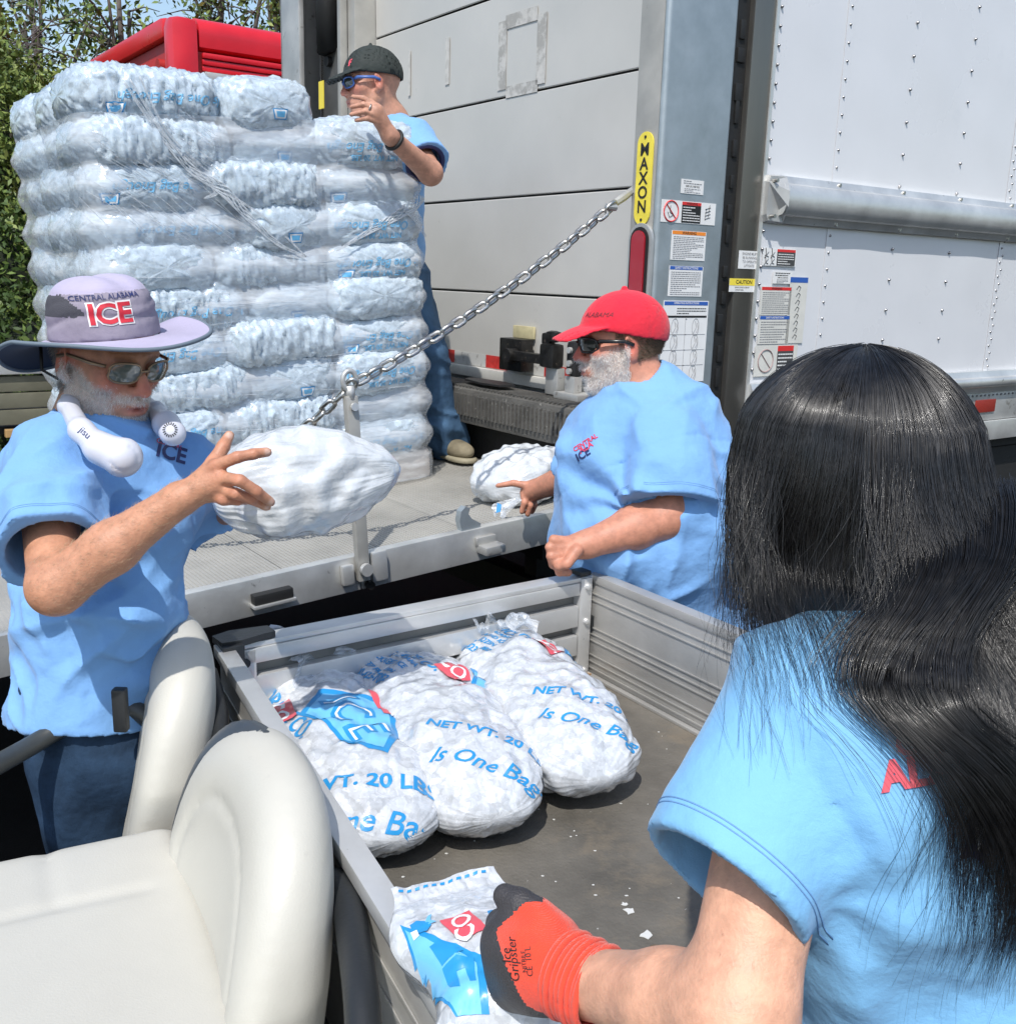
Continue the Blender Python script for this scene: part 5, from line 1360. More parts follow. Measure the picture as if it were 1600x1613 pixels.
# stretch wrap: a thin clear skin pulled over the sides, with twisted ropes of film
def stack_out(u, z):
    """point on the wrap; u runs 0..4 round the four sides"""
    x0, x1, y0, y1 = pa-1.235, pa+.02, pb_-.035, pb_+1.06
    c = [(x1, y0), (x0, y0), (x0, y1), (x1, y1)]
    i = int(u) % 4; t = u-int(u); a_ = c[i]; b2 = c[(i+1) % 4]
    return a_[0]+(b2[0]-a_[0])*t, a_[1]+(b2[1]-a_[1])*t
def wrap_sheet():
    poly = roundbox(pa-1.215, pb_-.045, pa+.035, pb_+1.07, .10, 8); 
    # resample evenly
    pts = np.array(poly+[poly[0]]); seg = np.linalg.norm(np.diff(pts, axis=0), axis=1); cum = np.concatenate([[0], np.cumsum(seg)]); N = 260
    s = np.linspace(0, cum[-1], N, endpoint=False); X = np.interp(s, cum, pts[:, 0]); Y = np.interp(s, cum, pts[:, 1])
    cx_, cy_ = X.mean(), Y.mean(); nz = 110; v = []
    for k in range(nz):
        z = .01+(1.33)*k/(nz-1); ph = (z-z0)/LH; inn = -.028*abs(math.cos(ph*math.pi))**2 if z > z0 else -.01
        r = 1+0*X
        dx, dy = X-cx_, Y-cy_; L_ = np.hypot(dx, dy)
        p = np.stack([X*6, Y*6, np.full(N, z*6)], 1)
        off = inn+.010*(vnoise(p*1.2)-.5)+.004*ridge(np.stack([s*3+z*6, s*.4-z*22, s*0], 1), 2)
        v.append(np.stack([X+dx/L_*off, Y+dy/L_*off, np.full(N, z)], 1))
    v = np.concatenate(v); idx = np.arange(N*nz).reshape(nz, N)
    q = np.stack([idx[:-1], np.roll(idx, -1, 1)[:-1], np.roll(idx, -1, 1)[1:], idx[1:]], -1).reshape(-1, 4)
    # the wrap is open above the second layer at the right front
    root = thing('stretch_wrap', 'clear stretch film wound round the tall stack of ice bags', 'plastic wrap', tuple(pw(pa-.6, pb_, 0)))
    vw = xf(v, PM)
    m = film2(); o = meshobj('film', vw, q, m, root, True)
    # ropes of twisted film
    bun = mat('bunched_film', (.70, .75, .80), .25, coat=.6, alpha=.6, bump=(60, .6, 3))
    def onface(px, py, off=-.055):
        d = P(px, py, 1)-A3(0, 0, CZ); n_ = np.array(PY); o_ = np.array(pw(0, pb_+off, 0)); t = ((o_-A3(0, 0, CZ))@n_)/(d@n_); return A3(0, 0, CZ)+d*t
    ropes = [([(195, 128), (245, 200), (300, 265), (350, 298), (395, 345), (440, 385), (478, 402)], [.002, .006, .011, .016, .010, .006, .002]),
             ([(530, 395), (575, 368), (615, 345), (648, 325), (662, 312)], [.002, .007, .013, .018, .012]),
             ([(640, 330), (655, 345), (670, 372)], [.01, .008, .003]),
             ([(300, 265), (340, 300), (322, 312)], [.003, .006, .002]), ([(205, 125), (262, 215), (310, 262)], [.002, .004, .004]), ([(220, 120), (262, 205), (318, 262)], [.0015, .003, .003]), ([(352, 300), (420, 345), (482, 404)], [.003, .003, .0015])]
    for pts_, r_ in ropes:
        P3 = spline([onface(*p) for p in pts_], 10); n = len(P3); rr_ = np.interp(np.linspace(0, 1, n), np.linspace(0, 1, len(r_)), r_)
        # several strands twisting together
        for k in range(8):
            mb = MB(); pp = [P3[i]+Vector(tuple(np.array(PX)))*(rr_[i]*1.3*math.cos(k*.785+i*.22))+Vector(tuple(PZ_))*(rr_[i]*1.3*math.sin(k*.785+i*.22))*.8 for i in range(n)]
            mb.tube(pp, [max(.0005, x*.17*(1+.5*math.sin(i*.9+k))) for i, x in enumerate(rr_)], 6); mb.build('film_rope', bun, o, smooth=True)
    # fine tension lines fanning over the left part of the front face
    r2_ = random.Random(3); mb = MB()
    for k in range(70):
        x_ = r2_.uniform(115, 330); y_ = r2_.uniform(175, 330); l_ = r2_.uniform(40, 130); a_ = rad(r2_.uniform(28, 46))
        p1 = onface(x_, y_, -.050); p2 = onface(min(x_+l_*math.cos(a_), 470), y_+l_*math.sin(a_), -.050); mb.tube([p1, (p1+p2)/2+A3(0, -.002, 0), p2], [.0003, .0009, .0003], 4)
    for k in range(60):
        x_ = r2_.uniform(120, 600); y_ = r2_.uniform(400, 720); l_ = r2_.uniform(30, 160); a_ = rad(r2_.uniform(-8, 4))
        p1 = onface(x_, y_, -.050); p2 = onface(min(x_+l_, 670), y_+l_*math.sin(a_), -.050); mb.tube([p1, (p1+p2)/2, p2], [.0003, .0008, .0003], 4)
    tag(mb.build('tension_lines', bun, o, smooth=True), kind='stuff')
def film2():
    m = FILM.copy(); m.name = 'stretch_film'; n = m.node_tree.nodes
    for x in n:
        if x.type == 'MAP_RANGE': x.inputs[1].default_value = .45; x.inputs[2].default_value = .80; x.inputs[3].default_value = .30; x.inputs[4].default_value = .62
        if x.type == 'MAPPING': x.inputs['Scale'].default_value = (1.2, 1.2, 4); x.inputs['Rotation'].default_value = (.25, -.35, 0)
        if x.type == 'TEX_NOISE': x.inputs['Scale'].default_value = 9
    return m
wrap_sheet()
# ================================================================== PEOPLE
SKIN_T = [(0, 0)]
def skin_mat(name, col, sss=.12, rough=.48):
    m = mat(name, col, rough, 0, bump=(260, .22, 5), bump2=(700, .10, 3), sss=sss, vcol='Col', vary=(55, .17), spec=.4, spots=(130, .66, (.30, .13, .08), .6, .2), sssr=(.012, .005, .003))
    return m
class Head:
    def __init__(s, c, fwd, up, k=1.0, jaw=1.0, nose=1.0):
        s.c = A3(*c); s.x = unit(fwd); up = unit(up); s.z = unit(up-s.x*(up@s.x)); s.y = np.cross(s.z, s.x)
        s.R = np.stack([s.x, s.y, s.z], 1); s.k = k; s.jaw = jaw; s.nose = nose
    def w(s, x, y, z): return s.c+s.R@A3(x, y, z)*s.k
    def loc(s, p): return ((p-s.c)@s.R)/s.k
    def sdf(s, p, female=False):
        q = s.loc(p); m = q.copy(); m[:, 1] = np.abs(m[:, 1]); j = s.jaw
        d = sd_ell(q, (-.012, 0, .035), (.100, .078, .092))
        d = smin(d, sd_ell(q, (.034, 0, -.038), (.056, .056*j, .080)), .03)
        d = smin(d, sd_caps(m, (-.002, .052*j, -.052), (.060, .018*j, -.100), .018, .018), .03)
        d = smin(d, sd_ell(q, (.070, 0, -.104), (.019, .024*j, .018)), .02)
        d = smin(d, sd_ell(m, (.056, .044, -.018), (.026, .022, .022)), .022)
        d = smin(d, sd_caps(m, (.078, .040, .030), (.088, .008, .027), .010, .011), .014)
        d = smax(d, -sd_ell(m, (.103, .033, .008), (.020, .020, .013)), .014)
        d = smin(d, sd_ell(m, (.074, .032, .008), (.0145, .0145, .0125)), .004)
        d = smin(d, sd_caps(q, (.089, 0, .018), (.112*s.nose, 0, -.026), .0075, .0125), .012)
        d = smin(d, sd_ell(m, (.100, .014, -.030), (.012, .0085, .009)), .007)
        d = smax(d, -sd_ell(m, (.110, .008, -.040), (.007, .005, .005)), .003)
        d = smin(d, sd_ell(q, (.082, 0, -.060), (.020, .034, .022)), .018)
        d = smin(d, sd_ell(q, (.0985, 0, -.0565), (.007, .024, .0055)), .005)
        d = smin(d, sd_ell(q, (.0965, 0, -.0700), (.008, .020, .0065)), .005)
        d = smax(d, -sd_ell(q, (.105, 0, -.0632), (.012, .022, .0022)), .003)
        d = smax(d, -sd_caps(m, (.099, .022, -.033), (.083, .037, -.064), .0022), .006)
        d = d+.0007*ridge(q*A3(35, 55, 60), 2)*(q[:, 0] > .02)
        # ear: rim, bowl and lobe
        e = q.copy(); e[:, 1] = np.abs(e[:, 1])
        Re = rotm(z=-22, y=-12)
        er = sd_ell(e, (-.006, .081, -.002), (.020, .008, .033), Re.T)
        er = smax(er, -sd_ell(e, (.000, .092, .000), (.012, .010, .021), Re.T), .004)
        er = smin(er, sd_ell(e, (.002, .076, -.030), (.009, .006, .010)), .008)
        d = smin(d, er, .007)
        return d*s.k
def line_sdf(p, segs, k=.03):
    d = None
    for a, b, ra, rb in segs:
        e = sd_caps(p, a, b, ra, rb); d = e if d is None else smin(d, e, k)
    return d
def fingers(p, chains, k=.006):
    """each chain: list of points and radii; kept apart from one another"""
    d = None
    for pts, rs in chains:
        e = None
        for i in range(len(pts)-1):
            c = sd_caps(p, pts[i], pts[i+1], rs[i], rs[i+1]); e = c if e is None else smin(e, c, .004)
        d = e if d is None else np.minimum(d, e) if k == 0 else smin(d, e, k)
    return d
def folds(p, dirs, seed=0):
    """cloth folds: each (direction, wavelength, depth, meander)"""
    o = 0
    for i, (dr, wl, amp, me) in enumerate(dirs):
        dr = unit(dr); a_ = p@dr; w_ = (vnoise(p*4+seed+i*3.1)-.5)*me
        q = p*(.42/wl); q = q+np.outer(a_*(1.0-.42)/wl+w_, dr)
        m = np.clip(vnoise(p*5+seed*1.7+i*9.3)*2.2-.40, 0, 1); r_ = np.clip(1-np.abs(2*vnoise(q+seed*2.3+i*4.9)-1)*1.7, 0, 1)
        o = o+amp*1.5*(r_**1.3)*m
    o = o+.0045*ridge(p*11+seed, 2)*np.clip(vnoise(p*4+seed+20)*2-.5, 0, 1)+.0016*ridge(p*30+seed, 2)
    return o
def shell(d, t=.006): return np.maximum(d, -(d+t))
def fshell(d, f, t=.008):
    """cloth: outer face carries the folds f, inner face stays smooth"""
    return np.maximum(d-f, -(d+t))
def make_mesh(name, fn, lo, hi, vox, m, parent, it=1, colf=None, label=None, lam=.5):
    v, q = sdf_mesh(fn, lo, hi, vox); v = relax(v, q, it, lam) if it else v
    o = meshobj(name, v, q, m, parent, True)
    if colf is not None: set_color(o, colf(v))
    if label: o['label'] = label
    o_v[name+str(len(o_v))] = 1
    return o, v, q
o_v = {}
def cut_end(d, p, c, ax, r=.14):
    """open a sleeve at c"""
    e = np.maximum(-(p-c)@ax, sd_caps(p, c, c+ax*.3, r)); return np.maximum(d, -e)
def stitch_ring(c, ax, bvh, r, parent, m=None):
    """a sewn line round a sleeve, found by probing the cloth from outside"""
    ax = unit(ax); u = unit(np.cross(ax, A3(.3, .2, 1))); w = np.cross(ax, u); run = []; runs = []
    for a in np.linspace(0, math.tau, 90):
        d = u*math.cos(a)+w*math.sin(a); h_ = bvh.ray_cast(Vector(tuple(c+d*r)), Vector(tuple(-d)), r*.75)
        if h_[0] is not None: run.append(np.array(h_[0])+d*.0002)
        elif run: runs.append(run); run = []
    if run: runs.append(run)
    b = MB()
    for r_ in runs:
        # break where the probe jumps to other cloth
        seg = [r_[0]]
        for p_ in r_[1:]:
            if np.linalg.norm(p_-seg[-1]) > .03:
                if len(seg) > 3: b.tube(seg, .0007, 4)
                seg = []
            seg.append(p_)
        if len(seg) > 3: b.tube(seg, .0007, 4)
    if b.v: tag(b.build('hem_stitching', m or mat('stitch_thread', (.15, .31, .56), .8), parent, smooth=True), kind='stuff')
def bounds(pts, r):
    a = np.array([A3(*p) for p in pts]); return a.min(0)-r, a.max(0)+r
def strands(name, roots, dirs, L, n, r, m, parent, curl=.25, grav=.0, label=None):
    """short tapered hairs as three-sided tubes"""
    N = len(roots); pts = np.zeros((N, n+1, 3)); pts[:, 0] = roots; d = dirs/np.linalg.norm(dirs, axis=1)[:, None]
    st = (L/n)[:, None] if hasattr(L, '__len__') else L/n
    for i in range(n):
        d = d+rng.normal(size=(N, 3))*curl/n; d[:, 2] -= grav/n; d /= np.linalg.norm(d, axis=1)[:, None]
        pts[:, i+1] = pts[:, i]+d*st
    return tube_mesh(name, pts, r, m, parent, label)
def tube_mesh(name, pts, r, m, parent, label=None, taper=True):
    N, K, _ = pts.shape
    t = np.gradient(pts, axis=1); t /= np.maximum(np.linalg.norm(t, axis=2), 1e-9)[..., None]
    a = np.array([.31, .62, .72]); u = np.cross(t, a); u /= np.maximum(np.linalg.norm(u, axis=2), 1e-9)[..., None]; w = np.cross(t, u)
    rr = (r if hasattr(r, '__len__') else np.full(N, r))[:, None]*(np.linspace(1, .25, K)[None] if taper else np.ones((1, K)))
    ring = np.stack([pts+rr[..., None]*(u*math.cos(k*2.0944)+w*math.sin(k*2.0944)) for k in range(3)], 2)
    v = ring.reshape(-1, 3)
    base = (np.arange(N)[:, None, None]*K+np.arange(K-1)[None, :, None])*3; k = np.arange(3)[None, None]
    f = np.stack([base+k, base+(k+1) % 3, base+3+(k+1) % 3, base+3+k], -1).reshape(-1, 4)
    o = meshobj(name, v, f, m, parent, True)
    if label: o['label'] = label
    return o
def face_pick(v, q, mask_fn, n):
    """random points on the mesh where mask_fn(verts) weights allow"""
    w = mask_fn(v); fw = w[q].mean(1)
    ar = np.linalg.norm(np.cross(v[q[:, 2]]-v[q[:, 0]], v[q[:, 3]]-v[q[:, 1]]), axis=1)
    pr = fw*ar; pr /= pr.sum(); idx = rng.choice(len(q), n, p=pr)
    b_ = rng.dirichlet((1, 1, 1, 1), n); pts = (v[q[idx]]*b_[..., None]).sum(1)
    nn = vnormals(v, q)[q[idx]].mean(1); nn /= np.maximum(np.linalg.norm(nn, axis=1), 1e-9)[:, None]
    return pts, nn
def sstep(a, b, x): t = np.clip((x-a)/(b-a), 0, 1); return t*t*(3-2*t)
def face_paint(h, base, red, lips, v, beard=None, beardcol=(.62, .55, .50)):
    q = h.loc(v); c = np.tile(np.array(base, float), (len(v), 1))
    def mix(wt, col):
        nonlocal c
        c = c*(1-wt[:, None])+np.array(col)*wt[:, None]
    near = np.linalg.norm(q, axis=1) < .2
    g = lambda x, y, z, r: np.exp(-(((q[:, 0]-x)**2+(np.abs(q[:, 1])-y)**2+(q[:, 2]-z)**2)/r**2))*near
    mix(.75*g(.115, 0, -.022, .022), red); mix(.6*g(.075, .045, -.02, .030), red); mix(.7*g(-.005, .085, 0, .03), red)
    lp = np.exp(-((q[:, 2]+.063)/.009)**2)*np.exp(-(q[:, 1]/.024)**4)*(q[:, 0] > .090)*near; mix(.85*lp, lips)
    if beard is not None: mix(beard(q)*near*.75, beardcol)
    n = fbm(v*60, 3)[:, None]; c = c*(.90+.2*n)
    return c
def cloth(name, col, **k):
    return mat(name, col, .85, 0, bump=(38, .8, 6), bump2=(900, .12, 2), vary=(9, .05), spec=.15, sheen=.15, **k)
SHIRT = cloth('sky_blue_cotton', (.19, .385, .70))
SHIRT_L = cloth('light_blue_jersey', (.20, .45, .72))
DENIM = mat('dark_denim', (.022, .045, .085), .8, bump=(60, .6, 5), bump2=(1200, .25, 2), vary=(14, .4), spec=.15)
HAIRG = mat('grey_hair', (.30, .27, .235), .5, vary=(60, .35)); HAIRW = mat('white_beard_hair', (.86, .83, .79), .5, vary=(60, .25))
HAIRB = mat('sandy_brown_hair', (.17, .12, .075), .5, vary=(60, .35))
NAVY = mat('ink_navy', (.02, .03, .12), .6); PINK = mat('ink_pink', (.62, .05, .10), .6)
LENSK = mat('dark_lens', (.02, .025, .02), .06, spec=.9, coat=1); FRAMEK = mat('black_frame', (.015, .015, .015), .25)
GOLD = mat('bronze_frame', (.32, .22, .14), .3, .8)

def glasses(h, parent, lens_m, frame_m, wrap=.018, top=.020, bot=-.014, half=.058, name='sunglasses', thick=.0022, arm=True):
    """two curved lenses, bridge and temples on head h"""
    g = thing(name, None, None) if False else None
    b = MB(); fr = MB()
    outs = []
    for sgn in (1, -1):
        rim = []
        for k in range(22):
            a = math.tau*k/22
            yy = .033+.026*np.sign(math.cos(a))*abs(math.cos(a))**.7; zz = .006+(.0175 if math.sin(a) > 0 else .0185)*np.sign(math.sin(a))*abs(math.sin(a))**.7
            xx = .108-wrap*((yy-.008)/.05)**2*1.1-(.004 if zz < 0 else 0)
            rim.append(h.w(xx, sgn*yy, zz))
        c = h.w(.111-wrap*.28, sgn*.033, .004)
        n = len(rim); b.add(list(rim)+[c], [(i, (i+1) % n, n) if sgn > 0 else ((i+1) % n, i, n) for i in range(n)])
        fr.tube(rim, thick*h.k, 5, closed=True)
        if arm: fr.tube([h.w(.097-wrap*.9, sgn*.060, .014), h.w(.07, sgn*.077, .016), h.w(.01, sgn*.084, .014), h.w(-.012, sgn*.085, .004)], thick*1.5*h.k, 6)
    fr.tube([h.w(.108, .009, .008), h.w(.112, 0, .011), h.w(.108, -.009, .008)], thick*1.2*h.k, 6)
    f_ = fr.build(name, frame_m, parent, smooth=True); l_ = b.build('lenses', lens_m, f_, smooth=True)
    return f_

# ---------------------------------------------------------------- baseball cap
def ballcap(h, m, parent, label, brim_dir=0, tall=.0, vox=.0045, brim_len=.082, brim_drop=.020, tilt=.10):
    def fn(p):
        q = h.loc(p)
        zz = q[:, 2]-.028-q[:, 0]*tilt
        d = sd_ell(q, (-.010, 0, .036), (.114, .091, .104+tall))
        d = np.maximum(shell(d, .007), -zz)
        # seams of the six panels
        ang = np.arctan2(q[:, 1], q[:, 0]+.01); d = d+.0013*np.exp(-(np.sin(ang*3)/.08)**2)
        d = d-.0022*(fbm(q*22, 3)-.5)
        d = np.minimum(d, sd_ell(q, (-.010, 0, .144+tall), (.009, .009, .006)))
        # brim: curved sheet
        x = q[:, 0]-.085; y = q[:, 1]
        zb = .034+.085*tilt-brim_drop*(np.maximum(x, 0)/brim_len)**1.5-5.2*y*y*(.5+x/brim_len*.9)*.55
        zb = np.where(x > -.05, zb, 9)
        out = (np.abs(y)/.083)**2.6+(np.maximum(x, 0)/brim_len)**2.4
        db = np.maximum(np.abs(q[:, 2]-zb)-.0034, (out-1)*.035); db = np.maximum(db, -(x+.035)); db = np.maximum(db, -sd_ell(q, (-.010, 0, .036), (.110, .087, .100)))
        return smin(d, db, .005)*h.k
    c = h.c; v, q = sdf_mesh(fn, c-.24*h.k, c+.24*h.k, vox); v = relax(v, q, 1)
    o = meshobj('baseball_cap', v, q, m, parent, True); o['label'] = label
    return o, v, q

# ================================================================== man in the bucket hat
def man_hat():
    root = thing('person', 'man in lilac bucket hat and sky blue T-shirt holding up a bag of ice', 'person', (-.72, 1.75, 0))
    H = Head(P(166, 564, 1.86), (.80, -.52, -.22), (.2, -.12, .97), k=1.04)
    nb = P(150, 690, 1.90); 
    sR = P(74, 738, 1.79); sL = P(288, 738, 2.00)      # shoulders
    el = P(88, 925, 1.60); wr = P(283, 786, 1.60)
    el2 = P(316, 800, 2.22); wr2 = P(392, 806, 1.98)
    chest = P(175, 800, 1.93); belly = P(160, 985, 1.92); hips = P(150, 1120, 1.93)
    # right hand, seen from its back
    T = lambda x, y, D: P(x, y, D)
    ch = [([T(340, 733, 1.585), T(374, 720, 1.575), T(400, 715, 1.585), T(421, 712, 1.60)], [.0105, .0092, .0088, .0078]),
          ([T(348, 752, 1.585), T(378, 757, 1.56), T(404, 774, 1.575), T(426, 791, 1.60)], [.0105, .0096, .009, .008]),
          ([T(343, 768, 1.60), T(372, 778, 1.575), T(396, 786, 1.59), T(420, 798, 1.62)], [.0105, .0092, .0088, .0078]),
          ([T(330, 779, 1.61), T(352, 787, 1.59), T(374, 788, 1.60), T(388, 788, 1.62)], [.010, .009, .0082, .0075])]
    th = [([T(312, 762, 1.60), T(338, 728, 1.61), T(352, 703, 1.62), T(361, 686, 1.63)], [.015, .013, .0105, .0085])]
    ch2 = [([P(380, 790, 1.90), P(405, 770, 1.86), P(428, 765, 1.83)], [.010, .009, .008])]
    def body(p):
        d = H.sdf(p)
        d = smin(d, sd_caps(p, H.w(-.02, 0, -.05), nb, .056, .062), .03)
        d = smin(d, sd_caps(p, nb, chest, .08, .12), .05)
        d = smin(d, sd_caps(p, sR, sL, .062, .062), .05)
        a = sd_caps(p, sR, el, .050, .041)
        a = smin(a, sd_caps(p, el, el*.55+wr*.45, .043, .040), .02)
        a = smin(a, sd_caps(p, el*.55+wr*.45, wr, .040, .0265), .02)
        # palm and knuckles
        a = smin(a, sd_caps(p, wr, (T(345, 752, 1.59)+T(338, 770, 1.60))/2, .024, .020), .014)
        a = smin(a, line_sdf(p, [(wr, T(340, 735, 1.59), .016, .0125), (wr, T(346, 754, 1.588), .016, .0125), (wr, T(336, 772, 1.605), .016, .012)], .008), .010)
        a = smin(a, fingers(p, ch, .0022), .007); a = smin(a, fingers(p, th, .003), .010)
        # tendons
        d = smin(d, a, .02)
        b = smin(sd_caps(p, sL, el2, .048, .038), sd_caps(p, el2, wr2, .038, .026), .02)
        b = smin(b, sd_caps(p, wr2, P(385, 800, 1.90), .024, .022), .012); b = smin(b, fingers(p, ch2, .002), .006)
        d = smin(d, b, .02)
        n = np.linalg.norm(p-(T(335, 755, 1.59)), axis=1)
        d = d+.0011*(ridge(p*95, 2)-.5)*np.clip(1-n/.09, 0, 1)
        return d
    lo, hi = bounds([H.c, el, sR, sL, T(430, 790, 1.6), chest, wr2, P(428, 765, 1.83)], .14)
    skm = skin_mat('tanned_skin', (.50, .25, .155))
    beard = lambda q: sstep(-.035, -.055, q[:, 2]+.0)*sstep(-.03, .01, q[:, 0])*(1-.9*(np.abs(q[:, 1]) < .020)*(np.abs(q[:, 2]+.063) < .007)*(q[:, 0] > .085)) 
    def beard_w(q):
        a = sstep(-.028, -.052, q[:, 2]-.55*np.maximum(0, .03-q[:, 0])*0+.25*(.06-q[:, 0])*(q[:, 0] < .06)*-1)
        side = (q[:, 0] < .085)*sstep(.000, -.03, q[:, 2]-.35*(.03-q[:, 0]))*(q[:, 0] > -.005)
        mou = np.exp(-((q[:, 2]+.047)/.009)**2)*(np.abs(q[:, 1]) < .036)*(q[:, 0] > .07)
        chin = sstep(-.072, -.080, q[:, 2])*(q[:, 0] > .02)
        w = np.clip(np.maximum(np.maximum(side*sstep(.03, .045, np.abs(q[:, 1])+0*q[:, 0]), mou), chin), 0, 1)
        lips = (np.abs(q[:, 1]) < .024)*(np.abs(q[:, 2]+.064) < .009)*(q[:, 0] > .085)
        return w*(1-lips)*(q[:, 2] > -.135)*(np.linalg.norm(q, axis=1) < .16)
    cf = lambda v: face_paint(H, (.50, .245, .15), (.55, .14, .10), (.42, .14, .12), v, beard_w)
    def cf2(v):
        c = cf(v)
        for pts_, rs_ in ch+th:
            tip = pts_[-1]; g = np.exp(-(np.linalg.norm(v-(tip+unit(A3(0, 0, CZ)-tip)*.007), axis=1)/.0062)**4)[:, None]; c = c*(1-.75*g)+A3(.72, .52, .44)*.75*g
            for kn_ in pts_[:-1]: g = np.exp(-(np.linalg.norm(v-kn_, axis=1)/.013)**2)[:, None]; c = c*(1-.4*g)+A3(.52, .17, .11)*.4*g
        return c
    o, v, q = make_mesh('body', body, lo, hi, .0036, skm, root, 1, cf2)
    # fine sun-bleached hairs on the forearm
    fw = lambda v_: (sd_caps(v_, el, wr, .055) < 0)*1.0
    pts, nn = face_pick(v, q, fw, 1500); strands('arm_hair', pts, nn*.4+unit(wr-el)*1.0, rng.uniform(.006, .012, len(pts)), 3, .00018, mat('pale_arm_hair', (.55, .42, .28), .5), root, .6)
    # beard
    pts, nn = face_pick(v, q, lambda v_: beard_w(H.loc(v_)), 7000)
    dn = -H.z*.9+H.x*.15; strands('beard', pts-nn*.001, nn*.75+dn*.8, rng.uniform(.004, .009, len(pts)), 3, .00036, HAIRW, root, .7)
    # short grey hair by the temple and nape
    hw = lambda v_: (lambda q_: (q_[:, 0] < .0)*(q_[:, 2] > -.06)*(q_[:, 2] < .04)*(np.linalg.norm(q_, axis=1) < .14)*(np.abs(q_[:, 1]) > .04)*(1-np.exp(-((q_[:, 0]+.006)**2+(q_[:, 2])**2)/.035**2)))(H.loc(v_))
    pts, nn = face_pick(v, q, hw, 1500); strands('hair', pts, nn*.5-H.z*.9-H.x*.3, rng.uniform(.008, .016, len(pts)), 3, .0004, HAIRG, root, .4)
    glasses(H, root, mat('grey_green_lens', (.10, .115, .10), .08, spec=.8, coat=1), GOLD, wrap=.014)
    # T-shirt: torso and sleeves as a thin shell
    hemR = sR*.26+el*.74; 
    axR = unit(el-sR)
    def shirt(p):
        d = sd_caps(p, chest+A3(-.01, 0, .02), belly, .140, .128)
        d = smin(d, sd_caps(p, belly, hips, .128, .140), .05)
        d = smin(d, sd_caps(p, sR+A3(.02, .01, -.015), sL+A3(-.02, .0, -.015), .070, .070), .06)
        d = smin(d, sd_caps(p, nb+A3(0, 0, -.02), chest, .082, .12), .06)
        s1 = sd_caps(p, sR, sR+axR*.34, .069, .082)
        ax2 = unit(el2-sL); s2 = sd_caps(p, sL, sL+ax2*.26, .070, .085)
        f = folds(p, [((.5, -.3, .8), .055, .011, 1.1), ((-.6, .2, .75), .075, .010, 1.3), ((.1, .2, 1), .12, .012, 1.0)], 2.)
        # folds gather from the armpit
        ap = P(130, 870, 1.75); r_ = p-ap; rr = np.linalg.norm(r_, axis=1); an = np.arctan2(r_[:, 2], r_[:, 0])
        f = f+.011*np.exp(-((rr-.11)/.10)**2)*(.5+.5*np.cos(an*9+vnoise(p*9)*3))
        d = smin(smin(fshell(d+.002, f*.9, .0065), cut_end(fshell(s1, f*.9, .0065), p, hemR, axR), .022), cut_end(fshell(s2, f*.9), p, sL+ax2*.17, ax2, .12), .022)
        neck = sd_caps(p, nb+A3(.01, -.01, -.02), H.w(-.01, 0, -.03), .078, .086)
        d = smax(d, -neck, .004)
        # hem of the shirt
        d = np.maximum(d, -(p[:, 2]-(hips[2]+.00+.02*np.sin(p[:, 0]*14))))
        # seam round the shoulder
        sm = (p-sR)@axR-.035+.25*((p-sR)@A3(0, 0, 1)); d = d+.0028*np.exp(-(sm/.0035)**2)
        return d
    lo, hi = bounds([sR, sL, el, hips, chest, nb, sL+unit(el2-sL)*.2], .19)
    so, sv_, sq = make_mesh('t_shirt', shirt, lo, hi, .0046, SHIRT, root, 1)
    bv = bvh_of(sv_, sq)
    stitch_ring(hemR-axR*.018, axR, bv, .11, so); stitch_ring(hemR-axR*.022, axR, bv, .11, so)
    uu = unit(np.cross(axR, A3(0, 0, 1))); ww = np.cross(axR, uu)
    # chest print
    vd = unit(P(272, 712, 1.9)-np.array([0, 0, CZ])); ux = unit(CR*.9-CU*.28); uy = unit(CU*.95+CR*.2)
    wrap_text('ICE', .040, P(270, 714, 1.75), ux, uy, vd, bv, 'chest_print', NAVY, so, bold=.03)
    wrap_text('CENTRAL', .012, P(267, 699, 1.75), ux, uy, vd, bv, 'chest_print', PINK, so, bold=.02)
    # jeans and legs
    kn = A3(hips[0]+.03, hips[1]-.02, .50); ft = A3(hips[0]-.02, hips[1]+.03, .10)
    kn2 = kn+A3(.20, .10, 0); ft2 = ft+A3(.20, .14, 0); hp = hips
    def jeans(p):
        d = sd_caps(p, hp+A3(.0, 0, .03), hp+A3(.03, .02, -.06), .120, .130)
        d = smin(d, line_sdf(p, [(hp+A3(-.02, -.03, -.08), kn, .098, .072), (kn, ft, .072, .064)], .02), .03)
        d = smin(d, line_sdf(p, [(hp+A3(.10, .06, -.08), kn2, .098, .072), (kn2, ft2, .072, .064)], .02), .03)
        d = d-folds(p, [((.3, 0, 1), .07, .011, 1.4), ((1, .3, .2), .09, .008, 1.2)], 5.)
        return np.maximum(d, p[:, 2]-hp[2]-.10)
    lo, hi = bounds([hp, ft, ft2], .2); lo[2] = .06
    jo, jv, jq = make_mesh('jeans', jeans, lo, hi, .009, DENIM, root, 2)
    bm_ = MB()
    bm_.tube([tuple(hp+A3(.104*math.cos(a), .104*math.sin(a), .045)) for a in np.linspace(0, math.tau, 33)[:-1]], .012, 6, closed=True); bm_.build('belt', BLACK, jo, smooth=True)
    for f_ in (ft, ft2): boot(f_, (.8, -.6, 0), root)
    q_ = P(190, 1118, 1.77); b = MB(); b.box((-.012, -.01, -.04), (.012, .01, .04), T=Matrix.Translation(tuple(q_)), bev=.004); b.build('belt_pouch', PLAST, root, smooth='auto')
    # ---- bucket hat
    LIL = mat('lilac_cloth', (.43, .39, .53), .8, bump=(50, .4, 4), bump2=(1100, .2, 2), vary=(12, .06), sheen=.2)
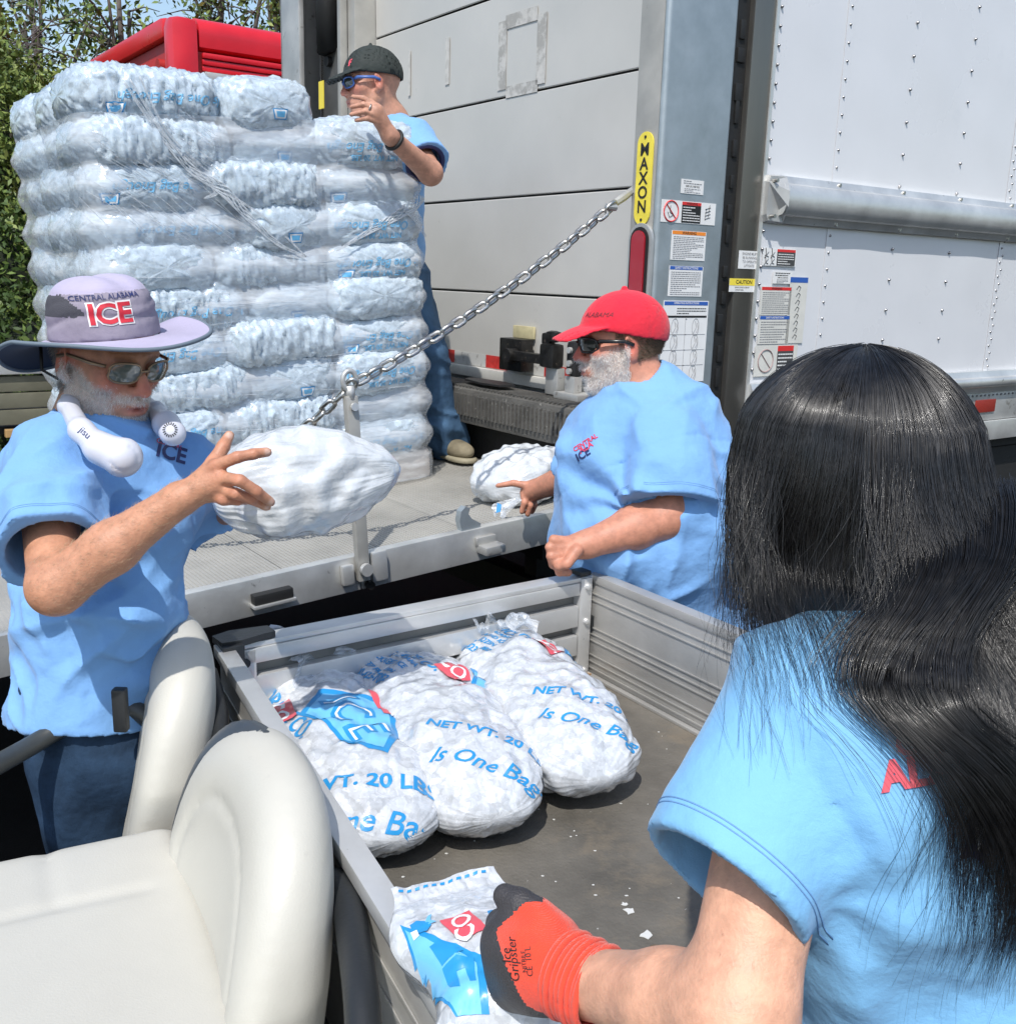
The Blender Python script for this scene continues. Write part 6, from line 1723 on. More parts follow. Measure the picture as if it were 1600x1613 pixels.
    LIL2 = mat('grey_lilac_cloth', (.27, .24, .30), .8, bump=(40, .8, 4), bump2=(1100, .2, 2), vary=(12, .1))
    MESH_ = mat('charcoal_mesh', (.07, .07, .085), .9, bump=(800, .6, 1)); UND = mat('navy_underbrim', (.018, .035, .07), .8); BIND = mat('slate_binding', (.14, .18, .22), .7)
    hc = H.w(-.012, 0, .050); h2 = Head(hc, H.x+A3(0, 0, .26), (-.06, -.07, .99), k=1.03)
    # brim as a two-sided sheet with stitched rings
    nr, na = 22, 96; top = []; 
    def brimz(r, a):
        t = (r-.10)/.095
        cs_ = math.cos(a); droop = .016*t*t*math.sin(a)**2 - .062*max(0, -cs_)**1.3*t**1.4 - .010*t*max(0, cs_)
        return droop+.0015*math.sin(5*a)*t
    vt = []; 
    for i in range(nr+1):
        t = i/nr; 
        for k in range(na):
            a = math.tau*k/na; r0x, r0y = .104, .086
            ex = r0x+(.092)*t; ey = r0y+(.086)*t
            z = brimz(.10+.095*t, a)+(.0012*math.sin(t*nr*math.pi/2)**2 if i % 2 else 0)
            vt.append(h2.w(ex*math.cos(a), ey*math.sin(a), z-.014))
    vt = np.array(vt); vb = vt-h2.z*.0035
    F_ = [(i*na+k, (i+1)*na+k, (i+1)*na+(k+1) % na, i*na+(k+1) % na) for i in range(nr) for k in range(na)]
    hat = meshobj('bucket_hat', vt, F_, LIL, root, True); meshobj('underbrim', vb, [f[::-1] for f in F_], UND, hat, True)
    b = MB(); b.tube([vt[nr*na+k]-h2.z*.0017 for k in range(na)], .0040, 6, closed=True); b.build('brim_binding', BIND, hat, smooth=True)
    # crown: soft, slightly caved
    def crown(p):
        q = h2.loc(p)
        q0 = q.copy(); zt = .096
        rr = np.sqrt((q[:, 0]/.106)**2+(q[:, 1]/.089)**2)
        bul = 1-.06*np.clip(q[:, 2]/.09, 0, 1)-.035*np.cos(q[:, 2]*60)*0
        d = (rr/bul-1)*.085
        topz = zt-.020*rr**2-.006*np.exp(-(q[:, 1]/.02)**2)
        d = smax(d, q[:, 2]-topz, .045)
        fo = .0045*np.exp(-((q[:, 2]-.020-.01*np.sin(q[:, 0]*30))/.006)**2)+.0035*np.exp(-((q[:, 2]-.045-.012*np.sin(q[:, 0]*25+1))/.005)**2)
        d = d+fo*(vnoise(q*14)*1.3)-.006*(fbm(q*14, 3)-.5)
        d = d+.0016*np.exp(-((q[:, 2]-.066)/.0022)**2)
        d = np.maximum(shell(d, .008), -(q[:, 2]+.014))
        return d
    v, q = sdf_mesh(crown, h2.c-.17, h2.c+.17, .0040); v = relax(v, q, 1)
    ql = h2.loc(v[q].mean(1)); ang = np.degrees(np.arctan2(ql[:, 1], ql[:, 0]))
    up_ = (ql[:, 2] > .066)
    aa = -ang   # his right side
    ms = (aa > 52)*(aa < 172)*(np.abs(ql[:, 2]-(.034+.018*np.sin(np.radians((aa-52)*1.5)))) < .019*np.sin(np.radians(np.clip((aa-52)/120, 0, 1)*180))**.6+.001)
    fm = np.where(up_, 0, np.where(ms, 2, 1))
    cr = meshobj('crown', v, q, None, hat, True, mats=[LIL, LIL2, MESH_], fm=fm)
    bvc = bvh_of(v, q)
    vc = unit(h2.w(.12, -.02, .04)-np.array([0, 0, CZ])); fpt = h2.w(.102, -.040, .036)
    vd = unit(-(h2.x*.93-h2.y*.38)); ux = np.cross(h2.z, -vd); uy = h2.z
    WT = mat('white_thread', (.75, .74, .74), .7); RT = mat('red_thread', (.55, .02, .04), .7)
    fo_ = h2.w(.085, -.042, .030)
    wrap_text('ICE', .048, fo_, ux, uy, vd, bvc, 'embroidery', WT, cr, eps=.0016, bold=.085)
    wrap_text('ICE', .048, fo_, ux, uy, vd, bvc, 'embroidery', RT, cr, eps=.0032, bold=.03)
    wrap_text('CENTRAL ALABAMA', .0122, fo_+uy*.030, ux, uy, vd, bvc, 'embroidery', NAVY, cr, eps=.0018, bold=.01)
    b = MB(); b.tube([h2.w(-.06, -.088, -.02), h2.w(-.05, -.10, -.06), h2.w(-.03, -.075, -.085), H.w(-.0, -.05, -.12)], .003, 6); b.build('chin_cord', BLACK, hat, smooth=True)
    return root, H
def boot(a, fwd, parent, m=None, sole=None, vox=.008):
    a = np.asarray(a, float); f = unit(fwd); s = np.cross(f, A3(0, 0, 1)); m = m or mat('tan_work_boot', (.20, .155, .095), .75, bump=(60, .5), vary=(12, .2))
    base = A3(a[0], a[1], a[2]-.10)
    def fn(p):
        q = np.stack([(p-base)@f, (p-base)@s, (p-base)[:, 2]], 1)
        d = sd_ell(q, (.09, 0, .045), (.115, .05, .042)); d = smin(d, sd_ell(q, (-.01, 0, .05), (.065, .042, .05)), .02)
        d = smin(d, sd_caps(q, (-.01, 0, .05), (-.02, 0, .17), .048, .052), .03)
        d = smax(d, -(q[:, 2]-.018), .004); d = d-.0015*np.cos(q[:, 0]*200)*(q[:, 0] > .02)*(q[:, 0] < .1)*(q[:, 2] > .05)
        return d
    o, v, q = make_mesh('boot', fn, base-A3(.22, .22, .02), base+A3(.25, .25, .24), vox, m, parent, 1)
    def fs(p):
        q = np.stack([(p-base)@f, (p-base)@s, (p-base)[:, 2]], 1); x = q[:, 0]
        w = .043+.010*np.clip(x/.1, -.5, 1)
        d = np.maximum(np.abs(q[:, 1])-w*np.sqrt(np.clip(1-np.clip((x-.14)/.075, 0, 1)**2, .0, 1)), np.maximum(x-.212, -.078-x))
        return smax(d, np.abs(q[:, 2]-.011)-.011, .006)
    make_mesh('sole', fs, base-A3(.24, .24, .03), base+A3(.25, .25, .06), vox, sole or mat('dark_sole', (.06, .055, .045), .8), o, 1)
    return o
mh, HH = man_hat()

# ---------------------------------------------------------------- neck fan (worn loose: a thing of its own)
def neck_fan():
    W = mat('white_fan_plastic', (.62, .63, .70), .35, coat=.2)
    root = thing('neck_fan', 'white bladeless neck fan hanging round the neck of the man in the lilac hat', 'neck fan', tuple(P(150, 670, 1.88)))
    pts1 = [P(112, 606, 1.93), P(108, 640, 1.80), P(128, 678, 1.70), P(158, 706, 1.675), P(192, 720, 1.675)]
    r1 = [.015, .016, .0185, .024, .034]
    pts2 = [P(112, 606, 1.93), P(150, 600, 2.06), P(205, 618, 2.08), P(245, 648, 1.93), P(262, 668, 1.86), P(272, 682, 1.83)]
    r2 = [.015, .015, .015, .017, .022, .024]
    vw = unit(P(195, 720, 1.7)-np.array([0, 0, CZ]))
    def fn(p):
        d = line_sdf(p, [(pts1[i], pts1[i+1], r1[i], r1[i+1]) for i in range(4)], .015)
        d = smin(d, line_sdf(p, [(pts2[i], pts2[i+1], r2[i], r2[i+1]) for i in range(5)], .015), .012)
        # flatten the lobe, and a ring groove
        e = p-P(196, 722, 1.672); r_ = np.linalg.norm(e-np.outer(e@vw, vw), axis=1); d = d+.003*np.exp(-((r_-.021)/.0018)**2)*(np.arctan2(e[:, 2], e[:, 0]) < 1.1)
        return d
    lo, hi = bounds(pts1+pts2, .05); v, q = sdf_mesh(fn, lo, hi, .0034); v = relax(v, q, 2)
    o = meshobj('fan_body', v, q, W, root, True); bv = bvh_of(v, q)
    sl = MB()
    c = P(267, 677, 1.83); vd = unit(c-np.array([0, 0, CZ]))
    quads = []
    for k in range(18):
        a = math.tau*k/18; r0, r1_ = .0085, .0135; w = .0010
        quads.append([(r0*math.cos(a)-w*math.sin(a), r0*math.sin(a)+w*math.cos(a)), (r1_*math.cos(a)-w*math.sin(a), r1_*math.sin(a)+w*math.cos(a)), (r1_*math.cos(a)+w*math.sin(a), r1_*math.sin(a)-w*math.cos(a)), (r0*math.cos(a)+w*math.sin(a), r0*math.sin(a)-w*math.cos(a))])
    vv = np.array(quads).reshape(-1, 2); ff = [(4*i, 4*i+1, 4*i+2, 4*i+3) for i in range(18)]
    v2, f2 = project(vv, ff, P(268, 677, 1.7), CR, CU, vd, bv, .0008); 
    if f2: meshobj('air_slots', v2, f2, BLK, o)
    # small slots along the inner edge of the band
    vv = []; 
    for i in range(16):
        t = i/15; x = 128+(178-128)*t; y = 640+(688-640)*t+6*math.sin(t*3)
        vv.append([(x-2, y-3), (x+1, y-4), (x+3, y), (x, y+1)])
    q2 = []; fq = []
    for i, pq in enumerate(vv):
        for (x, y) in pq: q2.append((x, y))
        fq.append((4*i, 4*i+1, 4*i+2, 4*i+3))
    out = []
    for (x, y) in q2:
        d = Vector(tuple(unit(P(x, y, 1)-np.array([0, 0, CZ])))); h_, n_, i_, t_ = bv.ray_cast(Vector((0, 0, CZ)), d, 5)
        out.append(tuple(h_-d*.001) if h_ else None)
    fq = [f for f in fq if all(out[i] for i in f)]
    if fq: meshobj('air_slots', [o_ or (0, 0, 0) for o_ in out], fq, BLK, o)
    wrap_text('jisu', .016, P(134, 682, 1.6), unit(CR*.8-CU*.75), unit(CU*.8+CR*.75), unit(P(134, 682, 1)-np.array([0, 0, CZ])), bv, 'printed_mark', NAVY, o, bold=.0)
neck_fan()
# ================================================================== man in the red cap
def man_red():
    P0 = globals()['P']
    def P(x, y, D): return P0(x, y, D+.30)
    root = thing('person', 'heavy bearded man in red baseball cap and sky blue T-shirt beside the platform', 'person', (.30, 2.55, 0))
    H = Head(P(978, 543, 2.50), (-.985, -.13, -.06), (-.05, 0, 1), k=1.10, jaw=1.12)
    nb = P(1020, 640, 2.53); sN = P(1052, 700, 2.40); sF = P(965, 690, 2.74); el = P(1052, 812, 2.34); wr = P(925, 857, 2.28); fi = P(884, 866, 2.27)
    elF = P(915, 745, 2.90); wrF = P(842, 772, 3.06)
    chest = P(1003, 725, 2.55); belly = P(1018, 862, 2.56); hips = P(1074, 975, 2.70)
    T = lambda x, y, D: P(x, y, D)
    chN = []
    for i, (kx, ky) in enumerate([(872, 850), (866, 862), (868, 876), (878, 888)]):
        chN.append(([T(893+i*2, 852+i*9, 2.255), T(kx, ky, 2.245), T(kx+3, ky+13, 2.262), T(kx+17, ky+14, 2.275)], [.0125, .0125, .0115, .0105]))
    thN = [([T(908, 868, 2.235), T(893, 888, 2.225), T(880, 893, 2.235)], [.016, .013, .0105])]
    chF = [([T(824, 775, 3.07), T(826, 792, 3.05), T(822, 806, 3.06)], [.012, .011, .0095]), ([T(832, 778, 3.08), T(835, 796, 3.06), T(831, 810, 3.07)], [.012, .011, .0095]), ([T(840, 782, 3.09), T(842, 796, 3.08), T(838, 806, 3.09)], [.011, .010, .009])]
    thF = [([T(832, 765, 3.05), T(808, 761, 3.05), T(784, 765, 3.06)], [.014, .011, .0085])]
    def body(p):
        d = H.sdf(p)
        d = smin(d, sd_caps(p, H.w(-.02, 0, -.05), nb, .070, .085), .04)
        d = smin(d, sd_caps(p, H.w(.02, 0, -.085), nb, .045, .07), .03)
        d = smin(d, sd_caps(p, nb, chest, .10, .14), .05); d = smin(d, sd_caps(p, sN, sF, .07, .07), .05)
        a = smin(sd_caps(p, sN, el, .068, .058), sd_caps(p, el, el*.6+wr*.4, .060, .058), .03)
        a = smin(a, sd_caps(p, el*.6+wr*.4, wr, .057, .035), .02)
        a = smin(a, sd_caps(p, wr, fi, .033, .032), .02); a = smin(a, fingers(p, chN, .004), .008); a = smin(a, fingers(p, thN, .003), .010)
        b = smin(sd_caps(p, sF, elF, .062, .052), sd_caps(p, elF, wrF, .053, .034), .03)
        b = smin(b, sd_caps(p, wrF, T(833, 777, 3.07), .030, .026), .02); b = smin(b, fingers(p, chF, .003), .008); b = smin(b, fingers(p, thF, .003), .010)
        return smin(smin(d, a, .02), b, .02)
    def beard_w(q):
        side = (q[:, 0] < .088)*sstep(.004, -.022, q[:, 2]-.30*(.03-q[:, 0]))*(q[:, 0] > -.002)*sstep(.028, .043, np.abs(q[:, 1]))
        mou = np.exp(-((q[:, 2]+.046)/.010)**2)*(np.abs(q[:, 1]) < .038)*(q[:, 0] > .07); chin = sstep(-.070, -.080, q[:, 2])*(q[:, 0] > .012)
        w = np.clip(np.maximum(np.maximum(side, mou), chin), 0, 1); lips = (np.abs(q[:, 1]) < .022)*(np.abs(q[:, 2]+.064) < .007)*(q[:, 0] > .09)
        return w*(1-lips)*(q[:, 2] > -.15)*(np.linalg.norm(q, axis=1) < .17)
    lo, hi = bounds([H.c, el, sN, sF, fi, wrF, P(784, 765, 3.06), chest], .15)
    o, v, q = make_mesh('body', body, lo, hi, .0045, skin_mat('ruddy_skin', (.50, .25, .16)), root, 1, lambda v: face_paint(H, (.52, .235, .155), (.55, .10, .08), (.45, .13, .12), v, beard_w, (.64, .57, .52)))
    pts, nn = face_pick(v, q, lambda v_: beard_w(H.loc(v_)), 9000)
    strands('beard', pts-nn*.001, nn*.8-H.z*.6, rng.uniform(.005, .012, len(pts)), 3, .00042, HAIRW, root, .7)
    def hw(v_):
        q_ = H.loc(v_); ear = np.exp(-((q_[:, 0]+.004)**2+(q_[:, 2]+.002)**2)/.030**2)
        return (q_[:, 0] < .030)*(q_[:, 2] > -.040-.2*q_[:, 0])*(q_[:, 2] < .06)*(np.linalg.norm(q_, axis=1) < .15)*(1-ear)*((q_[:, 0] < -.022)+(q_[:, 2] > .018)+((q_[:, 0] > .012)*(q_[:, 2] > -.02)*(q_[:, 0] < .022)))
    pts, nn = face_pick(v, q, hw, 9000); strands('hair', pts-nn*.001, nn*.6-H.z*.5-H.x*.5, rng.uniform(.006, .012, len(pts)), 3, .0006, HAIRB, root, .5)
    glasses(H, root, LENSK, FRAMEK, wrap=.030, thick=.0035)
    CAP = mat('red_cotton_cap', (.70, .012, .035), .85, bump=(90, .5, 4), bump2=(1000, .2, 2), vary=(14, .08), sheen=.2)
    o, v, q = ballcap(H, CAP, root, 'bright red baseball cap with dark stitching on the front', tilt=.20, brim_len=.088, brim_drop=.030, tall=-.004)
    bv = bvh_of(v, q); vd = unit(-(H.x*.75+H.y*.66)); c0 = H.w(.070, .052, .078)
    wrap_text('ALABAMA', .020, c0, unit(np.cross(H.z, -vd)), unit(H.z*.8-H.x*.4), vd, bv, 'embroidery', mat('dark_thread', (.12, .02, .03), .8), o, bold=.0)
    axN = unit(el-sN); hemN = sN+axN*np.linalg.norm(el-sN)*.90; axF = unit(elF-sF)
    def shirt(p):
        d = sd_caps(p, chest+A3(.0, .02, .02), belly, .195, .222)
        d = smin(d, sd_ell(p, belly+A3(-.015, .0, .02), (.225, .215, .20)), .05)
        d = smin(d, sd_caps(p, belly, hips, .212, .205), .06)
        d = smin(d, sd_caps(p, nb+A3(.01, 0, -.02), chest, .092, .17), .08)
        d = smin(d, sd_caps(p, P(1066, 665, 2.50), P(1090, 830, 2.52), .110, .17), .08)
        s1 = sd_caps(p, sN, sN+axN*.40, .098, .118)
        s2 = sd_caps(p, sF, sF+axF*.28, .092, .100)
        f = folds(p, [((.3, -.1, .95), .10, .016, 1.1), ((-.7, .2, .7), .085, .011, 1.3), ((.9, 0, .5), .12, .012, 1.2)], 8.)
        ap = P(985, 790, 2.40); r_ = p-ap; rr = np.linalg.norm(r_, axis=1); an = np.arctan2(r_[:, 2], r_[:, 0])
        f = f+.016*np.exp(-((rr-.10)/.11)**2)*(.5+.5*np.cos(an*8+vnoise(p*9)*3))
        d = smin(smin(fshell(d, f, .009), cut_end(fshell(s1, f, .009), p, hemN, axN, .17), .025), cut_end(fshell(s2, f, .011), p, sF+axF*.19, axF, .15), .025)
        d = smax(d, -sd_caps(p, nb+A3(-.01, 0, -.005), H.w(-.01, 0, -.04), .088, .09), .005)
        sm = (p-sN)@axN-.030+.35*((p-sN)@unit(np.cross(axN, A3(0, 1, 0)))); d = d+.0035*np.exp(-(sm/.004)**2)*(p[:, 1] < sN[1]+.06)
        hs = (p-hemN)@axN+.022; d = d+.0022*np.exp(-(hs/.003)**2)*(sd_caps(p, sN, hemN, .13) < 0)
        return np.maximum(d, -(p[:, 2]-(hips[2]-.09+.012*np.sin(p[:, 0]*16))))
    lo, hi = bounds([sN, sF, el, hips-A3(0, 0, .06), belly, nb, chest, sF+axF*.2], .235)
    so, sv_, sq = make_mesh('t_shirt', shirt, lo, hi, .0062, SHIRT, root, 1)
    bv = bvh_of(sv_, sq); stitch_ring(hemN-axN*.022, axN, bv, .15, so); stitch_ring(hemN-axN*.027, axN, bv, .15, so); c = P(921, 706, 2.4); vd = unit(P(921, 706, 1)-A3(0, 0, CZ)); ux = unit(CR*.78+CU*.5); uy = unit(CU*.86-CR*.40)
    wrap_text('CENTRAL', .017, P(922, 697, 2.2), ux, uy, vd, bv, 'chest_print', PINK, so, bold=.03, eps=.002); wrap_text('ALA', .022, P(923, 705, 2.2), ux, uy, vd, bv, 'chest_print', PINK, so, bold=.03, eps=.002)
    wrap_text('ICE', .028, P(918, 717, 2.2), ux, uy, vd, bv, 'chest_print', NAVY, so, bold=.03, eps=.002)
    kn = [A3(hips[0]-.04, hips[1]-.10, .50), A3(hips[0]-.08, hips[1]+.12, .50)]; ft = [A3(hips[0]+.02, hips[1]-.12, .10), A3(hips[0]-.12, hips[1]+.14, .10)]
    def jeans(p):
        d = sd_caps(p, hips+A3(0, 0, -.02), hips+A3(0, 0, -.12), .185, .185)
        for i in range(2): d = smin(d, line_sdf(p, [(hips+A3(0, -.09+.18*i, -.12), kn[i], .115, .085), (kn[i], ft[i], .085, .075)], .02), .03)
        return d-folds(p, [((.3, 0, 1), .08, .012, 1.4)], 5.)
    lo, hi = bounds([hips]+ft, .22); lo[2] = .06
    make_mesh('jeans', jeans, lo, hi, .012, DENIM, root, 1)
    for f_ in ft: boot(f_, (-1, -.1, 0), root, vox=.012)
man_red()

# ================================================================== man behind the stack
def man_back():
    root = thing('person', 'man in dark cap and blue-armed sunglasses standing behind the stack with hand raised', 'person', tuple(P(700, 716, 4.45)))
    H = Head(P(586, 134, 3.80), (-.93, -.36, -.10), (-.10, 0, 1), k=1.0, jaw=.98)
    nb = P(612, 196, 3.88); sL = P(650, 222, 3.82); sR = P(572, 232, 4.02); el = P(678, 272, 3.70); wr = P(614, 214, 3.50)
    chest = P(603, 275, 3.98); hips = P(618, 440, 4.22); knN = P(672, 552, 4.22); ftN = P(702, 690, 4.40); knF = P(600, 560, 4.4); ftF = P(610, 700, 4.55)
    T = lambda x, y, D: P(x, y, D)
    ch = [([T(589, 165, 3.44), T(572, 154, 3.43), T(556, 152, 3.44)], [.0105, .0095, .008]), ([T(592, 174, 3.435), T(573, 164, 3.42), T(554, 168, 3.43)], [.0105, .0095, .008]),
          ([T(594, 183, 3.44), T(575, 175, 3.42), T(553, 180, 3.43)], [.0105, .0095, .008]), ([T(594, 192, 3.45), T(578, 186, 3.43), T(561, 189, 3.44)], [.010, .009, .0075])]
    th = [([T(598, 172, 3.47), T(584, 160, 3.50), T(570, 160, 3.50)], [.013, .011, .009])]
    def body(p):
        d = H.sdf(p); d = smin(d, sd_caps(p, H.w(-.02, 0, -.05), nb, .056, .062), .03); d = smin(d, sd_caps(p, nb, chest, .08, .12), .05)
        d = smin(d, sd_caps(p, sR, sL, .06, .06), .05)
        a = smin(sd_caps(p, sL, el, .050, .042), sd_caps(p, el, wr, .044, .028), .02)
        a = smin(a, sd_caps(p, wr, T(592, 176, 3.45), .026, .030), .02); a = smin(a, fingers(p, ch, .0025), .008); a = smin(a, fingers(p, th, .003), .008)
        b = sd_caps(p, sR, P(545, 300, 4.0), .05, .04)
        return smin(smin(d, a, .015), b, .02)
    lo, hi = bounds([H.c, el, sR, sL, T(550, 170, 3.43), chest], .14)
    o, v, q = make_mesh('body', body, lo, hi, .0050, skin_mat('fair_tan_skin', (.50, .27, .185)), root, 1, lambda v: face_paint(H, (.50, .26, .18), (.55, .15, .11), (.45, .15, .13), v))
    gl = glasses(H, root, LENSK, mat('blue_frame', (.06, .14, .42), .3), wrap=.020, thick=.0035)
    o, v, q = ballcap(H, mat('charcoal_cap', (.022, .030, .028), .8, bump=(90, .5, 4), vary=(14, .15)), root, 'charcoal baseball cap with a small red badge', tilt=.14, vox=.006, brim_len=.085, brim_drop=.028)
    b = MB(); bv = bvh_of(v, q); wrap_text('F', .032, H.w(.088, .040, .072), unit(np.cross(H.z, H.x+H.y*.5)), H.z, unit(-(H.x+H.y*.5)), bv, 'embroidery', REDI, o, bold=.05)
    # necklace, ring, watch
    b = MB(); pts = [nb+A3(.075*math.cos(a), .07*math.sin(a), .012-.02*math.cos(a+.6)) for a in np.linspace(0, math.tau, 41)[:-1]]
    b.tube(pts, .0045, 5, closed=True); b.build('bead_necklace', WHI, root, smooth=True)
    b = MB(); c = T(582, 169.5, 3.425); ax = unit(T(573, 164, 3.42)-T(592, 174, 3.435)); u_ = unit(np.cross(ax, A3(0, 0, 1))); w_ = np.cross(ax, u_)
    b.tube([c+.0125*(u_*math.cos(a)+w_*math.sin(a)) for a in np.linspace(0, math.tau, 17)[:-1]], .0028, 5, closed=True); b.build('ring', STEEL, root, smooth=True)
    b = MB(); c = wr+(el-wr)*.10; ax = unit(el-wr); u_ = unit(np.cross(ax, A3(0, 0, 1))); w_ = np.cross(ax, u_)
    b.tube([c+.034*(u_*math.cos(a)+w_*math.sin(a)) for a in np.linspace(0, math.tau, 25)[:-1]], .007, 6, closed=True); b.build('watch_strap', BLACK, root, smooth=True)
    axL = unit(el-sL)
    def shirt(p):
        d = sd_caps(p, chest, hips, .145, .130); d = smin(d, sd_caps(p, nb+A3(0, 0, -.02), chest, .085, .12), .06)
        d = smin(d, sd_caps(p, sL, sR, .075, .075), .06); s1 = sd_caps(p, sL, sL+axL*.26, .070, .088)
        axR = unit(P(545, 300, 4.0)-sR); d = smin(d, sd_caps(p, sR, sR+axR*.2, .07, .085), .035)
        f = folds(p, [((.3, -.1, .95), .09, .014, 1.2), ((-.7, .2, .7), .08, .010, 1.3)], 3.); d = smin(fshell(d, f, .011), cut_end(fshell(s1, f, .011), p, sL+axL*.155, axL), .02)
        d = smax(d, -sd_caps(p, nb+A3(0, 0, 0), H.w(-.01, 0, -.04), .068, .08), .005)
        sm = (p-sL)@axL-.02; d = d+.003*np.exp(-(sm/.004)**2)
        return np.maximum(d, -(p[:, 2]-hips[2]+.10))
    lo, hi = bounds([sL, sR, el, hips, nb, chest, P(545, 300, 4.0)], .18)
    make_mesh('t_shirt', shirt, lo, hi, .0070, SHIRT, root, 1)
    b = MB(); b.tube([sL+axL*.145+(.070*(unit(np.cross(axL, A3(0, 0, 1)))*math.cos(a)+np.cross(axL, unit(np.cross(axL, A3(0, 0, 1))))*math.sin(a))) for a in np.linspace(0, math.tau, 25)[:-1]], .012, 6, closed=True); b.build('undershirt_cuff', NAVY, root, smooth=True)
    JN = mat('blue_denim', (.055, .11, .19), .8, bump=(50, .6, 5), bump2=(1200, .25, 2), vary=(10, .35), spec=.15)
    def jeans(p):
        d = sd_caps(p, hips, hips+A3(0, 0, -.05), .145, .15)
        d = smin(d, line_sdf(p, [(hips+A3(.06, -.03, -.06), knN, .10, .078), (knN, ftN, .078, .070)], .02), .03)
        d = smin(d, line_sdf(p, [(hips+A3(-.06, .03, -.06), knF, .10, .078), (knF, ftF, .078, .070)], .02), .03)
        low = np.clip(1-(p[:, 2]-ftN[2])/.25, 0, 1)
        return d-folds(p, [((.2, 0, 1), .055, .020, .9), ((1, .3, .3), .09, .010, 1.2)], 5.)*(.5+low)
    lo, hi = bounds([hips, ftN, ftF, knN], .17); make_mesh('jeans', jeans, lo, hi, .0085, JN, root, 1)
    boot(ftN+A3(0, 0, .02), (.55, -.75, 0), root, mat('tan_suede_boot', (.21, .18, .12), .8, bump=(60, .6), vary=(14, .3)), mat('pale_sole', (.30, .27, .19), .7), vox=.007)
    boot(ftF+A3(0, 0, .02), (-.8, -.6, 0), root, MATS['tan_suede_boot'], MATS['pale_sole'], vox=.012)
man_back()

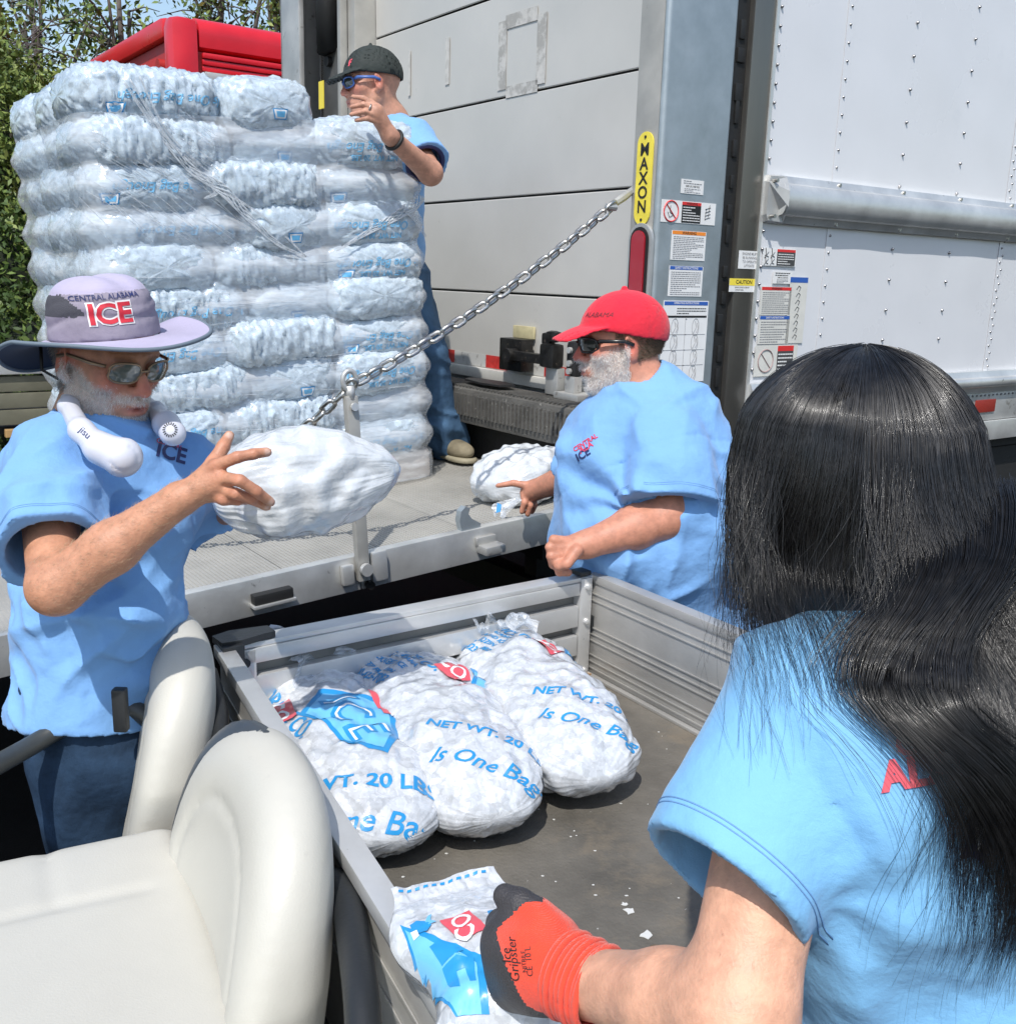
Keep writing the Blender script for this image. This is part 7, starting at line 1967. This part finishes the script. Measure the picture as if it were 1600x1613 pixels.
# ================================================================== woman seen from behind
def woman():
    root = thing('person', 'woman with long black hair and light blue T-shirt seen from behind', 'person', (.55, .95, 0))
    H = Head(P(1345, 750, 1.00), (-.42, .89, -.16), (0, .14, .99), k=.90, jaw=.95)
    nb = P(1405, 1010, .97); sL = P(1262, 1105, .90); sR = P(1650, 1130, .86); el = P(1158, 1606, .80); wr = P(925, 1548, .955)
    chest = P(1475, 1250, .95); waist = P(1480, 1560, .96); hips = P(1490, 1800, .98)
    T = lambda x, y, D: P(x, y, D)
    def body(p):
        d = H.sdf(p); d = smin(d, sd_caps(p, H.w(-.02, 0, -.05), nb, .052, .056), .03); d = smin(d, sd_caps(p, nb, chest, .07, .10), .05)
        d = smin(d, sd_caps(p, sL, sR, .048, .048), .04)
        a = smin(sd_caps(p, sL, el, .050, .043), sd_caps(p, el, el*.6+wr*.4, .042, .041), .03); a = smin(a, sd_caps(p, el*.6+wr*.4, wr, .041, .030), .02)
        a = smin(a, sd_caps(p, wr, T(850, 1510, 1.0), .028, .026), .015)
        b = sd_caps(p, sR, P(1700, 1500, .95), .05, .045)
        return smin(smin(d, a, .015), b, .02)
    lo, hi = bounds([H.c, el, sR, sL, wr, chest, T(850, 1510, 1.0), P(1700, 1500, .95)], .13)
    make_mesh('body', body, lo, hi, .0046, skin_mat('light_skin', (.62, .33, .22)), root, 2, lambda v: np.tile(A3(.66, .355, .235), (len(v), 1))*(.94+.12*fbm(v*50, 3)[:, None]))
    axL = unit(el-sL); 
    hc_ = P(1150, 1370, .815)
    hn = unit((P(1150, 1370, .815)-P(1300, 1130, .90)))
    # sleeve: cone from shoulder to a wide flared hem
    hem = (P(1033, 1325, .86)+P(1250, 1478, .80))/2
    sax = unit(hem-P(1290, 1120, .91)); 
    hnrm = unit(np.cross(P(1256, 1448, .80)-P(1037, 1292, .86), np.cross(sax, P(1256, 1448, .80)-P(1037, 1292, .86))))
    if hnrm@sax < 0: hnrm = -hnrm
    def shirt(p):
        d = sd_caps(p, chest+A3(.02, .02, .0), waist, .125, .122); d = smin(d, sd_caps(p, waist, hips, .122, .155), .05)
        d = smin(d, sd_caps(p, sL+A3(.035, .01, -.01), sR, .062, .062), .06); d = smin(d, sd_caps(p, nb+A3(0, .0, -.005), chest, .085, .10), .06); d = smin(d, sd_caps(p, nb+A3(0, 0, -.02), sL+A3(.04, .01, .0), .062, .058), .04)
        d = smin(d, sd_ell(p, P(1400, 1300, .86), (.10, .06, .14)), .06)
        s1 = sd_caps(p, sL+A3(.004, 0, 0), hem+sax*.03, .064, .0725)
        f = folds(p, [((.55, -.2, .8), .14, .014, .8), ((-.5, .1, .85), .11, .010, 1.0)], 1.)
        ap = P(1290, 1420, .80); r_ = p-ap; rr = np.linalg.norm(r_, axis=1); an = np.arctan2(r_[:, 2], r_[:, 0])
        f = f+.012*np.exp(-((rr-.11)/.08)**2)*(.5+.5*np.cos(an*6+vnoise(p*8)*2))*(r_[:, 0] > .0)
        d = smin(fshell(d, f*.8, .009), cut_end(fshell(s1, f*.5, .009), p, hem, hnrm, .13), .03)
        d = smax(d, -sd_caps(p, nb+A3(-.01, .01, .02), H.w(-.01, 0, -.04), .055, .066), .004)
        for off in (.016, .020):
            hs = (p-hem)@hnrm+off; d = d+.0010*np.exp(-(hs/.0012)**2)*(sd_caps(p, P(1285, 1118, .905), hem+sax*.05, .09) < 0)
        # armhole seam
        sm = (p-P(1300, 1200, .88))@unit(A3(-.75, .0, -.55)+0*sax)-.012; d = d+.002*np.exp(-(sm/.0025)**2)*(sd_ell(p, P(1295, 1200, .88), (.08, .12, .16)) < 0)
        return d
    lo, hi = bounds([sL, sR, hem, nb, chest, waist, P(1037, 1292, .86)], .16); lo[2] = min(lo[2], hips[2])
    so, sv_, sq = make_mesh('t_shirt', shirt, lo, hi, .0048, SHIRT_L, root, 2)
    bv = bvh_of(sv_, sq); stitch_ring(hem-hnrm*.020, hnrm, bv, .11, so); stitch_ring(hem-hnrm*.024, hnrm, bv, .11, so)
    for (s_, x, y, sz, an, m, bo) in (('CENTRAL', 1515, 1152, .024, 14, REDI, .04), ('ALABAMA', 1530, 1202, .031, 10, REDI, .05)):
        vd = unit(P(x, y, 1)-A3(0, 0, CZ)); ux = unit(CR*math.cos(rad(an))+CU*math.sin(rad(an))); uy = unit(CU*math.cos(rad(an))-CR*math.sin(rad(an)))
        wrap_text(s_, sz, P(x, y, .72), ux, uy, vd, bv, 'back_print', m, so, bold=bo, eps=.0018)
    def pp(poly, m, eps):
        out = [np.array(P(x, y, .72)) for x, y in poly]; o0 = P(1540, 1300, .72); pl_ = [((a-o0)@CR, (a-o0)@CU) for a in out]
        return wrap_poly(pl_, o0, CR, CU, unit(P(1540, 1300, 1)-A3(0, 0, CZ)), bv, 'back_print', m, so, eps=eps, maxlen=.012)
    pp([(1540, 1215), (1556, 1235), (1562, 1290), (1582, 1345), (1560, 1340), (1548, 1366), (1530, 1352), (1510, 1358), (1524, 1310), (1526, 1250)], NAVY, .0018)
    pp([(1541, 1270), (1550, 1310), (1540, 1342), (1533, 1320)], WHI, .0026)
    # trousers
    make_mesh('trousers', lambda p: smin(sd_caps(p, hips, hips-A3(0, 0, .1), .16, .16), smin(sd_caps(p, hips+A3(-.08, 0, -.1), A3(hips[0]-.1, hips[1], .1), .10, .07), sd_caps(p, hips+A3(.08, 0, -.1), A3(hips[0]+.1, hips[1], .1), .10, .07), .02), .03), hips*A3(1, 1, 0)-A3(.35, .25, -.05), hips+A3(.35, .25, .2), .014, DENIM, root, 1)
    # glove
    GD = mat('dark_grey_nitrile', (.045, .042, .045), .55, bump=(420, .45, 2), vary=(20, .15)); 
    GR = mat('red_orange_knit', (.78, .075, .025), .85, bump=(1, 1, 1), vary=(60, .10))
    GR = mat('orange_red_knit', (.80, .060, .022), .8, bump=(420, .35, .6, 'wave', 'Z'), bump2=(600, .3), vary=(70, .12), sheen=.3)
    gw = P(905, 1540, .965)
    pc = P(828, 1500, 1.005)
    palm = [(T(893, 1540, .97), T(850, 1512, 1.0), .037, .043), (T(850, 1512, 1.0), T(812, 1490, 1.02), .042, .036), (T(850, 1530, 1.0), T(815, 1545, 1.02), .036, .030)]
    thc = [([T(868, 1475, 1.0), T(845, 1445, 1.01), T(818, 1424, 1.02), T(795, 1412, 1.03)], [.022, .0185, .0155, .0125])]
    fg = []
    for i in range(4):
        fg.append(([T(808+i*5, 1462+i*34, 1.03), T(789+i*9, 1456+i*38, 1.05), T(790+i*11, 1470+i*38, 1.085), T(806+i*10, 1482+i*34, 1.10)], [.0165, .0155, .0145, .013]))
    def glove(p):
        d = line_sdf(p, palm, .02); d = smin(d, fingers(p, thc, .004), .012); d = smin(d, fingers(p, fg, .004), .010)
        return smax(d-.0015*(fbm(p*40, 2)-.5), ((p-gw)@unit(gw-pc))-.035, .004)
    v, q = sdf_mesh(glove, *bounds([gw, T(795, 1405, 1.03), T(800, 1590, 1.1), T(880, 1560, 1.0)], .07), .0030); v = relax(v, q, 1)
    fc = v[q].mean(1); u_ = unit(P(900, 1470, 1)-P(800, 1600, 1)); 
    # knit back of the hand versus dipped palm, thumb and fingers
    kc = T(855, 1522, .955); rr = np.stack([(fc-kc)@CR, (fc-kc)@CU], 1)*1590/1.0
    pxs = 855+rr[:, 0]; pys = 1522-rr[:, 1]
    line1 = (pys-1560)*(-1)-(pxs-780)*0
    knit = ((pxs > 785)*(pys > 1455+.0*(pxs-830)+np.maximum(0, 830-pxs)*.9)*(pys > 1455+(pxs-860)*.45)*(pys < 1590+(pxs-850)*.28-np.maximum(0, 830-pxs)*1.5)) > 0
    knit |= pxs > 905
    go = meshobj('work_glove', v, q, None, root, True, mats=[GD, GR], fm=knit.astype(int)); go['label'] = 'work glove with orange red knit back and dark grey dipped fingers'
    ring = []; ax = unit(wr-pc); 
    b = MB(); uu_ = unit(np.cross(ax, A3(0, 0, 1))); ww_ = np.cross(ax, uu_)
    for k, dd_ in enumerate(np.linspace(-.010, .026, 7)): b.tube([gw+ax*dd_+(.0385+.0012*math.sin(k*2))*(uu_*math.cos(a)+ww_*math.sin(a)) for a in np.linspace(0, math.tau, 33)[:-1]], .0035, 6, closed=True)
    b.tube([gw+ax*.030+.039*(uu_*math.cos(a)+ww_*math.sin(a)) for a in np.linspace(0, math.tau, 33)[:-1]], .0038, 6, closed=True)
    b.build('ribbed_cuff', GR, go, smooth=True)
    bvg = bvh_of(v, q); vd = unit(P(815, 1512, 1)-A3(0, 0, CZ)); ux = unit(CU*.97-CR*.10); uy = unit(-CR*.97-CU*.10)
    for s_, x, y, z_ in (('Ice', 798, 1506, .0125), ('Gripster', 809, 1512, .0125), ('NITRILE', 826, 1515, .006), ('CE  10 L', 834, 1515, .008)): wrap_text(s_, z_, P(x, y, .93), ux, uy, vd, bvg, 'printed_mark', BLK, go, shear=.2 if z_ > .01 else 0, eps=.0012, maxlen=.006)
    # ---- hair
    HC = P(1340, 748, .985)
    HB = mat('glossy_black_hair', (.008, .0075, .008), .38, spec=.8, vary=(60, .5), coat=.2)
    rx, ry, rz_ = .119, .118, .121
    def cap(p):
        q = p-HC; d = sd_ell(q, (0, 0, 0), (rx-.012, ry-.010, rz_-.008))
        d = smin(d, sd_caps(p, HC+A3(0, -.01, -.03), P(1330, 900, .96), .092, .070), .05)
        d = smin(d, sd_caps(p, HC+A3(.03, -.01, -.05), P(1490, 1010, .90), .085, .055), .05)
        d = smin(d, sd_caps(p, P(1490, 1010, .90), P(1560, 1280, .845), .052, .022), .04)
        d = smin(d, sd_caps(p, P(1490, 1010, .90), P(1640, 1200, .90), .052, .04), .04)
        return d
    hv, hq = sdf_mesh(cap, HC-A3(.22, .26, .48), HC+A3(.30, .2, .17), .007); hv = relax(hv, hq, 2)
    ho = meshobj('hair', hv, hq, HB, root, True)
    # depth map of the shirt's back, so that hair lies on it
    gx = np.linspace(HC[0]-.30, HC[0]+.50, 130); gz = np.linspace(HC[2]-.75, HC[2]+.0, 130); GY = np.full((130, 130), 9.)
    for i, x_ in enumerate(gx):
        for j, z_ in enumerate(gz):
            h_ = bv.ray_cast(Vector((x_, 0., z_)), Vector((0, 1, 0)), 3.)
            if h_[0] is not None: GY[i, j] = h_[0].y
    def keep_off(pts, lay_, phi, KD):
        p = pts[:, KD-2:]; fx = np.clip((p[..., 0]-gx[0])/(gx[1]-gx[0]), 0, 128.99); fz = np.clip((p[..., 2]-gz[0])/(gz[1]-gz[0]), 0, 128.99)
        i, j = fx.astype(int), fz.astype(int); a, b_ = fx-i, fz-j
        ys = np.minimum(np.minimum(GY[i, j], GY[i+1, j]), np.minimum(GY[i, j+1], GY[i+1, j+1])); g4 = GY[i, j]*(1-a)*(1-b_)+GY[i+1, j]*a*(1-b_)+GY[i, j+1]*(1-a)*b_+GY[i+1, j+1]*a*b_
        ys = np.where(g4 < 3, g4, ys)
        on = (phi[:, None] > -.75)*(ys < 3)
        lim = ys-.003-.010*lay_[:, None]
        for it in range(4):
            p[..., 1] = np.where(on & (p[..., 1] > lim), lim, p[..., 1])
            if it < 3:
                for _ in range(5): p[:, 1:-1, 1] = .25*p[:, :-2, 1]+.5*p[:, 1:-1, 1]+.25*p[:, 2:, 1]
    KN = np.array([(-3.2, 1500, 950, 1.04), (-2.2, 1230, 1000, 1.05), (-1.6, 1180, 1015, 1.02), (-1.0, 1195, 1008, .97), (-.6, 1262, 992, .93), (-.3, 1345, 1000, .895), (-.12, 1505, 1120, .84), (.08, 1580, 1300, .815),
                   (.35, 1612, 1440, .805), (.8, 1635, 1490, .805), (1.2, 1645, 1450, .83), (1.8, 1690, 1400, .90), (2.4, 1700, 1250, .97), (3.2, 1600, 1000, 1.04)])
    def flow(N, phi0, phi1, spread=26, fly=0., name='hair_strands', r=.00042, lmin=.55, lmax=1.08, ends=None):
        phi = rng.uniform(phi0, phi1, N); lay_ = rng.uniform(0, 1, N)
        ex, ey, ed = [np.interp(phi, KN[:, 0], KN[:, i]) for i in (1, 2, 3)]
        if ends is not None: ex, ey, ed = [np.full(N, c) for c in ends]
        ex = ex+rng.normal(size=N)*spread*(1+.6*(phi > 0)); ey = ey+rng.normal(size=N)*spread*.5; ed = ed-.022*lay_+.004
        E_ = np.array([0, 0, CZ])+ed[:, None]*(_f+CR*((ex-800)/FPX)[:, None]-CU*((ey-806.5)/FPX)[:, None])
        K = 30; KD = 11; st0 = rng.uniform(.0, .35, N); pts = np.zeros((N, K, 3))
        clump = vnoise(np.stack([phi*7, lay_*2, phi*0], 1))-.5
        rr = 1.0+.035*lay_-.02*clump
        def dome(th): return HC+np.stack([rx*rr*np.sin(th)*np.sin(phi), -ry*rr*np.sin(th)*np.cos(phi), rz_*rr*np.cos(th)], 1)
        TE = 1.12
        for k in range(KD): pts[:, k] = dome(st0+(TE-st0)*k/(KD-1))
        A_ = pts[:, KD-1]; L = np.linalg.norm(E_-A_, axis=1)[:, None]
        tg = dome(np.full(N, TE+.05))-A_; tg /= np.linalg.norm(tg, axis=1)[:, None]; C1 = A_+(tg*.62+np.array([0, 0, -1])*.38)*L*.40; C2 = E_+np.array([0, 0, 1])*L*.40+np.array([0, .012, 0])
        frac = rng.uniform(lmin, lmax, N)**.6
        for k in range(KD, K):
            t = ((k-KD+1)/(K-KD)*frac)[:, None]
            b_ = A_*(1-t)**3+3*C1*t*(1-t)**2+3*C2*t*t*(1-t)+E_*t**3
            pts[:, k] = b_
        ks = np.arange(K)/(K-1)
        ph1 = rng.uniform(0, 6.28, N); am = rng.uniform(0, .0022, N)*(1+3*fly)
        low = np.clip((ks-.33)/.6, 0, 1)
        pts[:, :, 0] += am[:, None]*np.sin(ph1[:, None]+ks[None]*14)*low[None]*1.4+(clump*.020)[:, None]*low[None]
        w2 = (vnoise(np.stack([(phi[:, None]*8+ks[None]*3).ravel(), (lay_[:, None]*3+ks[None]*0).ravel(), (ks[None]*6+phi[:, None]*0).ravel()], 1)).reshape(N, K)-.5)
        pts[:, :, 0] += w2*.010*low[None]*(1+fly); pts[:, :, 1] += w2*.006*low[None]
        if fly: pts[:, :, 0] += (rng.normal(size=N)*.006*fly)[:, None]*low[None]**2; pts[:, :KD+3] += (rng.normal(size=(N, 1, 3))*.0008*fly)
        keep_off(pts, lay_, phi if ends is None else phi*0, KD)
        return tube_mesh(name, pts, r, HB, root)
    flow(9000, -3.1416, 3.1416, lmin=.35)
    flow(3600, -.25, 2.2, 40, .5, lmin=.3)
    flow(900, -.1, 1.6, 60, 1.6, r=.00034, lmax=1.2)
    flow(500, -3.1, 3.1, 36, 2.0, r=.00026)
    flow(90, -1.5, -.7, 16, 1.2, r=.00032, ends=(1150, 1090, .93))
    flow(260, -1.9, -.9, 22, .8, r=.00036, ends=(1205, 1030, .90))
    # thin locks hanging over the shirt between the shoulder blades
    for (x_, y_, n_) in ((1400, 1120, 40), (1385, 1060, 40), (1440, 1330, 70), (1500, 1500, 120), (1560, 1530, 120), (1350, 1090, 24)): flow(n_, -.25, .15, 10, .8, r=.00036, ends=(x_, y_, .815))
    # gathered, back-lit lock curling over the right shoulder blade
    N = 1700; u = rng.normal(size=(N, 2))
    ctrl = [P(1500, 760, .93), P(1515, 830, .875), P(1508, 890, .835), P(1468, 950, .815), P(1420, 1015, .805), P(1408, 1080, .80), P(1500, 1170, .80), P(1572, 1290, .80), P(1600, 1400, .80)]
    cl = np.array([tuple(a) for a in spline(ctrl, 3)]); K = len(cl); wdt = np.interp(np.linspace(0, 1, K), [0, .2, .38, .6, .8, 1], [.030, .024, .020, .022, .026, .034])
    pts = cl[None]+u[:, :1, None]*wdt[None, :, None]*CR+u[:, 1:, None]*wdt[None, :, None]*.35*np.array([0, 1, .1])
    tt = np.linspace(0, 1, K)[None]; pts[:, :, 0] += .006*np.sin(tt*9+u[:, :1]*2.5)*tt
    for i in range(N):
        e = rng.integers(K-12, K+1)
        if e < K: pts[i, e:] = pts[i, e-1]+np.linspace(0, 1, K-e)[:, None]*A3(.0005, 0, -.001)
    keep_off(pts, rng.uniform(.3, 1.5, N), np.zeros(N), 2)
    tube_mesh('hair_lock', pts, .00036, HB, root)
woman()
